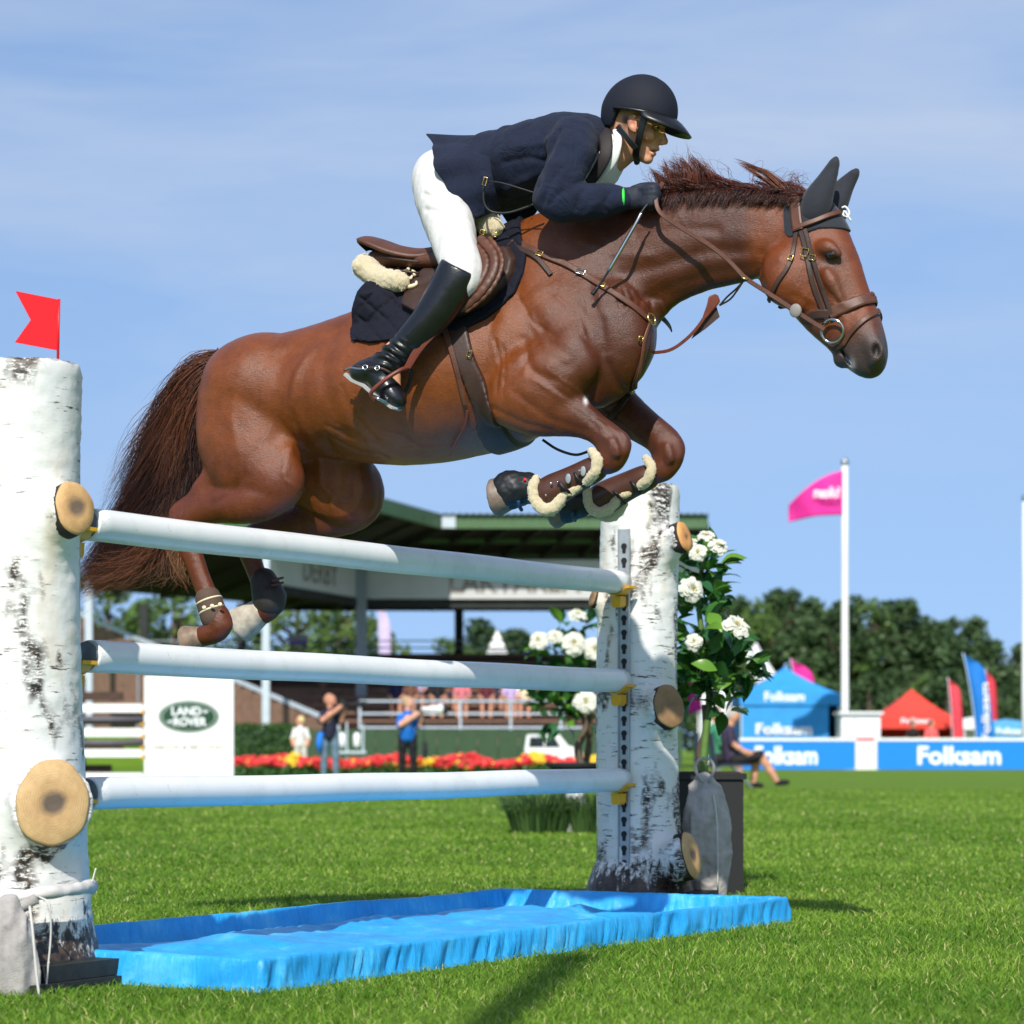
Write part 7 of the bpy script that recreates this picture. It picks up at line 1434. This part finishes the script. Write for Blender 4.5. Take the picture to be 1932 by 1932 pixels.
o = mk('sheet', G, [(i*(nv+1)+j, (i+1)*(nv+1)+j, (i+1)*(nv+1)+j+1, i*(nv+1)+j+1) for i in range(nu) for j in range(nv)], M_PINK, ff); q = o.modifiers.new('thickness', 'SOLIDIFY'); q.thickness = .01
tm = lettering('folksam', ((1533-1590)*s, -.30, (985-940)*s), 20*s, M_WTXT, ff, 0, .02, True, width=50*s)
pg = thing('pagoda_tent', 'white pagoda tent top with striped skirt behind the stand rail', 'tent', PX(938, 1410, 96)*[1, 1, 0]); s = 96/FPX; zb = CAMH + (HY-1236)*s; zp_ = CAMH + (HY-1188)*s
mk('roof', [(-16*s, -16*s, zb+12*s), (16*s, -16*s, zb+12*s), (16*s, 16*s, zb+12*s), (-16*s, 16*s, zb+12*s), (0, 0, zp_)], [(0, 1, 4), (1, 2, 4), (2, 3, 4), (3, 0, 4), (3, 2, 1, 0)], M_PWHITE, pg, False)
for k in range(3): e = 17+k*2.5; MB().box((-e*s, -e*s, zb+(8-k*5)*s), (e*s, e*s, zb+(10.5-k*5)*s)).build('skirt_band', M_PWHITE, pg)
MB().box((-15*s, -15*s, 0), (15*s, 15*s, zb-6*s)).build('wall', M_PWHITE, pg)
bx_ = thing('storage_box', 'small lilac box on the rear rail of the grandstand', 'box', PX(563, 1219, 87)); s = 87/FPX; MB().box((-17*s, -.2, 0), (17*s, .2, 10*s)).build('body', plain('lilac', C(150, 128, 190), .7), bx_); MB().box((-18*s, -.22, 10.1*s), (18*s, .22, 21*s)).build('lid', plain('pale_lilac', C(190, 184, 214), .7), bx_)
# seated spectators on the field
ch_ = PX(1392, 1410, 42); chx = thing('camp_chair', 'dark folding camp chair under the grey-haired man', 'chair', (ch_[0]-.02, 42.05, 0)); M_CH = plain('chair_cloth', C(34, 44, 66), .8)
MB().box((-.28, -.28, .38), (.26, .28, .42)).build('seat', M_CH, chx); MB().box((-.36, -.28, .42), (-.31, .28, .95), np.array([[1, 0, -.12], [0, 1, 0], [0, 0, 1]])).build('backrest', M_CH, chx)
for x, y in ((-.28, -.26), (.25, -.26), (-.28, .26), (.25, .26)): MB().tube([(x, y, 0), (-x*.3, y, .38)], .014, 6).build('leg', M_GREYST, chx)
hm = C(176, 170, 166); sh_ = C(56, 48, 70); bk = C(30, 28, 32)
figure('person', 'grey-haired man in dark T-shirt and shorts sitting with crossed legs', (ch_[0], 42, 0), [(sh_, [(-.1, 0, .52, .15, 1), (-.14, .02, .75, .14, 1), (-.17, .02, .95, .12, 1.0), (-.15, 0, 1.06, .06, 1)]), (SKN, [(-.14, 0, 1.06, .055, 1), (-.10, 0, 1.16, .06, 1)]), (SKN, [(-.08, 0, 1.20, .085, 1), (-.05, 0, 1.25, .085, 1)]), (hm, [(-.09, 0, 1.31, .09, 1), (-.14, 0, 1.24, .075, 1)]), (sh_, [(-.15, -.18, .98, .065, 1), (-.13, -.22, .78, .055, 1)]), (SKN, [(-.13, -.22, .78, .05, 1), (.10, -.22, .62, .045, 1), (.22, -.15, .60, .045, 1)]), (bk, [(-.05, -.1, .48, .11, 1), (.36, -.12, .56, .09, 1)]), (bk, [(-.05, .1, .48, .11, 1), (.34, .12, .50, .09, 1)]), (SKN, [(.38, -.12, .56, .075, 1), (.55, -.12, .30, .065, 1), (.66, -.12, .12, .045, 1)]), (bk, [(.68, -.12, .09, .055, 1), (.84, -.12, .10, .045, 1)]), (SKN, [(.34, .12, .5, .075, 1), (.30, .12, .25, .06, 1), (.28, .12, .1, .045, 1)]), (bk, [(.28, .12, .06, .05, 1), (.42, .1, .04, .04, 1)])])
p2_ = PX(1352, 1410, 43.5); figure('person', 'seated person in green top half hidden behind the peony tree', (p2_[0], 43.5, 0), [(C(58, 130, 96), [(0, 0, .5, .16, 1), (-.02, 0, .8, .15, 1), (-.03, 0, 1.0, .12, 1.3), (0, 0, 1.06, .06, 1)]), (SKN, [(0, 0, 1.06, .055, 1), (.03, 0, 1.2, .085, 1), (.04, 0, 1.26, .085, 1)]), (C(150, 110, 80), [(0, 0, 1.33, .085, 1), (-.04, 0, 1.25, .075, 1)]), (bk, [(0, -.1, .5, .11, 1), (.38, -.12, .5, .09, 1)]), (SKN, [(.38, -.12, .5, .07, 1), (.4, -.12, .1, .05, 1)]), (C(58, 130, 96), [(.0, -.18, .98, .06, 1), (.06, -.2, .75, .05, 1)]), (SKN, [(.06, -.2, .75, .045, 1), (.25, -.15, .6, .04, 1)])])
c2_ = thing('camp_chair', 'blue folding camp chair under the person in green', 'chair', (p2_[0], 43.55, 0)); MB().box((-.28, -.28, .36), (.26, .28, .40)).build('seat', M_CH, c2_); MB().box((-.38, -.28, .42), (-.33, .28, .95)).build('backrest', M_CH, c2_)
for x, y in ((-.28, -.26), (.25, -.26), (-.28, .26), (.25, .26)): MB().tube([(x, y, 0), (-x*.3, y, .36)], .014, 6).build('leg', M_GREYST, c2_)

# ------------------------------------------------------------------ small white model car by the flowers
def model_car():
    d = 57; s = d/FPX; c = PX(1044, 1410, d); th = thing('model_car', 'small white boxy off-road car standing behind the red flowers', 'car', (c[0], d, 0)); W = 54*s
    prof = [(-W, .30), (-W, .66), (-W*.93, .98), (-W*.86, 1.0), (W*.2, 1.0), (W*.50, .74), (W*.94, .66), (W, .56), (W, .26), (W*.8, .22), (-W*.8, .22)]; MB().prism(prof, -.32, .32).build('body', M_PWHITE, th)
    mg_ = plain('car_glass', C(34, 42, 46), .1, .05)
    for a, b in ((-W*.86, -W*.36), (-W*.30, W*.22)): MB().prism([(a, .70), (a+.02, .94), (b-(.0 if b < 0 else .12), .94), (b+.02, .70)], -.326, -.321).build('window', mg_, th)
    MB().prism([(-W*.9, .36), (-W*.9, .56), (-W*.5, .56), (-W*.5, .36)], -.325, -.321).build('side_vent', mg_, th)
    for x in (-W*.62, W*.62):
        for y in (-.32, .32): V, F = lathe([(.11, -.06), (.19, -.055), (.2, 0), (.19, .055), (.11, .06)], 20); o = mk('wheel', V, F, M_RUBBER, th); o.rotation_euler = (math.pi/2, 0, 0); o.location = (x, y, .2); V, F = lathe([(.02, -.062), (.11, -.064), (.11, .064), (.02, .062)], 14); mk('rim', V, F, M_PALEST, o)
    for x in (W+.003,): V, F = ball((x, -.2, .48), (.02, .05, .05), 6); mk('headlight', V, F, M_CHROME, th)
model_car()

# ------------------------------------------------------------------ potted peony trees
M_PLEAF = leafmat('peony_leaf', .15, .3); M_PETAL = leafmat('white_petal', .35, .6); M_STEM = plain('green_stem', C(88, 120, 50), .6, .2, 20); M_WSTEM = plain('woody_stem', C(92, 78, 62), .8, .3, 20)
def leaf_mesh(c):
    n = 7; V = []; W = [.05, .55, .9, 1.0, .8, .45, .02]
    for i in range(n): f = i/(n-1); z = .16*math.sin(f*2.6)-.10*f; V += [(f, -.25*W[i], z+.05*W[i]), (f, 0, z), (f, .25*W[i], z+.05*W[i])]
    F = np.array([(i*3+j, i*3+j+1, i*3+4+j, i*3+3+j) for i in range(n-1) for j in range(2)]); return mesh_data('leaf', V, F, True, np.repeat(np.array(c[:3])[None], len(V), 0))
LEAVES = [leaf_mesh(c) for c in (C(42, 86, 40), C(62, 112, 46), C(96, 140, 48), C(50, 98, 60))]
def peony_mesh(seed):
    rg = np.random.default_rng(seed); V = []; F = []; Cc = []
    for L_, (cnt_, tilt, ln, wd) in enumerate(((9, .25, .55, .34), (12, .6, .66, .42), (13, .95, .8, .48), (13, 1.3, .95, .52), (11, 1.6, 1.0, .55))):
        for i in range(cnt_):
            a = i/cnt_*6.283 + rg.random()*.5; tl = tilt + rg.normal()*.12; b0 = len(V); n, k = 5, 4; ln2 = ln*rg.uniform(.85, 1.1)
            for u in range(n):
                f = u/(n-1); ph = tl*(.45+.55*f) ; r = ln2*f; out_ = r*math.sin(ph)*.9; up = r*math.cos(ph)*.8 + .12*math.sin(f*3.1)
                for v_ in range(k): g = v_/(k-1)*2-1; w_ = wd*math.sin(min(1, f*1.15+.1)*2.2)*g*.5; ruff = .05*f*math.sin(g*7+i*2+L_); x, y = out_ - .08*g*g*f, w_; V.append((x*math.cos(a)-y*math.sin(a), x*math.sin(a)+y*math.cos(a), up+ruff+.07*g*g*f)); cc = np.array(C(240, 240, 228)[:3]) if L_ > 0 else np.array(C(238, 232, 178)[:3]); Cc.append(cc*(1-.06*rg.random()))
            F += [(b0+u*k+v_, b0+u*k+v_+1, b0+(u+1)*k+v_+1, b0+(u+1)*k+v_) for u in range(n-1) for v_ in range(k-1)]
    return mesh_data('flower', V, np.array(F), True, np.array(Cc))
PEON = [peony_mesh(i) for i in (1, 2, 3)]
def place(nm, me, m, parent, c, d, size, roll=0.0):
    o = link(nm, me, m if not me.materials else None, parent); q = Vector(nrm(d)).to_track_quat('Z' if nm == 'flower' else 'X', 'Z' if nm != 'flower' else 'Y'); o.matrix_local = Matrix.Translation(Vector(c)) @ q.to_matrix().to_4x4() @ Matrix.Rotation(roll, 4, 'Z' if nm == 'flower' else 'X') @ Matrix.Scale(size, 4); return o
def peony(lab, base, d, stems, flowers, clumps, nleaf, leafsize, seed, extra=None, stemr=.012):
    rg = np.random.default_rng(seed); th = thing('peony_tree', lab, 'plant', base)
    for st, r, m in stems: P = spline([PX(x, y, d+dy) - base for x, y, dy in st], 20); mk('stem', *tube(P, np.linspace(r, r*.55, 20), 8), m, th)
    for x, y, dy, sz, dr in flowers: place('flower', PEON[rg.integers(3)], M_PETAL, th, PX(x, y, d+dy) - base, dr, sz*d/FPX, rg.random()*6)
    W = np.array([c[3]*c[4] for c in clumps], float); W /= W.sum()
    for i in range(nleaf):
        x, y, dy, rx, ry = clumps[rg.choice(len(clumps), p=W)]; a = rg.normal(size=2); a /= max(1, np.linalg.norm(a)/1.0); q = PX(x + a[0]*rx, y + a[1]*ry, d + dy + rg.normal()*.10) - base
        dr = np.array([a[0]*.9 + rg.normal()*.5, -.35 + rg.normal()*.5, .1 - a[1]*.5 + rg.normal()*.45]); k = rg.choice(4, p=[.3, .3, .18, .22]); place('leaf', LEAVES[k], M_PLEAF, th, q, dr, leafsize*rg.uniform(.7, 1.25), rg.normal()*.5)
    return th
dP = 11.75; pb = np.array([*PX(1330, 1410, dP)[:2], 0.57])
peony('potted white peony tree with glossy leaves behind the right birch standard', pb, dP, [([(1325, 1470, 0), (1330, 1400, 0), (1338, 1320, 0), (1330, 1240, 0), (1318, 1130, 0), (1330, 1040, 0)], .020, M_STEM), ([(1330, 1470, .05), (1322, 1420, .05), (1332, 1380, .02), (1330, 1330, .0)], .026, M_WSTEM), ([(1330, 1250, 0), (1360, 1210, -.05), (1385, 1190, -.05)], .008, M_STEM), ([(1334, 1300, 0), (1370, 1280, -.05), (1410, 1270, -.05)], .007, M_STEM)],
      [(1354, 1034, -.22, 23, (.3, -.6, .7)), (1332, 1014, -.15, 20, (-.2, -.4, .9)), (1318, 1044, -.2, 20, (-.3, -.8, .3)), (1303, 1114, -.28, 29, (.45, -.85, .2)), (1386, 1186, -.28, 33, (.4, -.6, .7)), (1310, 1212, -.22, 20, (-.2, -.9, .3)), (1306, 1026, -.1, 14, (-.3, -.5, .6))],
      [(1338, 1078, .06, 24, 30), (1310, 1085, 0, 20, 24), (1330, 1140, 0, 26, 30), (1310, 1170, 0, 22, 26), (1350, 1215, 0, 34, 22), (1330, 1270, 0, 42, 34), (1380, 1250, -.05, 34, 24), (1400, 1275, 0, 26, 20), (1370, 1320, 0, 22, 24), (1310, 1300, .05, 22, 30)], 290, .125, 3)
pl = thing('planter', 'tall black square planter box beside the grey sandbag', 'planter', (PX(1312, 1410, 11.75)[0], 11.85, 0)); s = 11.6/FPX; MB().box((-.20, -.20, 0), (.222, .22, .545)).build('box', plain('black_planter', C(17, 19, 21), .6, .15, 8), pl); MB().box((-.215, -.215, .547), (.237, .235, .575)).build('rim', plain('black_rim', C(16, 17, 19), .6), pl); MB().box((-.19, -.19, .56), (.21, .21, .582)).build('soil', plain('soil', C(60, 46, 36), .95, .4, 40, bmp=1), pl)
dQ = 20.0; qb = np.array([*PX(1085, 1410, dQ)[:2], .55])
peony('white peony bush in a low black bowl left of the right birch standard', qb, dQ, [([(1098, 1448, 0), (1090, 1410, 0), (1105, 1370, 0), (1085, 1300, 0), (1070, 1240, 0)], .035, M_WSTEM), ([(1104, 1448, .1), (1112, 1400, .1), (1112, 1340, .05), (1100, 1260, 0)], .03, M_WSTEM)],
      [(1017, 1210, -.36, 23, (-.3, -.8, .4)), (1047, 1202, -.3, 17, (.1, -.8, .5)), (1081, 1216, -.4, 27, (.2, -.85, .3)), (1089, 1164, -.2, 22, (.1, -.5, .85)), (1122, 1226, -.36, 26, (.1, -.9, .2)), (1105, 1325, -.42, 26, (.0, -.95, .2)), (1150, 1290, -.2, 20, (.3, -.8, .3))],
      [(1080, 1190, 0, 36, 18), (1050, 1235, 0, 36, 24), (1095, 1250, 0, 34, 28), (1045, 1310, 0, 34, 30), (1095, 1300, 0, 34, 34), (1060, 1350, 0, 30, 26), (1120, 1340, 0, 20, 34)], 295, .16, 9)
bw = thing('bowl_planter', 'low black bowl on a tapered white foot with grass around it', 'planter', (qb[0], dQ, 0)); V, F = lathe([(.10, .50), (.20, .52), (.26, .57), (.25, .575), (.05, .54)], 24); mk('bowl', V, F, M_DARK, bw); V, F = lathe([(.13, 0), (.10, .2), (.07, .35), (.09, .52)], 20); mk('foot', V, F, M_PWHITE, bw)
rg = np.random.default_rng(4); n = 1100; a = rg.random(n)*6.28; r0 = .24*np.sqrt(rg.random(n)); hh = rg.uniform(.22, .44, n); rt = np.stack([r0*np.cos(a), r0*np.sin(a), 0*a], 1) + np.stack([np.where(rg.random(n) > .5, -.28, .16), 0*a, 0*a], 1); tp = rt + np.stack([np.cos(a)*.16, np.sin(a)*.16, hh*.75], 1); md = (rt+tp)/2 + np.array([0, 0, .1])
gt_ = strands(rt, md, tp, np.full(n, .005), 'grass_tuft', M_PLEAF, bw, 6, np.array(C(40, 70, 40)[:3])[None] + (np.array(C(96, 128, 70)[:3]) - np.array(C(40, 70, 40)[:3]))[None]*rg.random((n, 1)), 0, 2); gt_['kind'] = 'stuff'
# flagpole behind the photographer, only its shadow falls into the picture
fp, _ = None, None
th = thing('flagpole', 'flagpole standing behind the camera whose thin shadow crosses the near grass', 'flagpole', (-.98, -.92, 0)); V, F = lathe([(.085, 0), (.075, 3), (.07, 7.5)], 14); mk('mast', V, F, M_PWHITE, th); V, F = ball((0, 0, 7.58), (.1, .1, .1), 8); mk('knob', V, F, M_CHROME, th)
